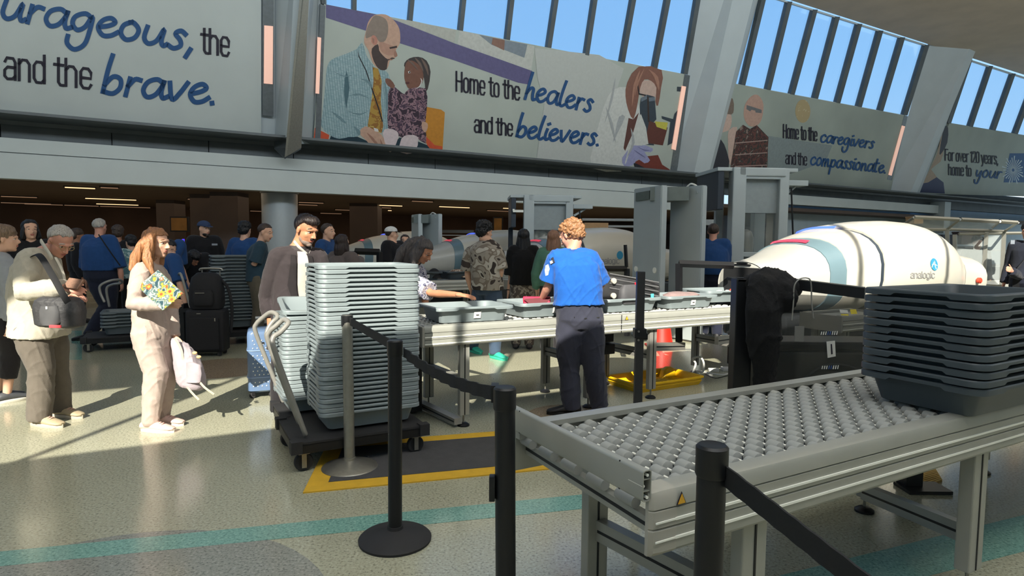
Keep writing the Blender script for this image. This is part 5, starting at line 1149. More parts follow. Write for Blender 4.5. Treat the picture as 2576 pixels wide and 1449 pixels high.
# clear guard and cabinet under the large machine, with labels
pA = D(1945, 985, 4.6); pB_ = D(2172, 985, 4.3)
t = thing('clear_guard_panel', 'transparent guard panel with arrow stickers between the jacket and the dark trays', 'panel', (pA.x, pA.y, 0))
a = Vector((0, 0, 0)); b = loc_of(t, Vector((pB_.x, pB_.y, 0))); zt = D(2050, 742, 4.5).z
bm = nb(); n_ = Vector((0, .008, 0)); prism(bm, [a + Z * .15, b + Z * .15, b + Z * zt, a + Z * zt], n_); finish('clear_sheet', bm, M_SMOKE, t, False)
bm = nb(); tube(bm, [b + Z * .15, b + Z * zt], .008, 6); finish('edge_trim', bm, M_LINE, t)
def on_panel(x, y):
    n = (pB_ - pA).cross(Z); d = ray(x, y); k = (pA - CAM).dot(n) / d.dot(n); return loc_of(t, CAM + d * k) - n.normalized() * -.004 * (1 if n.dot(ray(x, y)) < 0 else -1)
def panel_poly(name, pts, m, th=-.003):
    bm = nb(); prism(bm, [on_panel(*p) for p in pts], Vector((0, th, 0))); return finish(name, bm, m, t, False)
panel_poly('paper_label', [(2079, 859), (2100, 857), (2102, 896), (2082, 900)], M_PAPER)
panel_poly('label_bar', [(2089, 865), (2092, 865), (2094, 890), (2090, 891)], M_INKK, -.006)
for y0 in (838, 924):
    for k in range(8):
        x0 = 2064 + k * 5.6 + (6 if y0 > 900 else 0) * .4
        m_ = M_PAPER if k not in (3, 4) else mat('strip_blue', (60, 90, 150), .5)
        panel_poly('arrow_strip', [(x0, y0 + 4), (x0 + 2.2, y0 - 4 - k * .2), (x0 + 4.2, y0 - 4 - k * .2), (x0 + 2.4, y0 + 4)], m_)
panel_poly('yellow_label', [(2138, 778), (2153, 778), (2156, 789), (2141, 790)], mat('label_yellow', (220, 200, 70), .6)); panel_poly('yellow_label', [(2115, 790), (2134, 790), (2134, 794), (2116, 793)], mat('label_yellow', (220, 200, 70), .6)); panel_poly('small_print', [(2112, 779), (2132, 780), (2133, 787), (2114, 787)], M_PAPER)
t = thing('equipment_case', 'dark wheeled equipment case behind the clear guard panel', 'case', D(2040, 960, 4.95) * 1.0)
t.location.z = 0
finish('case_body', boxes([((.05, 0, .36), (.9, .35, .6))], .02), mat('case_black', (34, 34, 36), .3, var=.3, scale=5, coat=.3), t, False); finish('case_lid', boxes([((.05, 0, .70), (.92, .37, .07))], .02), M_BLACK, t, False)
for k in (-.3, .3): finish('caster_block', boxes([((k, -.1, .03), (.06, .06, .06)), ((k, .12, .03), (.06, .06, .06))], .01), M_RUB, t, False)
finish('white_card', boxes([((-.2, -.19, .8), (.07, .01, .12))]), M_PAPER, t, False)
bm = nb(); tube(bm, spline([(-.5, -.1, .05), (-.3, -.2, .3), (0, -.19, .55), (.3, -.2, .5), (.45, -.2, .2)], 5), .012, 6); finish('cable', bm, M_RUB, t)
# fan-like round thing and cables left of it
t = thing('power_cable', 'white cable coil and plug on the floor beside the yellow tray', 'cable', G(1775, 950))
def L(*p): return loc_of(t, G(*p) if len(p) == 2 else G(p[0], p[1], p[2]))
bm = nb(); tube(bm, spline([loc_of(t, D(1742, 940, 6.9)), loc_of(t, D(1750, 915, 6.9)), loc_of(t, D(1742, 903, 6.9)), loc_of(t, D(1760, 898, 6.9)), loc_of(t, D(1770, 912, 6.9)), loc_of(t, D(1768, 935, 6.9)), loc_of(t, D(1752, 932, 6.9)), loc_of(t, D(1760, 945, 6.9))], 6), .012, 8, flat=False); finish('coil', bm, M_PAPER, t)
bm = nb(); tube(bm, spline([L(1768, 935), L(1790, 940), L(1820, 943), L(1845, 935)], 5), .01, 6, flat=False); finish('lead', bm, M_PAPER, t); bm = nb(); tube(bm, spline([L(1775, 942), L(1800, 952), L(1830, 946), L(1860, 950)], 5), .008, 6, flat=False); finish('lead', bm, M_BLACK, t)
finish('plug', boxes([(tuple(L(1795, 935) + Z * .02), (.12, .06, .04)), (tuple(L(1830, 932) + Z * .02), (.14, .1, .04))], .01), M_PAPER, t, False)
# yellow tray on the floor
t = uvthing('yellow_tray', 'shallow bright yellow tray on the floor by the officer', 'tray', 4.49, 4.95, 0, None, 0.02)
bm = nb(); loft(bm, [rrect(.84, .44, .03, .012), rrect(.88, .48, .04, .09), rrect(.92, .52, .04, .095), rrect(.94, .54, .05, .09), rrect(.94, .54, .05, .075), rrect(.90, .50, .04, .075), rrect(.90, .50, .04, .05), rrect(.91, .51, .04, .045), rrect(.86, .46, .03, 0)]); finish('tray_body', bm, M_YEL, t, True, 30)
bm = nb()
for k in range(14): tube(bm, [(-.36 + k * .055, -.2, .014), (-.36 + k * .055, .2, .014)], .008, 5)
finish('drain_rib', bm, M_YEL, t)
bm = nb(); loft(bm, [rrect(.2, .1, .03, .01), rrect(.16, .08, .03, .1), rrect(.06, .05, .02, .13)]) 
for v in bm.verts: v.co += Vector((.33, .15, 0))
finish('moulded_corner', bm, M_YEL, t)
# traffic cone
pc = D(1664, 862, 8.9); pc.z = 0; t = thing('traffic_cone', 'red traffic cone under the sunlit conveyor', 'cone', pc)
finish('base', boxes([((0, 0, .015), (.42, .36, .03))], .01), mat('cone_base', (150, 40, 34), .6), t, False); bm = nb(); lathe(bm, [(.17, .03), (.16, .06), (.07, .62), (.05, .70)], 24); finish('cone', bm, M_RED, t)
# clear shelters at the right
t = thing('clear_plastic_booth', 'aluminium and clear plastic screening booth at the right edge behind the large scanner', 'booth', D(2420, 730, 10.5)); t.location.z = 0
def bar(a, b, r=.03, name='frame_post', m=None): bm = nb(); tube(bm, [loc_of(t, a), loc_of(t, b)], r, 4); return finish(name, bm, m or M_ALU, t, False)
Yb = 10.5
for x0, x1, y0, y1 in ((2383, 2385, 575, 735), (2402, 2403, 590, 735), (2482, 2472, 583, 735), (2526, 2520, 588, 722)): bar(D(x0, y0, Yb), D(x1, y1, Yb), .04)
for a, b in (((2300, 546), (2412, 552)), ((2418, 552), (2512, 557)), ((2518, 557), (2560, 560))): bar(D(*a, Yb - .6), D(*b, Yb - .6), .03, 'top_rail')
for a, b in (((2300, 547), (2272, 565)), ((2415, 552), (2385, 575)), ((2516, 557), (2498, 572)), ((2560, 560), (2530, 580))): bar(D(*a, Yb - .6), D(*b, Yb), .025, 'sloped_rail')
for a, b in (((2280, 575), (2390, 578)), ((2390, 577), (2530, 582)), ((2412, 588), (2600, 586))): bar(D(*a, Yb), D(*b, Yb), .025, 'cross_rail')
for q in (((2300, 547), (2412, 553), (2384, 576), (2272, 567)), ((2418, 553), (2512, 558), (2496, 578), (2388, 577))):
    bm = nb(); prism(bm, [loc_of(t, D(*p, Yb - .6 if i < 2 else Yb)) for i, p in enumerate(q)], Vector((0, 0, .012))); finish('roof_sheet', bm, M_GLASS, t, False)
for x0, x1 in ((2403, 2472), (2484, 2524)):
    bm = nb(); prism(bm, [loc_of(t, D(*p, Yb)) for p in ((x0, 592), (x1, 592), (x1, 728), (x0, 728))], Vector((0, .012, 0))); finish('wall_sheet', bm, M_GLASS, t, False)
for x0 in (2383, 2473, 2521): bar(D(x0, 700, Yb), Vector((D(x0, 700, Yb).x, Yb, 0)), .04, 'frame_leg')
t = plain_conveyor('far conveyor end with pale trays under the clear booth', 12.2, 14.6, 5.1, .86)
frame_barrier('grey monitor arm post at the right edge', [(2556, 735), (2558, 680)], .06, 9.6)
# stored goods seen through the booth
for k, (x, y, w, h, m, lab) in enumerate([(2300, 555, .2, .14, mat('cardboard', (176, 140, 100)), 'small tan carton on the far counter left of the booth'), (2430, 600, .4, .25, mat('brown_bag', (70, 54, 50), .7), 'dark brown bag on the far counter seen through the booth'), (2440, 640, .45, .3, mat('grey_bag', (120, 122, 124), .7), 'grey bag on the far counter seen through the booth'), (2372, 610, .25, .3, M_STEELD, 'dark bin on the far counter left of the booth posts')]):
    p = D(x, y, 13.0); t = thing('counter_item', lab, 'container', p); finish('item_body', boxes([((0, 0, 0), (w, .3, h))], .03), m, t, False); finish('item_lid', boxes([((0, 0, h / 2), (w * 1.02, .31, .03))], .01), m, t, False)
a_ = D(2290, 660, 13.0); t = thing('far_counter', 'long pale counter behind the clear booth', 'counter', (D(2430, 660, 13.0).x, 13.2, 0)); finish('counter_top', boxes([((0, 0, 1.10), (5, .7, .05))]), M_SHELF, t, False); finish('counter_front', boxes([((0, .1, .54), (4.9, .5, 1.08))]), M_STEELD, t, False); finish('shelf_unit', boxes([((0, .2, 1.42), (5, .3, .03)), ((-2.4, .2, 1.25), (.04, .3, .35)), ((2.4, .2, 1.25), (.04, .3, .35)), ((0, .2, 1.25), (.04, .3, .35))]), M_SHELF, t, False)

# black jacket draped over the barrier posts
jc = D(1930, 720, 3.72); t = thing('draped_jacket', 'black jacket draped over the thick barrier posts, hanging down in front', 'jacket', jc)
def JP(x, y, Y): return D(x, y, Y) - jc
bm = nb()
tube(bm, [JP(1892, 715, 3.72), JP(1925, 705, 3.66), JP(1965, 712, 3.66), JP(1996, 728, 3.70)], [.06, .085, .075, .05], 14, flat=False)
tube(bm, [JP(1925, 712, 3.62), JP(1918, 780, 3.58), JP(1922, 850, 3.60), JP(1926, 920, 3.64), JP(1926, 985, 3.68)], [(.10, .06), (.10, .05), (.105, .045), (.07, .04), (.06, .035)], 16, ref=Vector((1, 0, 0)), flat=False)
tube(bm, [JP(1975, 720, 3.60), JP(1985, 750, 3.58), JP(1978, 775, 3.60)], [(.05, .04), (.055, .04), (.04, .03)], 12, ref=Vector((1, 0, 0)), flat=False)
tube(bm, [JP(1955, 730, 3.60), JP(1948, 800, 3.60), JP(1950, 850, 3.62), JP(1936, 900, 3.62)], [(.045, .04), (.045, .04), (.05, .035), (.03, .03)], 12, ref=Vector((1, 0, 0)), flat=False)
JACK = (t, bm)
t3 = thing('dangling_cord', 'thin grey cord looped over the rail bar and hanging beside the jacket', 'cord', D(2005, 705, 3.6))
bm2 = nb(); tube(bm2, spline([D(x, y, 3.55) - D(2005, 705, 3.6) for x, y in ((1992, 805), (1996, 760), (1998, 720), (2012, 702), (2032, 700), (2040, 712), (2042, 760), (2046, 800))], 5), .004, 6, flat=False); finish('cord', bm2, M_GREYB, t3)
# ======================= PEOPLE =======================
def tmp_mesh(bm, voxel, sm):
    bmesh.ops.recalc_face_normals(bm, faces=bm.faces)
    me = bpy.data.meshes.new('tmp'); bm.to_mesh(me); bm.free(); o = bpy.data.objects.new('tmp', me); COL.objects.link(o)
    r = o.modifiers.new('r', 'REMESH'); r.mode = 'VOXEL'; r.voxel_size = voxel; r.use_smooth_shade = True
    if sm: s = o.modifiers.new('s', 'SMOOTH'); s.factor = .5; s.iterations = sm
    dg = bpy.context.evaluated_depsgraph_get(); out = bpy.data.meshes.new_from_object(o.evaluated_get(dg))
    bpy.data.objects.remove(o); bpy.data.meshes.remove(me); return out
def ell(bm, c, r, ax, sub=3):
    g = bmesh.ops.create_icosphere(bm, subdivisions=sub, radius=1); f, l, u = ax
    for v in g['verts']: v.co = c + f * (v.co.x * r[0]) + l * (v.co.y * r[1]) + u * (v.co.z * r[2]); v.tag = True
    return g['verts']
def folds(me, amp, fr=(9, 9, 5), seed=0, sharp=True):
    nrm = [v.normal.copy() for v in me.vertices]
    for v, n in zip(me.vertices, nrm):
        x, y, z = v.co; a = noise.noise(Vector((x * 5 + seed, y * 5, z * 4)))
        # long creases: two families of slanted ridges
        b = noise.noise(Vector(((x + y) * fr[0] * .9 + z * 3.0 + seed, (x - y) * 4, z * 2.2))); c = noise.noise(Vector(((x - y) * fr[1] * .9 - z * 7.0, (x + y) * 3 + seed, z * 3.0 + 5)))
        b = max(0, 1 - abs(b) * 4.5); c = max(0, 1 - abs(c) * 5.5)
        v.co += n * amp * (a * .9 + (.55 * b * b + .5 * c * c - .25 if sharp else 0))
def strands(me, c, amp, f1=60, f2=4, seed=0):
    nrm = [v.normal.copy() for v in me.vertices]
    for v, n in zip(me.vertices, nrm):
        d = v.co - c; a = math.atan2(d.y, d.x); r = noise.noise(Vector((math.cos(a) * f1 * .1, math.sin(a) * f1 * .1, d.z * f2 + seed))) ; r2 = noise.noise(Vector((d.x * f1, d.y * f1, d.z * f2 * 1.5 + seed)))
        v.co += n * amp * (r * .6 + r2)
def curls(me, amp, f=26, seed=0):
    nrm = [v.normal.copy() for v in me.vertices]
    for v, n in zip(me.vertices, nrm):
        p = v.co * f + Vector((seed, 0, 0)); v.co += n * amp * (abs(noise.noise(p)) * 2.2 - .35 + .5 * noise.noise(p * 2))
def hand(bm, w, d, nrm, k, curl=.35, side=1, spread=1.0):
    """w wrist, d toward the fingers, nrm back-of-hand normal, side: which way the thumb lies"""
    d = d.normalized(); nrm = (nrm - d * nrm.dot(d)).normalized(); s = d.cross(nrm).normalized() * side; pn = -nrm
    tube(bm, [w - d * .03 * k, w, w + d * .03 * k, w + d * .065 * k, w + d * .088 * k], [(.026 * k, .02 * k), (.026 * k, .019 * k), (.036 * k, .017 * k), (.041 * k, .015 * k), (.038 * k, .012 * k)], 12, ref=s, flat=False)
    for i, (o, L) in enumerate(((.030, .070), (.010, .079), (-.011, .073), (-.030, .057))):
        b = w + d * .078 * k + s * o * k; a = curl * (1 + .12 * i); p = [b]; dd = (d + s * (o * 2.2 * spread)).normalized()
        for q, f in enumerate((.45, .32, .25)):
            ang = a * (q + .6); dv = dd * math.cos(ang) + pn * math.sin(ang); p.append(p[-1] + dv * L * f * k)
        tube(bm, p, [.0095 * k, .0092 * k, .0085 * k, .0068 * k], 8, flat=False)
    b = w + d * .022 * k + s * .026 * k; td = (d * .75 + s * .75 + pn * .25 * (1 + curl)).normalized()
    tube(bm, [b, b + td * .035 * k, b + td * .06 * k + d * .004 * k, b + td * .075 * k + d * .016 * k], [.0135 * k, .0115 * k, .010 * k, .0078 * k], 8, flat=False)
SK = {'fair': (214, 168, 142), 'pink': (206, 150, 128), 'tan': (188, 132, 100), 'brown': (150, 104, 80), 'pale': (226, 186, 164)}
def skin(k): return mat('skin_' + k, SK[k], .5, var=.06, scale=14, spec=.4)
def cloth(name, c, **kw): return mat('cloth_' + name, c, kw.pop('rough', .88), var=kw.pop('var', .07), scale=kw.pop('scale', 20), bump=kw.pop('bump', .25), bscale=kw.pop('bscale', 220), spec=.25, sheen=kw.pop('sheen', .1))
def person(label, foot, Y0, Hh, yaw, J=None, sk='fair', top=None, bot=None, shoe=(40, 40, 44), hair=None, hy=None, hp=0.0, hr=0.0, vox=.013, fat=0.0, belly=0.0, handc=(.35, .35), hn=None, hd=None, group=None, female=False, chest=None, face=True):
    """foot: picture x of the standing point; J: joint overrides {name: (px, py, dY)}"""
    s = Hh / 1.75; ya = math.radians(yaw); f = Vector((math.cos(ya), math.sin(ya), 0)); l = Vector((-math.sin(ya), math.cos(ya), 0))
    g = D(foot, 900, Y0); g.z = 0; K = {}
    def at(a, b, c): return g + f * (a * s) + l * (b * s) + Z * (c * s)
    for nme, sg in (('L', 1), ('R', -1)):
        K['ank' + nme] = at(-.02, .10 * sg, .085); K['knee' + nme] = at(.03, .095 * sg, .49); K['hip' + nme] = at(0, .085 * sg, .93)
        K['sh' + nme] = at(-.01, (.165 if female else .185) * sg, 1.425); K['el' + nme] = at(-.05, .235 * sg, 1.12); K['wr' + nme] = at(.04, .25 * sg, .87)
    K['pel'] = at(0, 0, .96); K['neck'] = at(-.01, 0, 1.475); K['head'] = at(.025, 0, 1.625)
    for n_, q in (J or {}).items(): K[n_] = D(q[0], q[1], Y0 + q[2])
    for nme in 'LR': K['ank' + nme].z = .085 * s
    if J and 'pel' in J and 'hipL' not in J:
        for nme, sg in (('L', 1), ('R', -1)): K['hip' + nme] = K['pel'] + l * (.085 * s * sg) - Z * .03
    if J and 'neck' in J and 'shL' not in J and 'shR' not in J:
        for nme, sg in (('L', 1), ('R', -1)): K['sh' + nme] = K['neck'] + l * (.185 * s * sg) - Z * .05
    t = thing('person', label, 'person', g, 0, group); o0 = Vector(g)
    for n_ in K: K[n_] = K[n_] - o0
    spine = (K['neck'] - K['pel']); slen = spine.length; sd_ = spine.normalized()
    latS = (K['shL'] - K['shR']); latS = (latS - sd_ * latS.dot(sd_)); latS = latS.normalized() if latS.length > .05 else l.copy()
    latH = (K['hipL'] - K['hipR']); latH = Vector((latH.x, latH.y, 0)); latH = latH.normalized() if latH.length > .03 else l.copy()
    if latS.dot(l) < .2: latS = l.copy()
    if latH.dot(l) < .2: latH = l.copy()
    def stn(h, hw, dp, off=0.0):
        """station h metres above the pelvis along a spine bowed a little backward"""
        q = max(0, min(1, h / slen)); c = K['pel'] + sd_ * h; lat = latH.lerp(latS, q).normalized(); fw = lat.cross(sd_).normalized(); 
        bow = math.sin(max(0, min(1, q)) * math.pi) * (.03 if chest is None else chest)
        return (c - fw * bow + fw * off, lat, hw * s, fw, dp * s)
    def tor(bm, sts, add=0.0, n=24):
        R = []
        for c, lat, hw, fw, dp in sts:
            R.append([c + lat * ((hw + add) * math.copysign(abs(math.cos(a)) ** .8, math.cos(a))) + fw * ((dp + add) * math.copysign(abs(math.sin(a)) ** .85, math.sin(a))) for a in [2 * math.pi * k / n for k in range(n)]])
        loft(bm, R)
    cw = -.02 if female else 0.0
    base = [stn(-.14 * s, .12, .09), stn(-.06 * s, .155 + fat, .115 + fat * .5), stn(.04 * s, .155 + fat, .112 + fat * .6 + belly * .4), stn(.16 * s, .135 + fat + cw * .6, .10 + fat * .6 + belly, belly * .4), stn(.30 * s, .152 + fat * .8 + cw, .11 + fat * .5 + belly * .5, belly * .3), stn(slen - .13 * s, .160 + fat * .4 + cw, .112 + fat * .3), stn(slen - .065 * s, .145 + fat * .2 + cw, .085), stn(slen - .02 * s, .085, .062), stn(slen + .02 * s, .06, .058)]
    # ---- body: one continuous surface
    bm = nb(); tor(bm, base)
    hyaw = math.radians(hy if hy is not None else yaw); hf0 = Vector((math.cos(hyaw), math.sin(hyaw), 0)); hl = Vector((-math.sin(hyaw), math.cos(hyaw), 0))
    hpr = math.radians(hp); hf = hf0 * math.cos(hpr) - Z * math.sin(hpr); hu = hf.cross(hl)
    if hr: a_ = math.radians(hr); hl, hu = hl * math.cos(a_) + hu * math.sin(a_), hu * math.cos(a_) - hl * math.sin(a_)
    ax = (hf, hl, hu); hc = K['head']; k = s * 1.03
    def HP(x, y, z): return hc + hf * (x * k) + hl * (y * k) + hu * (z * k)
    def he(x, y, z, rx, ry, rz, sub=3): ell(bm, HP(x, y, z), (rx * k, ry * k, rz * k), ax, sub)
    he(-.014, 0, .035, .094, .074, .082); he(.02, 0, -.03, .068, .060, .083); he(.028, 0, -.078, .050, .050, .040); he(.060, 0, -.098, .022, .024, .018)
    tube(bm, [HP(.068, -.046, .018), HP(.084, -.02, .026), HP(.086, 0, .024), HP(.084, .02, .026), HP(.068, .046, .018)], .0105 * k, 8, flat=False)
    tube(bm, [HP(.084, 0, .02), HP(.096, 0, -.006), HP(.108, 0, -.029)], [.0075 * k, .009 * k, .0112 * k], 8, flat=False)
    for q in (-1, 1): he(.094, .011 * q, -.034, .011, .008, .007, 2); he(.046, .036 * q, -.026, .028, .022, .026); he(-.008, .075 * q, -.006, .018, .009, .032, 2)
    he(.080, 0, -.056, .014, .026, .007, 2); he(.078, 0, -.068, .014, .022, .008, 2)
    tube(bm, [HP(-.022, 0, -.03), HP(-.026, 0, -.08), K['neck'] * 1.0 + sd_ * .0, K['neck'] - sd_ * .06 * s], [.055 * k, .054 * k, .060 * k, .075 * k], 14, flat=False)
    for nme, sg in (('L', 1), ('R', -1)):
        a, b, c = K['sh' + nme], K['el' + nme], K['wr' + nme]
        tube(bm, [a, a.lerp(b, .5), b, b.lerp(c, .3), c], [.056 * s, .046 * s, .038 * s, .040 * s, .026 * s], 12, flat=False)
        tube(bm, [K['neck'] - sd_ * .05 * s, a], [.05 * s, .055 * s], 12, flat=False)
        dd = (c - b).normalized(); dv = dd
        if hd and hd.get(nme): dv = Vector(hd[nme])
        nv = latS * sg if not (hn and hn.get(nme)) else Vector(hn[nme])
        hand(bm, c, dv, nv, s, handc[0 if nme == 'L' else 1], side=(1 if nme == 'L' else -1) * (-1 if False else 1))
        h_, kn, an = K['hip' + nme], K['knee' + nme], K['ank' + nme]
        tube(bm, [h_, h_.lerp(kn, .4), kn, kn.lerp(an, .3), an], [.088 * s + fat * .5, .078 * s + fat * .4, .054 * s, .054 * s, .036 * s], 12, flat=False)
    me = tmp_mesh(bm, vox, 2 if vox < .01 else 1); body = link('body', me, skin(sk), t)
    # ---- feet and shoes
    for nme in ('L', 'R'):
        an = K['ank' + nme]; td = f.copy()
        if J and ('toe' + nme) in J: td = K['toe' + nme] - an; td.z = 0; td.normalize()
        sl = td.cross(Z); zz = an.z - .085 * s; zr = Vector((an.x, an.y, max(zz, 0)))
        s0_ = s; s = s * 1.18
        bm = nb(); prof = [(-.07, .026, .01, .055), (-.05, .034, .008, .075), (0, .036, .008, .085), (.06, .040, .008, .066), (.12, .044, .008, .046), (.165, .038, .010, .034), (.185, .022, .014, .026)]
        R = []
        for x, hw, z0, z1 in prof:
            R.append([zr + td * (x * s) + sl * (hw * s * math.cos(a)) + Z * s * ((z0 + z1) / 2 + (z1 - z0) / 2 * math.sin(a) + .008) for a in [2 * math.pi * q / 14 for q in range(14)]])
        loft(bm, R); so = shoe if isinstance(shoe, dict) else {'c': shoe, 'sole': (30, 30, 30)}
        shm = mat('shoe_%d_%d_%d' % tuple(so['c']), so['c'], .6, var=.08, bump=.2); sh_ = finish('shoe', bm, shm, t, True, 60)
        bm = nb(); R = []
        for z_, e_ in ((0, -.002), (.006, .002), (.022, .003), (.026, -.002)):
            ring = []
            for q in range(20):
                a = 2 * math.pi * q / 20; x = .055 + .132 * math.cos(a); hw = (.040 if math.cos(a) > 0 else .034) + e_; ring.append(zr + td * (x * s) + sl * (hw * s * math.sin(a)) + Z * (z_ * s))
            R.append(ring)
        loft(bm, R); finish('sole', bm, mat('sole_%d_%d_%d' % tuple(so['sole']), so['sole'], .6), sh_)
        if so.get('lace'):
            bm = nb()
            for x in (.06, .08, .1): tube(bm, [zr + td * (x * s) - sl * .022 * s + Z * (.078 - x * .22) * s, zr + td * ((x + .004) * s) + Z * (.090 - x * .22) * s, zr + td * (x * s) + sl * .022 * s + Z * (.078 - x * .22) * s], .004, 5)
            finish('lace', bm, mat('lace', so['lace'], .7), sh_)
        s = s0_
    # ---- lower garment
    if bot:
        bm = nb(); fl = bot.get('flare', .0); lo = bot.get('len', 1.0); w0 = bot.get('w', .02)
        tor(bm, [stn(-.16 * s, .12, .10), stn(-.08 * s, .16 + fat, .12 + fat * .6), stn(.02 * s, .158 + fat, .118 + fat * .6 + belly * .4), stn(bot.get('rise', .09) * s, .145 + fat, .108 + fat * .6 + belly * .8, belly * .3)], w0 * .6)
        for nme in ('L', 'R'):
            h_, kn, an = K['hip' + nme], K['knee' + nme], K['ank' + nme]
            end = kn.lerp(an, (lo - .5) * 2) if lo > .5 else h_.lerp(kn, lo * 2); end = end + (end - kn).normalized() * (.035 if lo >= .99 else 0)
            tube(bm, [h_ + Z * .02, h_.lerp(kn, .45), kn, kn.lerp(end, .5), kn.lerp(end, .93), end], [.092 * s + fat * .5 + w0 * .5, .082 * s + fat * .4 + w0, .064 * s + w0 + fl * .2, .062 * s + w0 + fl * .5, .052 * s + w0 + fl, (.050 + bot.get('cuff', .0)) * s + w0 * .9 + fl], 16)
        if bot.get('skirt'):
            tor(bm, [stn(-.75 * s, .20, .17), stn(-.4 * s, .19, .15), stn(-.06 * s, .165, .125), stn(.09 * s, .14, .11)], .02)
        me = tmp_mesh(bm, max(vox * 1.2, .009), 2); folds(me, bot.get('fold', .007), (9, 9, 6), len(label)); tr = link('skirt' if bot.get('skirt') else 'trousers', me, bot['m'], t)
        if bot.get('belt'):
            bm = nb(); st_ = [stn(.075 * s, .149 + fat, .112 + fat * .6 + belly * .8, belly * .3), stn(.105 * s, .147 + fat, .110 + fat * .6 + belly * .8, belly * .3)]; tor(bm, st_, w0 * .6 + .01); finish('belt', bm, mat('belt_leather', (24, 24, 28), .5), tr)
    # ---- upper garment
    if top:
        bm = nb(); w1 = top.get('w', .018); hem = top.get('hem', 0.0)
        st_ = [stn((hem) * s, top.get('hw', .158) + fat, .118 + fat * .6 + belly * .5, belly * .3)]
        if hem < -.05: st_.append(stn(-.04 * s, .160 + fat, .12 + fat * .6 + belly * .5, belly * .3))
        if hem < .1: st_.append(stn(.10 * s, .148 + fat + cw * .5, .110 + fat * .6 + belly, belly * .5))
        st_ += [stn(.20 * s, .146 + fat + cw * .8, .108 + fat * .6 + belly, belly * .45)] + base[4:8]
        tor(bm, st_, w1)
        sl_ = top.get('sleeve', 1.0)
        for nme, sg in (('L', 1), ('R', -1)):
            a, b, c = K['sh' + nme], K['el' + nme], K['wr' + nme]; q0 = a + (K['neck'] - a).normalized() * .02
            tube(bm, [K['neck'] - sd_ * .055 * s + latS * (.03 * sg), q0], [.05 * s + w1, .056 * s + w1], 14, flat=False)
            if sl_ <= .5: tube(bm, [q0, a.lerp(b, .35), a.lerp(b, sl_ * 2)], [.060 * s + w1, .056 * s + w1, .056 * s + w1 * 1.3], 14)
            else:
                e_ = b.lerp(c, (sl_ - .5) * 2); tube(bm, [q0, a.lerp(b, .5), b, b.lerp(e_, .5), e_], [.060 * s + w1, .052 * s + w1, .044 * s + w1, .042 * s + w1, .030 * s + w1], 14)
        me = tmp_mesh(bm, max(vox * 1.2, .009), 2); folds(me, top.get('fold', .006), top.get('ff', (10, 10, 7)), len(label) + 3); gm = link(top.get('name', 'shirt'), me, top['m'], t)
        if top.get('rib'):
            bm = nb(); h0 = hem * s; tor(bm, [stn(h0 - .012 * s, .150 + fat, .112 + fat * .6 + belly * .5, belly * .3), stn(h0 + .03 * s, .158 + fat, .118 + fat * .6 + belly * .5, belly * .3)], w1 * .9); finish('hem_band', bm, top['m'], gm)
            for nme in ('L', 'R'):
                b, c = K['el' + nme], K['wr' + nme]; bm = nb(); tube(bm, [b.lerp(c, .84), b.lerp(c, 1.0)], [.036 * s + w1 * .5, .033 * s + w1 * .3], 16); finish('cuff', bm, top['m'], gm)
        if top.get('collar'):
            bm = nb(); c = K['neck'] + sd_ * .0
            tube(bm, [c - sd_ * .035, c + sd_ * .012], [.084 * s, .072 * s], 20); finish('collar', bm, mat('collar_%s' % top['m'].name, top['collar'], .8), gm)
    # ---- face details
    if face:
        for q in (-1, 1):
            bm = nb(); ell(bm, HP(.0655, .030 * q, .004), (.0135 * k, .0135 * k, .0105 * k), ax, 2); ey = finish('eye', bm, mat('eye_white', (210, 200, 192), .3), t)
            bm = nb(); ell(bm, HP(.0765, .030 * q, .004), (.0035 * k, .0062 * k, .0065 * k), ax, 2); finish('iris', bm, mat('iris', (50, 36, 30), .2), ey)
            bm = nb(); tube(bm, spline([HP(.078, .014 * q, .030), HP(.080, .03 * q, .036), HP(.068, .05 * q, .028)], 3), .0042 * k, 6, flat=False); finish('eyebrow', bm, hair['m'] if hair else skin(sk), t)
        bm = nb(); ell(bm, HP(.083, 0, -.057), (.0125 * k, .023 * k, .0055 * k), ax, 2); ell(bm, HP(.081, 0, -.0675), (.0125 * k, .020 * k, .0062 * k), ax, 2); finish('lips', bm, mat('lips', (168, 92, 84), .5), t)
    # ---- hair
    if hair:
        st = hair['s']; bm = nb(); ell(bm, HP(-.016, 0, .036), ((.101 if st in ('short', 'side', 'fringe') else .104) * k, (.083 if st in ('short', 'side', 'fringe') else .087) * k, (.089 if st in ('short', 'side', 'fringe') else .092) * k), ax, 5); iax = Matrix(ax)
        front = hair.get('front', .40); side = hair.get('side', -.15); back = hair.get('back', -.75); c0 = HP(-.016, 0, .036)
        for v in bm.verts:
            d = iax @ (v.co - c0); d.normalize(); x, z = d.x, d.z
            line = back if x < -.35 else (side + (back - side) * max(0, -x - .0) / .35 if x < 0 else side + (front - side) * min(1, x / .55))
            if st == 'fringe': ok = (z < .35 and z > line and x < .45)
            else: ok = z > line + (.16 if st in ('short', 'side', 'fringe') else .1) * noise.noise(d * 6 + Vector((len(label), 0, 0)))
            if not ok: v.co = c0 + (v.co - c0) * .72
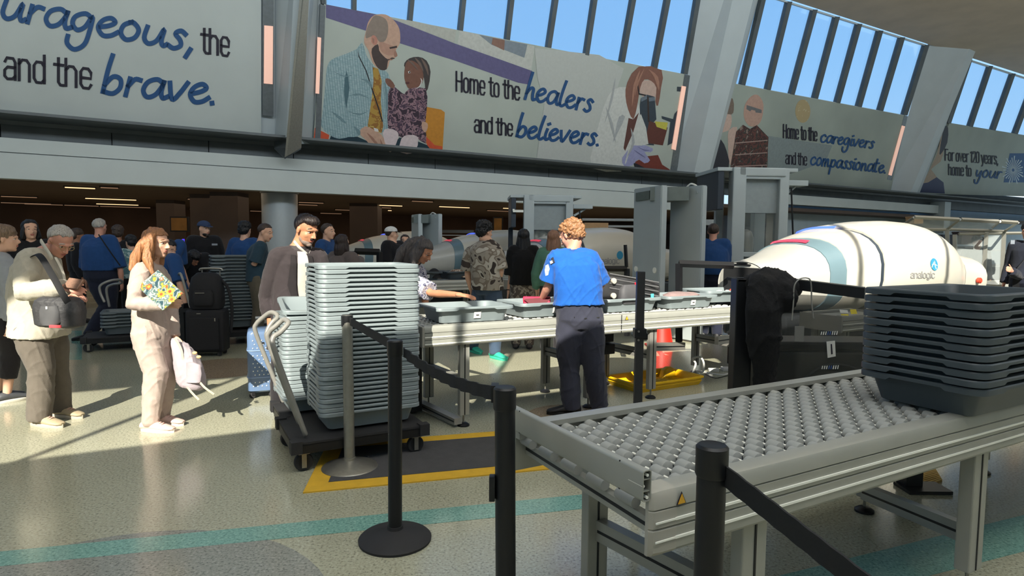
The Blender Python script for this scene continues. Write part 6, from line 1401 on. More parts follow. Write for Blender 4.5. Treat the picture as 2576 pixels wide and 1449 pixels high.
        if st == 'long':
            L_ = hair.get('len', .26); sw = hair.get('sw', .0); vl = hair.get('vol', 1.0)
            tube(bm, [HP(-.03, 0, .06), HP(-.045, 0, -.02), HP(-.055 + sw * .3, 0, -.02 - L_ * .45), HP(-.055 + sw, 0, -.02 - L_)], [(.070 * k, .055 * k * vl), (.086 * k, .062 * k * vl), (.094 * k, .066 * k * vl), (.088 * k, .05 * k * vl)], 16, ref=hl, flat=False)
            for q in (-1, 1): tube(bm, [HP(.0, .055 * q, .06), HP(.004, .074 * q, -.01), HP(.0, .080 * q, -.08), HP(.0 + sw * .5, .078 * q, -.02 - L_ * .7)], [(.026 * k, .018 * k), (.04 * k, .018 * k), (.042 * k, .024 * k), (.03 * k, .03 * k)], 10, ref=hf, flat=False)
            if hair.get('fringe_'): ell(bm, HP(.066, 0, .055), (.032 * k, .058 * k, .030 * k), ax, 3)
        if st == 'curly':
            ell(bm, HP(-.055, 0, .03), (.095 * k, .096 * k, .10 * k), ax, 3); ell(bm, HP(-.075, 0, -.03), (.06 * k, .08 * k, .055 * k), ax, 3)
        if st == 'thick': ell(bm, HP(-.02, 0, .065), (.105 * k, .092 * k, .082 * k), ax, 3); ell(bm, HP(-.06, 0, -.0), (.06 * k, .084 * k, .075 * k), ax, 3)
        if st == 'side': ell(bm, HP(.03, 0, .085), (.062 * k, .072 * k, .04 * k), ax, 3)
        for pl, rl in hair.get('locks', []): tube(bm, [D(a_, b_, Y0 + c_) - o0 for a_, b_, c_ in pl], [r_ if isinstance(r_, tuple) else r_ for r_ in rl], 12, flat=False)
        me = tmp_mesh(bm, max(vox * .9, .006), 2)
        if st in ('curly',): curls(me, .012 * k, 34)
        elif st == 'thick': curls(me, .009 * k, 34)
        elif st == 'long': strands(me, c0, .009 * k, 48, 3.0)
        else: strands(me, c0, .005 * k, 70, 12)
        link('hair', me, hair['m'], t)
        if hair.get('cap'):
            cc = hair['cap']; bm = nb(); ell(bm, HP(-.014, 0, .055), (.108 * k, .092 * k, .078 * k), ax, 4); pc_ = HP(-.014, 0, .045)
            for v in bm.verts:
                dz = (v.co - pc_).dot(hu)
                if dz < 0: v.co -= hu * dz
            capm = finish('cap', bm, cc['m'], t); bm = nb(); R = []
            for z_ in (0, .006):
                R.append([HP(.05 + .12 * math.cos(a), .078 * math.sin(a), .045 + z_ - .02 * math.cos(a)) for a in [math.pi * (-.5 + q / 12) for q in range(13)]] + [HP(.03, 0, .05 + z_)])
            loft(bm, R); finish('brim', bm, cc.get('bm', cc['m']), capm)
    t_ctx = {'t': t, 'K': K, 'HP': HP, 'ax': ax, 'k': k, 's': s, 'stn': stn, 'tor': tor, 'o': o0, 'f': f, 'l': l, 'base': base, 'sd': sd_, 'fat': fat, 'belly': belly}
    return t_ctx
me = tmp_mesh(JACK[1], .012, 2); folds(me, .012, (12, 12, 5), 3); link('jacket_cloth', me, mat('jacket_black', (18, 18, 20), .9, var=.1, bump=.3), JACK[0])
def HB(n, c):
    if 'hair_' + n in MATS: return MATS['hair_' + n]
    m = mat('hair_' + n, c, .5, var=.38, scale=1, bump=.7, bscale=1); tr = m.node_tree
    mp_ = tr.nodes.new('ShaderNodeMapping'); mp_.inputs['Scale'].default_value = (150, 150, 9) if 'curly' not in n else (60, 60, 60)
    tcn = [x for x in tr.nodes if x.type == 'TEX_COORD'][0]; tr.links.new(tcn.outputs['Object'], mp_.inputs[0])
    for x in tr.nodes:
        if x.type == 'TEX_NOISE': tr.links.new(mp_.outputs[0], x.inputs['Vector'])
    return m
def wl(P, p): return Vector(p) - P['o']
def pbar(P, name, pts, r, m, n=8, flat=False, k=5): bm = nb(); tube(bm, spline(pts, k) if len(pts) > 2 else pts, r, n, flat=flat); return finish(name, bm, m, P['t'])
# ---- woman in beige with the book
mb = cloth('beige_sweat', (184, 166, 156)); Yw = 4.80
P = person('woman in a beige sweatsuit with long reddish-blond hair, holding a flowered book', 388, Yw, 1.60, -8,
    {'head': (394, 611, .02), 'neck': (380, 660, .03), 'pel': (381, 828, 0), 'shR': (352, 690, -.14), 'shL': (396, 690, .16), 'elR': (338, 764, -.20), 'wrR': (412, 766, -.22), 'elL': (428, 765, .2), 'wrL': (438, 846, .12),
     'kneeR': (392, 935, -.07), 'kneeL': (415, 935, .09), 'ankR': (378, 1058, -.08), 'ankL': (404, 1040, .10)}, 'fair',
    {'m': mb, 'hem': -.07, 'w': .020, 'fold': .011, 'name': 'sweatshirt', 'rib': 1}, {'m': mb, 'w': .030, 'fold': .011, 'cuff': -.02, 'flare': -.012, 'rise': .07}, {'c': (224, 190, 178), 'sole': (228, 214, 196), 'lace': (200, 160, 150)},
    {'s': 'long', 'm': HB('auburn', (162, 112, 74)), 'len': .30, 'front': .30, 'side': -.5, 'sw': -.06, 'vol': 1.25, 'locks': [([(382, 592, -.05), (358, 616, -.08), (344, 646, -.10), (333, 676, -.13)], [.030, .038, .042, .028]), ([(380, 596, -.08), (374, 622, -.11), (370, 652, -.15), (384, 688, -.17)], [.022, .030, .034, .018]), ([(378, 596, -.02), (354, 630, -.03), (340, 668, -.05)], [.038, .045, .040])]}, hy=-4, hp=5, vox=.0062, female=True, handc=(.9, .55), hn={'R': (.1, -.9, .35)}, hd={'R': (1, -.05, .1)}, fat=-.022, belly=-.01)
finish('ankle_band', tube(nb(), [P['K']['ankR'] - Z * .0, P['K']['ankR'] + Z * .03], .040, 14), mat('sock_brown', (96, 70, 64), .9), P['t'])
# book
def quad_slab(t, name, q, th, m, parent=None):
    bm = nb(); n = (q[1] - q[0]).cross(q[3] - q[0]).normalized() * th; prism(bm, q, n); return finish(name, bm, m, parent or t, False)
bc = D(400, 728, Yw - .22); t = thing('book', 'flower-covered book held against the body of the woman in beige', 'book', bc)
q = [D(346, 721, Yw - .20) - bc, D(397, 679, Yw - .20) - bc, D(460, 738, Yw - .30) - bc, D(409, 781, Yw - .30) - bc]
mfl = blotch('flower_cover', [(48, 74, 84), (104, 124, 122), (196, 198, 176), (84, 108, 100), (196, 168, 60), (150, 84, 56)], 20, .4, stops=[0, .40, .47, .52, .60, .66])
quad_slab(t, 'front_cover', q, .004, mfl); nn = (q[1] - q[0]).cross(q[3] - q[0]).normalized()
quad_slab(t, 'page_block', [p - nn * .018 * (1 if nn.y < 0 else -1) * 1.0 for p in [q[0].lerp(q[2], .02), q[1].lerp(q[3], .02), q[2].lerp(q[0], .02), q[3].lerp(q[1], .02)]], .016 * (1 if nn.y < 0 else -1), mat('pages', (230, 226, 150), .7))
for i, (a, b, r, c, c2_) in enumerate([(.30, .22, .024, (200, 90, 50), (226, 170, 60)), (.42, .62, .030, (232, 196, 60), (170, 84, 46)), (.72, .72, .030, (238, 200, 70), (150, 70, 40)), (.55, .93, .026, (224, 150, 60), (190, 100, 50)), (.85, .28, .016, (210, 110, 70), (230, 200, 180))]):
    p = q[0].lerp(q[1], a).lerp(q[3].lerp(q[2], a), b); ex = (q[1] - q[0]).normalized(); ey = (q[3] - q[0]).normalized(); off = nn * (.0062 if nn.y < 0 else -.0062)
    if nn.y >= 0: off = -nn * .002
    for rr, cc in ((r, c), (r * .45, c2_)):
        bm = nb(); pts = [p + off * (1.0 if rr == r else 1.25) + ex * (rr * (1 + .22 * math.cos(8 * g_)) * math.cos(g_)) + ey * (rr * (1 + .22 * math.cos(8 * g_)) * math.sin(g_)) for g_ in [2 * math.pi * z_ / 32 for z_ in range(32)]]
        sheet(bm, pts); finish('printed_flower', bm, mat('flower_%d' % (sum(cc)), cc, .5, var=.2, scale=60), t, False)
# pinkish backpack in her left hand
pb = D(478, 880, Yw + .06); t = thing('backpack', 'pale pink-grey backpack hanging from the hand of the woman in beige', 'backpack', pb)
mp = cloth('pink_grey', (176, 164, 170)); bm = nb()
R = []
for x, y, wx, wy in ((436, 850, .02, .02), (452, 862, .06, .045), (466, 885, .085, .07), (474, 915, .10, .085), (478, 945, .105, .09), (480, 965, .10, .085), (480, 973, .085, .07)):
    c = D(x, y, Yw + .08) - pb; R.append([c + Vector((wx * math.copysign(abs(math.cos(a)) ** .7, math.cos(a)), wy * math.copysign(abs(math.sin(a)) ** .7, math.sin(a)), -.25 * wx * math.cos(a))) for a in [2 * math.pi * z_ / 20 for z_ in range(20)]])
loft(bm, R); bmesh.ops.recalc_face_normals(bm, faces=bm.faces); me = tmp_mesh(bm, .008, 2); folds(me, .009, (14, 14, 14), 4); link('bag_body', me, mp, t)
bm = nb(); R = []
for x, y, wx in ((478, 912, .03), (486, 918, .055), (488, 940, .06), (486, 962, .055)):
    c = D(x, y, Yw - .005) - pb; R.append([c + Vector((wx * math.cos(a), .02 * math.sin(a), 0)) for a in [2 * math.pi * z_ / 14 for z_ in range(14)]])
loft(bm, R); finish('front_pocket', bm, mp, t)
for pts in (((440, 850), (456, 880), (462, 920)), ((462, 960), (480, 985), (500, 1006)), ((497, 955), (515, 975), (538, 992))): 
    bm = nb(); tube(bm, spline([D(x, y, Yw + .0) - pb for x, y in pts], 5), (.009, .003), 6, flat=False); finish('strap', bm, cloth('strap_beige', (186, 178, 158)), t)
for x, y in ((490, 888), (500, 898)): bm = nb(); ell(bm, D(x, y, Yw - .02) - pb, (.02, .014, .014), (Vector((1, 0, 0)), Vector((0, 1, 0)), Z), 2); finish('trinket', bm, mat('cork', (206, 176, 130), .7), t)
# ---- old man, cream shirt
Yo = 4.95
mc = cloth('cream_shirt', (186, 180, 164)); mt = cloth('taupe_trousers', (104, 97, 88))
P = person('elderly man in a cream shirt and taupe trousers looking down, bag strap across', 118, Yo, 1.74, -12,
    {'head': (152, 607, .02), 'neck': (112, 634, .03), 'pel': (98, 812, 0), 'shR': (70, 655, -.17), 'shL': (112, 650, .18), 'elR': (62, 735, -.26), 'wrR': (162, 722, -.34), 'elL': (120, 735, .20), 'wrL': (180, 742, -.02),
     'kneeR': (104, 930, -.10), 'kneeL': (140, 930, .12), 'ankR': (100, 1050, -.12), 'ankL': (152, 1018, .14)}, 'pink',
    {'m': mc, 'hem': -.10, 'w': .034, 'fold': .010, 'hw': .175, 'collar': (204, 198, 182)}, {'m': mt, 'w': .030, 'fold': .008}, {'c': (176, 160, 130), 'sole': (190, 180, 164), 'lace': (120, 110, 90)},
    {'s': 'short', 'm': HB('white_grey', (170, 164, 156)), 'front': .55, 'side': -.1, 'back': -.55}, hy=-22, hp=38, vox=.0065, fat=.012, belly=.035, hn={'R': (0, -.6, .8), 'L': (0, .2, 1)}, hd={'R': (1, 0, -.2), 'L': (1, -.2, -.1)}, chest=.06)
HPp = P['HP']
for q in (-1, 1):
    bm = nb(); tube(bm, [HPp(.10, .030 * q + .02 * math.cos(a), .002 + .017 * math.sin(a)) for a in [2 * math.pi * z_ / 14 for z_ in range(15)]], .0018, 5); finish('glasses_rim', bm, mat('gold_wire', (170, 150, 110), .3, .8), P['t'])
    pbar(P, 'glasses_temple', [HPp(.098, .05 * q, .006), HPp(.03, .078 * q, .008), HPp(-.01, .082 * q, .002)], .0016, mat('gold_wire', (170, 150, 110)), 5)
pbar(P, 'collar_flap', [wl(P, D(103, 606, Yo - .08)), wl(P, D(112, 620, Yo - .13)), wl(P, D(124, 638, Yo - .17)), wl(P, D(130, 650, Yo - .18))], (.020, .008), cloth('cream_light', (206, 200, 184)), k=6)
pbar(P, 'button_placket', [wl(P, D(140, 648, Yo - .16)), wl(P, D(160, 690, Yo - .22)), wl(P, D(166, 745, Yo - .25))], (.004, .010), cloth('cream_light', (206, 200, 184)))
bg = D(150, 780, Yo - .38); t = thing('shoulder_bag', 'black and grey shoulder bag hanging at the elderly man with a red tag', 'bag', bg)
mg = mat('bag_grey', (56, 56, 58), .6, var=.15, bump=.3); X3 = (Vector((1, 0, 0)), Vector((0, 1, 0)), Z)
bm = nb(); R = []
for z_, wx, wy in ((-.125, .13, .06), (-.11, .165, .085), (.0, .175, .095), (.07, .16, .085), (.10, .12, .06)):
    R.append([Vector((wx * math.copysign(abs(math.cos(a)) ** .6, math.cos(a)), wy * math.copysign(abs(math.sin(a)) ** .6, math.sin(a)), z_ - .04 * wx * math.cos(a))) for a in [2 * math.pi * k_ / 24 for k_ in range(24)]])
loft(bm, R); me = tmp_mesh(bm, .008, 2); folds(me, .006, (16, 16, 16), 8); link('bag_body', me, mg, t)
bm = nb(); R = []
for z_, wx in ((-.10, .055), (-.08, .075), (.0, .075), (.04, .06)): R.append([Vector((-.005 + wx * math.cos(a), -.09 + .035 * math.sin(a), z_)) for a in [2 * math.pi * k_ / 16 for k_ in range(16)]])
loft(bm, R); finish('front_pocket', bm, mat('bag_lightgrey', (84, 84, 86), .6, var=.1), t)
finish('red_tag', boxes([((.055, -.125, -.105), (.085, .012, .02))], .003), mat('tag_coral', (214, 74, 80), .5), t, False); finish('zip_pull', boxes([((.0, -.125, .03), (.012, .008, .02))]), M_LINE, t, False)
bm = nb(); tube(bm, spline([D(70, 658, Yo - .16) - bg, D(96, 640, Yo - .26) - bg, D(130, 690, Yo - .42) - bg, D(165, 752, Yo - .46) - bg, D(190, 785, Yo - .40) - bg], 6), (.022, .003), 8, ref=Vector((1, 0, .6)), flat=False); finish('strap', bm, M_BLKM, t)
t = thing('wallet', 'brown wallet held by the elderly man', 'wallet', D(186, 714, Yo - .36)); finish('wallet_body', boxes([((0, 0, 0), (.125, .018, .085))], .004), mat('brown_leather', (128, 96, 78), .7, var=.2, scale=70), t, False)
t.rotation_euler = (math.radians(-38), math.radians(6), math.radians(-10))
# ---- lady at the left border
P = person('older woman with short brown hair at the left edge, grey top and black cropped trousers', 8, 5.6, 1.62, 60,
    {'head': (14, 602, 0), 'wrR': (26, 815, -.1), 'elR': (32, 745, -.1), 'shR': (18, 668, -.05)}, 'fair',
    {'m': cloth('grey_top', (150, 154, 158)), 'hem': -.12, 'sleeve': .95, 'w': .025}, {'m': cloth('black_capri', (38, 36, 38)), 'len': .82, 'w': .02}, {'c': (70, 72, 76), 'sole': (214, 210, 200)},
    {'s': 'thick', 'm': HB('brown_grey', (122, 100, 80)), 'front': .5, 'side': -.2, 'back': -.6}, hy=28, vox=.010, female=True, fat=.02)
# ---- suited man
Ys = 5.2; ms = cloth('charcoal_blazer', (56, 50, 52), var=.1)
P = person('tall man in a charcoal blazer and white shirt with dark hair and grey stubble', 735, Ys, 1.80, -42,
    {'head': (771, 578, -.03), 'neck': (750, 622, 0), 'pel': (738, 815, 0), 'shR': (695, 648, -.10), 'shL': (806, 650, .10), 'elR': (672, 748, -.05), 'wrR': (678, 800, -.10), 'elL': (828, 745, .1), 'wrL': (815, 820, -.05)}, 'tan',
    {'m': ms, 'hem': -.20, 'w': .024, 'fold': .006, 'name': 'blazer', 'hw': .17, 'collar': (60, 54, 56)}, {'m': cloth('dark_trousers', (40, 38, 42)), 'w': .028}, (26, 24, 26),
    {'s': 'side', 'm': HB('black_brown', (38, 28, 26)), 'front': .52, 'side': -.25, 'back': -.7}, hy=-30, hp=20, vox=.0062, fat=.012, belly=.02, handc=(.5, 1.1), hn={'R': (-.5, -.6, .5)}, hd={'R': (.25, -.3, -.5)})
HPp = P['HP']; K = P['K']
def face_shell(P, name, parts, m):
    bm = nb()
    for x, y, z, rx, ry, rz in parts: ell(bm, P['HP'](x, y, z), (rx * P['k'], ry * P['k'], rz * P['k']), P['ax'], 3)
    me = tmp_mesh(bm, .005, 1); return link(name, me, m, P['t'])
face_shell(P, 'moustache', [(.090, .012, -.047, .012, .018, .006), (.090, -.012, -.047, .012, .018, .006)], HB('black_brown', (38, 28, 26)))
face_shell(P, 'stubble_beard', [(.028, 0, -.080, .0525, .0505, .038), (.062, 0, -.099, .0235, .0255, .0195), (.012, .036, -.062, .030, .0205, .036), (.012, -.036, -.062, .030, .0205, .036)], mat('stubble', (140, 122, 112), .8, var=.2, scale=120))
# shirt front and lapels as thin cloth over the chest
def chest_strip(P, name, u_list, m, off=.007, th=.004, garment='blazer'):
    """strip laid on the front of the garment; u_list: (height above pelvis, lateral a, lateral b)"""
    gm_ = [c for c in P['t'].children if c.name.startswith(garment)][0]; bv = BVHTree.FromPolygons([v.co for v in gm_.data.vertices], [p.vertices for p in gm_.data.polygons])
    dn = []
    for (h0, a0, b0), (h1, a1, b1) in zip(u_list[:-1], u_list[1:]):
        m_ = max(1, int(abs(h1 - h0) / .018)); dn += [(h0 + (h1 - h0) * q / m_, a0 + (a1 - a0) * q / m_, b0 + (b1 - b0) * q / m_) for q in range(m_)]
    dn.append(u_list[-1]); bm = nb(); L = []
    for h, a, b in dn:
        c, lat, hw, fw, dp = P['stn'](h, .15, .112, 0); row = []
        for i in range(6):
            x = a + (b - a) * i / 5; o = c + lat * x + fw * .8; hit = bv.ray_cast(o, -fw); row.append((hit[0] if hit[0] is not None else c + lat * x + fw * (dp + .04)) + fw * off)
        L.append(row)
    for A, B in zip(L[:-1], L[1:]):
        va = [bm.verts.new(p) for p in A]; vb = [bm.verts.new(p) for p in B]
        for i in range(5): bm.faces.new((va[i], va[i + 1], vb[i + 1], vb[i]))
    bmesh.ops.remove_doubles(bm, verts=bm.verts, dist=.0005); bmesh.ops.solidify(bm, geom=list(bm.faces), thickness=th); return finish(name, bm, m, P['t'], True, 60)
sl_ = (K['neck'] - K['pel']).length
chest_strip(P, 'shirt_front', [(-.18, -.01, .045), (-.06, -.01, .045), (.05, -.01, .045), (.12, -.015, .05), (.2, -.02, .055), (.28, -.03, .06), (.35, -.035, .06), (sl_ - .12, -.035, .055), (sl_ - .07, -.03, .05), (sl_ - .03, -.03, .035)], cloth('white_shirt', (196, 192, 182)), .006)
chest_strip(P, 'lapel', [(.10, -.035, -.03), (.22, -.085, -.035), (.34, -.115, -.05), (sl_ - .06, -.085, -.045)], cloth('blazer_dark', (40, 36, 38)), .011)
chest_strip(P, 'lapel', [(.10, .06, .065), (.22, .065, .11), (.34, .07, .13), (sl_ - .06, .055, .09)], cloth('blazer_dark', (40, 36, 38)), .011)
for h in (.02, .12): bm = nb(); c, lat, hw, fw, dp = P['stn'](h, .15, .112); ell(bm, c + lat * (-.045) + fw * (dp + .075), (.008, .008, .008), X3, 2); finish('gold_button', bm, mat('gold', (200, 170, 100), .3, .9), P['t'])
pbar(P, 'shirt_collar', [HPp(-.03, .065, -.11), HPp(.03, .06, -.135), HPp(.07, .01, -.175)], (.014, .006), cloth('white_shirt', (196, 192, 182))); pbar(P, 'shirt_collar', [HPp(-.03, -.065, -.11), HPp(.03, -.06, -.135), HPp(.07, -.01, -.175)], (.014, .006), cloth('white_shirt', (196, 192, 182)))
# ---- reaching woman
Yr = 6.35
P = person('woman in a blue and white floral blouse bending to reach over the tray', 1010, Yr, 1.62, -25,
    {'head': (1066, 632, -.20), 'neck': (1032, 672, -.12), 'pel': (990, 790, 0), 'shR': (1010, 690, -.30), 'shL': (1052, 682, .05), 'elR': (1086, 738, -.62), 'wrR': (1158, 742, -.95), 'elL': (1070, 760, -.1), 'wrL': (1080, 800, -.3)}, 'tan',
    {'m': blotch('floral_blouse', [(70, 70, 96), (190, 190, 198), (108, 108, 144), (200, 198, 204), (60, 58, 80)], 22, stops=[0, .38, .5, .56, .66]), 'hem': -.12, 'sleeve': .46, 'w': .032, 'name': 'blouse', 'fold': .01}, {'m': cloth('dark_trousers', (40, 38, 42)), 'w': .02}, (30, 30, 32),
    {'s': 'long', 'm': HB('dark_grey_wavy', (70, 64, 62)), 'len': .24, 'front': .35, 'side': -.6, 'sw': -.05, 'vol': 1.4, 'locks': [([(1062, 604, -.12), (1035, 612, -.14), (1010, 636, -.18), (996, 664, -.22)], [.045, .06, .058, .035]), ([(1050, 620, -.2), (1038, 645, -.26), (1040, 668, -.3)], [.035, .04, .025])]}, hy=-22, hp=36, vox=.0075, female=True, handc=(.3, .22), hn={'R': (0, -.2, 1)}, hd={'R': (1, -.2, -.12)}, chest=.05)
# ---- officer from behind
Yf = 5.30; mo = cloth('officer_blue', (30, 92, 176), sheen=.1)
P = person('officer seen from behind in a bright blue shirt with curly light brown hair', 1455, Yf, 1.72, 97,
    {'head': (1434, 592, .08), 'neck': (1440, 632, .03), 'pel': (1457, 782, 0), 'shL': (1398, 655, .0), 'shR': (1488, 655, .02), 'elL': (1381, 716, .04), 'wrL': (1363, 752, .20), 'elR': (1512, 718, .10), 'wrR': (1478, 765, .3),
     'kneeL': (1432, 920, .02), 'kneeR': (1493, 925, 0), 'ankL': (1438, 1012, .0), 'ankR': (1508, 1004, .06), 'toeL': (1385, 1022, .0), 'toeR': (1500, 990, .4)}, 'pink',
    {'m': mo, 'hem': .05, 'sleeve': .44, 'w': .036, 'fold': .012, 'collar': (26, 72, 140), 'name': 'uniform_shirt', 'hw': .165}, {'m': cloth('officer_trousers', (54, 56, 70)), 'w': .030, 'fold': .012, 'belt': True, 'rise': .10}, {'c': (22, 22, 24), 'sole': (14, 14, 14)},
    {'s': 'curly', 'm': HB('curly_light', (146, 104, 70)), 'front': .35, 'side': -.1, 'back': -.6}, hy=138, hp=30, vox=.0065, fat=.030, handc=(.8, .5))
K = P['K']
def on_garment(P, garment, pts, m, name, up=.006):
    gm_ = [c for c in P['t'].children if c.name.startswith(garment)][0]; bv = BVHTree.FromPolygons([v.co for v in gm_.data.vertices], [p.vertices for p in gm_.data.polygons]); o = CAM - P['o']
    bm = nb(); vs = []
    for x, y in pts:
        h = bv.ray_cast(o, ray(x, y).normalized())
        if h[0] is None: bm.free(); return None
        vs.append(bm.verts.new(h[0] - ray(x, y).normalized() * up))
    c = sum((v.co for v in vs), Vector()) / len(vs); cc = bm.verts.new(c - ray(*pts[0]).normalized() * .002)
    for i in range(len(vs)): bm.faces.new((cc, vs[i], vs[(i + 1) % len(vs)]))
    return finish(name, bm, m, P['t'], False)
on_garment(P, 'uniform_shirt', [(1382, 652), (1392, 646), (1396, 660), (1386, 666)], mat('epaulet', (24, 28, 48), .6), 'shoulder_board')
on_garment(P, 'uniform_shirt', [(1383, 658), (1389, 655), (1391, 661), (1385, 664)], M_PAPER, 'white_bar', .009)
on_garment(P, 'uniform_shirt', [(1372, 668), (1379, 664), (1383, 676), (1379, 692), (1372, 694), (1370, 680)], mat('patch_white', (170, 184, 200), .7, var=.3, scale=60), 'sleeve_patch')
on_garment(P, 'trousers', [(1478, 752), (1486, 752), (1486, 758), (1478, 758)], M_CHROME, 'belt_badge', .012)
for q_ in ((1404, 800, 1446), (1470, 800, 1508)): on_garment(P, 'trousers', [(q_[0], q_[1]), (q_[2], q_[1] - 3), (q_[2], q_[1]), (q_[0], q_[1] + 3)], M_BLKM, 'pocket_welt', .004)
# ---- camouflage shirt man
P = person('man in a grey and black leaf-pattern shirt with thick black hair and teal shoes', 1225, 7.95, 1.80, 55,
    {'head': (1220, 583, .02), 'shR': (1252, 640, -.08), 'shL': (1182, 640, .1), 'elR': (1260, 685, -.1), 'wrR': (1250, 712, .02), 'elL': (1176, 690, .1), 'wrL': (1185, 730, .2), 'kneeL': (1196, 810, .2), 'ankL': (1190, 882, .4), 'kneeR': (1246, 815, 0), 'ankR': (1245, 884, -.06), 'toeR': (1272, 895, -.2), 'toeL': (1212, 888, .2)}, 'fair',
    {'m': blotch('camo_shirt', [(58, 48, 42), (150, 142, 130), (120, 108, 96), (178, 172, 160), (48, 40, 36)], 6.5, detail=1, stops=[0, .40, .5, .55, .63]), 'hem': -.10, 'sleeve': .42, 'w': .034}, {'m': cloth('blue_jeans', (62, 78, 98)), 'w': .022}, {'c': (50, 176, 150), 'sole': (60, 190, 160)},
    {'s': 'thick', 'm': HB('black', (18, 17, 20)), 'front': .4, 'side': -.45, 'back': -.8}, hy=42, hp=5, vox=.009, fat=.02)
face_shell(P, 'beard', [(.03, 0, -.080, .0545, .0525, .040), (.064, 0, -.099, .026, .028, .022)], HB('black', (18, 17, 20)))
# ---- woman in black
P = person('woman with very long black hair in a black top and patterned beige skirt', 1314, 8.7, 1.68, 90,
    {'elL': (1285, 700, .0), 'wrL': (1279, 735, .02), 'elR': (1350, 700, 0), 'wrR': (1353, 735, .02)}, 'fair',
    {'m': cloth('black_top', (18, 18, 20)), 'hem': -.02, 'sleeve': .44, 'w': .036, 'name': 'top'}, {'m': blotch('snake_skirt', [(84, 74, 66), (156, 146, 132), (110, 98, 88)], 18), 'skirt': True, 'w': .02}, (60, 54, 50),
    {'s': 'long', 'm': HB('black', (18, 17, 20)), 'len': .40, 'front': .4, 'side': -.5}, vox=.010, female=True, fat=.015)
bm = nb(); lathe(bm, [(.034, 0), (.034, .012)], 14, tuple(P['K']['wrL'] + Z * .03)); finish('black_bracelet', bm, M_BLACK, P['t'])
# ---- woman in green mostly hidden
P = person('woman with long light brown hair in a green top, mostly hidden by the officer', 1388, 8.3, 1.66, 70, {}, 'fair', {'m': cloth('green_top', (86, 128, 110)), 'sleeve': .9, 'w': .03, 'name': 'top'}, {'m': cloth('dark_trousers', (40, 38, 42))}, (40, 40, 40),
    {'s': 'long', 'm': HB('light_brown', (142, 104, 82)), 'len': .24, 'front': .4, 'side': -.5}, vox=.014, female=True)
# ---- people in the shade
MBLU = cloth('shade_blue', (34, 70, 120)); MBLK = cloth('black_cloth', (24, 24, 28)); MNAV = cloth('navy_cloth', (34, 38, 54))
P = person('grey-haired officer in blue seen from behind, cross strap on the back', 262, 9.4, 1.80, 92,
    {'elL': (218, 680, 0), 'wrL': (219, 708, .05), 'elR': (303, 680, 0), 'wrR': (306, 712, .05), 'kneeL': (268, 770, 0), 'ankL': (226, 832, -.3), 'toeL': (190, 845, -.4)}, 'pink', {'m': MBLU, 'hem': .03, 'sleeve': .46, 'w': .036}, {'m': MNAV, 'w': .034, 'belt': True}, (20, 20, 22),
    {'s': 'short', 'm': HB('white_grey', (170, 164, 156)), 'front': .5, 'side': -.1, 'back': -.5}, vox=.012, fat=.045)
pbar(P, 'cross_strap', [wl(P, D(248, 590, 9.22)), wl(P, D(275, 630, 9.18)), wl(P, D(302, 668, 9.25))], (.012, .004), M_BLKM)
P = person('bearded man in a black jacket and navy cap standing behind the black suitcase', 522, 10.3, 1.80, -50, {}, 'fair', {'m': MBLK, 'hem': -.1, 'w': .05, 'name': 'jacket'}, {'m': MBLK}, (20, 20, 22),
    {'s': 'short', 'm': HB('black_brown', (38, 28, 26)), 'cap': {'m': mat('cap_navy', (40, 58, 92), .8)}}, hy=-30, vox=.013, fat=.03)
face_shell(P, 'beard', [(.03, 0, -.080, .0535, .0515, .038), (.064, 0, -.099, .025, .027, .021)], HB('black_brown', (38, 28, 26)))
finish('chest_print', boxes([(tuple(wl(P, D(540, 615, 10.1))), (.09, .01, .03))]), mat('print_grey', (150, 156, 166), .7), P['t'], False)
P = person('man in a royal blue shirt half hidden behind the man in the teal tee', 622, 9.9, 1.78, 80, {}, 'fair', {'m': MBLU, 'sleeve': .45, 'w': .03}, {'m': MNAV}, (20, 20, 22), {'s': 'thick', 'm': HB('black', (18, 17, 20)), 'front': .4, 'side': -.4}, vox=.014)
P = person('young man in a dark teal tee and khaki trousers leaning beside the column', 650, 9.0, 1.80, 20, {'head': (668, 585, 0), 'neck': (656, 612, 0), 'wrR': (622, 655, .1), 'elR': (640, 665, -.2)}, 'fair', {'m': cloth('teal_tee', (44, 66, 80)), 'hem': -.1, 'sleeve': .44, 'w': .03}, {'m': cloth('khaki', (92, 86, 74)), 'w': .025}, (30, 30, 32), {'s': 'short', 'm': HB('brown', (62, 48, 40)), 'front': .45, 'side': -.25, 'back': -.6}, hy=-5, hp=15, vox=.012)
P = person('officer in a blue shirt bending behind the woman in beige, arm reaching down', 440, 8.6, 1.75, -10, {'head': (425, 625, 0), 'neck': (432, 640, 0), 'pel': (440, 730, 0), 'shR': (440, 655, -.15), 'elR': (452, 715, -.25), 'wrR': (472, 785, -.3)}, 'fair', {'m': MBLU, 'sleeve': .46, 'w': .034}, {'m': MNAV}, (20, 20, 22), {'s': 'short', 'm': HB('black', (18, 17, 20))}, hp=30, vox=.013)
P = person('dark-haired person stooping in dark clothes left of the broad dim stack', 492, 9.3, 1.60, -20, {'head': (487, 652, -.1), 'neck': (496, 640, 0), 'pel': (500, 730, .1)}, 'brown', {'m': MBLK, 'w': .03}, {'m': MBLK}, (20, 20, 22), {'s': 'thick', 'm': HB('black', (18, 17, 20)), 'front': .35}, hp=40, vox=.014)
P = person('dark-haired person looking over the shoulder of the elderly man', 92, 7.8, 1.72, -60, {}, 'fair', {'m': MBLK, 'w': .03}, {'m': MBLK}, (20, 20, 22), {'s': 'long', 'm': HB('black', (18, 17, 20)), 'len': .12, 'front': .5}, vox=.013, hy=-40)
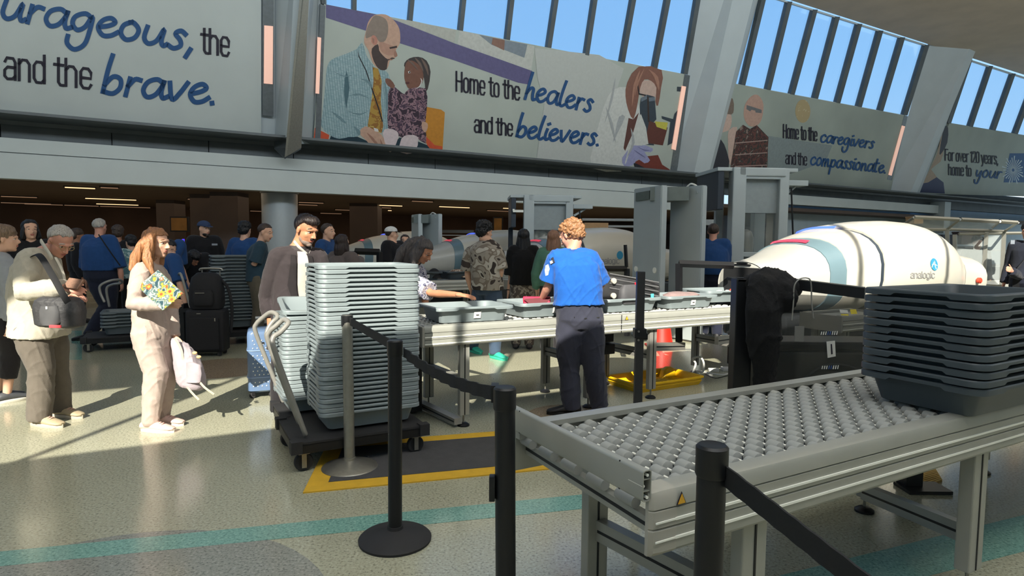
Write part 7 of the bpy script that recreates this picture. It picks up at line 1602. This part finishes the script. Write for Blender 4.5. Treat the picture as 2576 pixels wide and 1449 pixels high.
P = person('person with tousled dark hair in the shade right of the grey-haired officer', 308, 10.8, 1.72, 120, {}, 'brown', {'m': MBLK, 'w': .03}, {'m': MBLK}, (20, 20, 22), {'s': 'thick', 'm': HB('brown', (62, 48, 40))}, vox=.016)
P = person('person in a pale teal patterned top in the queue shadow behind the woman in beige', 340, 10.2, 1.55, 150, {}, 'fair', {'m': blotch('teal_pattern', [(90, 130, 136), (170, 190, 190), (60, 80, 90)], 14), 'w': .03}, {'m': MBLK}, (20, 20, 22), {'s': 'thick', 'm': HB('black', (18, 17, 20))}, vox=.016)
P = person('dark figure with brown hair beyond the grey-haired officer on the left', 205, 11.0, 1.66, 40, {}, 'brown', {'m': MBLK, 'w': .03}, {'m': MBLK}, (20, 20, 22), {'s': 'thick', 'm': HB('brown', (62, 48, 40))}, vox=.016)
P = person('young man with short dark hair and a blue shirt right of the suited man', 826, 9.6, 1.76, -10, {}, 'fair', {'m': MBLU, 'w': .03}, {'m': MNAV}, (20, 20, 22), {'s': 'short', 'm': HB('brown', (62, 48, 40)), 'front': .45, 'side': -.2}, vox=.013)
P = person('brown-haired woman in a grey-brown top leaning right behind the suited man', 868, 8.2, 1.62, 60, {'head': (862, 612, 0), 'neck': (862, 640, 0), 'pel': (850, 740, 0), 'elR': (900, 672, -.2), 'wrR': (905, 655, .1)}, 'fair', {'m': cloth('taupe_top', (96, 86, 84)), 'w': .04, 'sleeve': 1.0}, {'m': MBLK}, (20, 20, 22), {'s': 'long', 'm': HB('dark_brown', (44, 32, 30)), 'len': .14, 'front': .4}, vox=.013, female=True, fat=.02)
P = person('man in a white mesh cap and black tee beyond the reaching woman', 990, 10.6, 1.74, 150, {}, 'fair', {'m': MBLK, 'w': .04, 'sleeve': .45}, {'m': MBLK}, (20, 20, 22), {'s': 'short', 'm': HB('brown', (62, 48, 40)), 'cap': {'m': mat('cap_white', (214, 214, 212), .8, var=.2, scale=80), 'bm': mat('cap_brim_dark', (50, 50, 54), .8)}}, hy=20, vox=.013, fat=.02)
P = person('woman with a pale headband facing the viewer between the white cap and the detector', 1020, 11.2, 1.62, -80, {}, 'fair', {'m': MBLK, 'w': .03}, {'m': MBLK}, (20, 20, 22), {'s': 'long', 'm': HB('dark_brown', (44, 32, 30)), 'len': .16, 'front': .5}, vox=.014, female=True)
bm = nb(); tube(bm, [P['HP'](.0 + .0 * q, .092 * math.cos(a), .03 + .098 * math.sin(a)) for q, a in enumerate([math.pi * i / 12 for i in range(13)])], .008, 6); finish('headband', bm, mat('headband', (196, 176, 160), .7), P['t'])
P = person('stout officer in a blue shirt between the metal detector and the body scanner', 1784, 9.85, 1.82, 70, {'wrR': (1826, 728, .1), 'elR': (1818, 685, .0)}, 'pink', {'m': MBLU, 'hem': .02, 'sleeve': .46, 'w': .05}, {'m': MNAV, 'w': .03, 'belt': True}, (20, 20, 22), {'s': 'short', 'm': HB('brown', (62, 48, 40))}, vox=.012, fat=.06, belly=.06)
finish('radio', boxes([(tuple(P['K']['pel'] + P['f'] * .1 - P['l'] * .22), (.04, .03, .14))], .005), mat('tag_cyan', (90, 210, 220), .4), P['t'], False)
P = person('balding man seen beyond the large scanner near the body scanner', 2035, 12.4, 1.84, -60, {}, 'pink', {'m': MNAV, 'w': .03}, {'m': MNAV}, (20, 20, 22), {'s': 'fringe', 'm': HB('brown', (62, 48, 40))}, vox=.014)
P = person('officer in dark uniform with a chest badge at the right edge behind the booth', 2568, 9.6, 1.86, -150, {'wrL': (2545, 682, -.3), 'elL': (2560, 695, -.1)}, 'pink', {'m': cloth('uniform_dark', (36, 40, 52)), 'w': .03}, {'m': MNAV}, (20, 20, 22), {'s': 'thick', 'm': HB('black', (18, 17, 20))}, vox=.012, fat=.03)
finish('chest_badge', boxes([(tuple(wl(P, D(2547, 609, 9.3))), (.06, .01, .06))]), mat('badge_grey', (150, 158, 170), .4, .4), P['t'], False)
P = person('person in dark clothes seen through the clear booth sheet', 2440, 12.2, 1.70, -100, {}, 'brown', {'m': MBLK, 'w': .03}, {'m': MBLK}, (20, 20, 22), {'s': 'thick', 'm': HB('black', (18, 17, 20))}, vox=.016)

# cream kiosk with a blue light bar in the shade behind the woman in beige
kp = D(456, 640, 13.0); t = thing('check_kiosk', 'cream cabinet with a purple-blue light bar in the shade right of the beige woman', 'kiosk', (kp.x, kp.y, 0))
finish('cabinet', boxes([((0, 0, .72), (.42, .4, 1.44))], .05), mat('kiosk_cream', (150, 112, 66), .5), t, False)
finish('light_bar', boxes([((.16, -.205, 1.28), (.05, .02, .46))], .006), mat('violet_light', (80, 60, 230), .4, emit=.9), t, False)
finish('light_bar', boxes([((-.2, -.205, 1.4), (.04, .02, .12))], .006), mat('violet_light', (80, 60, 230), .4), t, False)
bm = nb(); ell(bm, Vector((-.2, -.22, 1.30)), (.03, .02, .03), X3, 2); finish('red_lamp', bm, mat('lamp_red', (240, 30, 50), .4, emit=1), t)
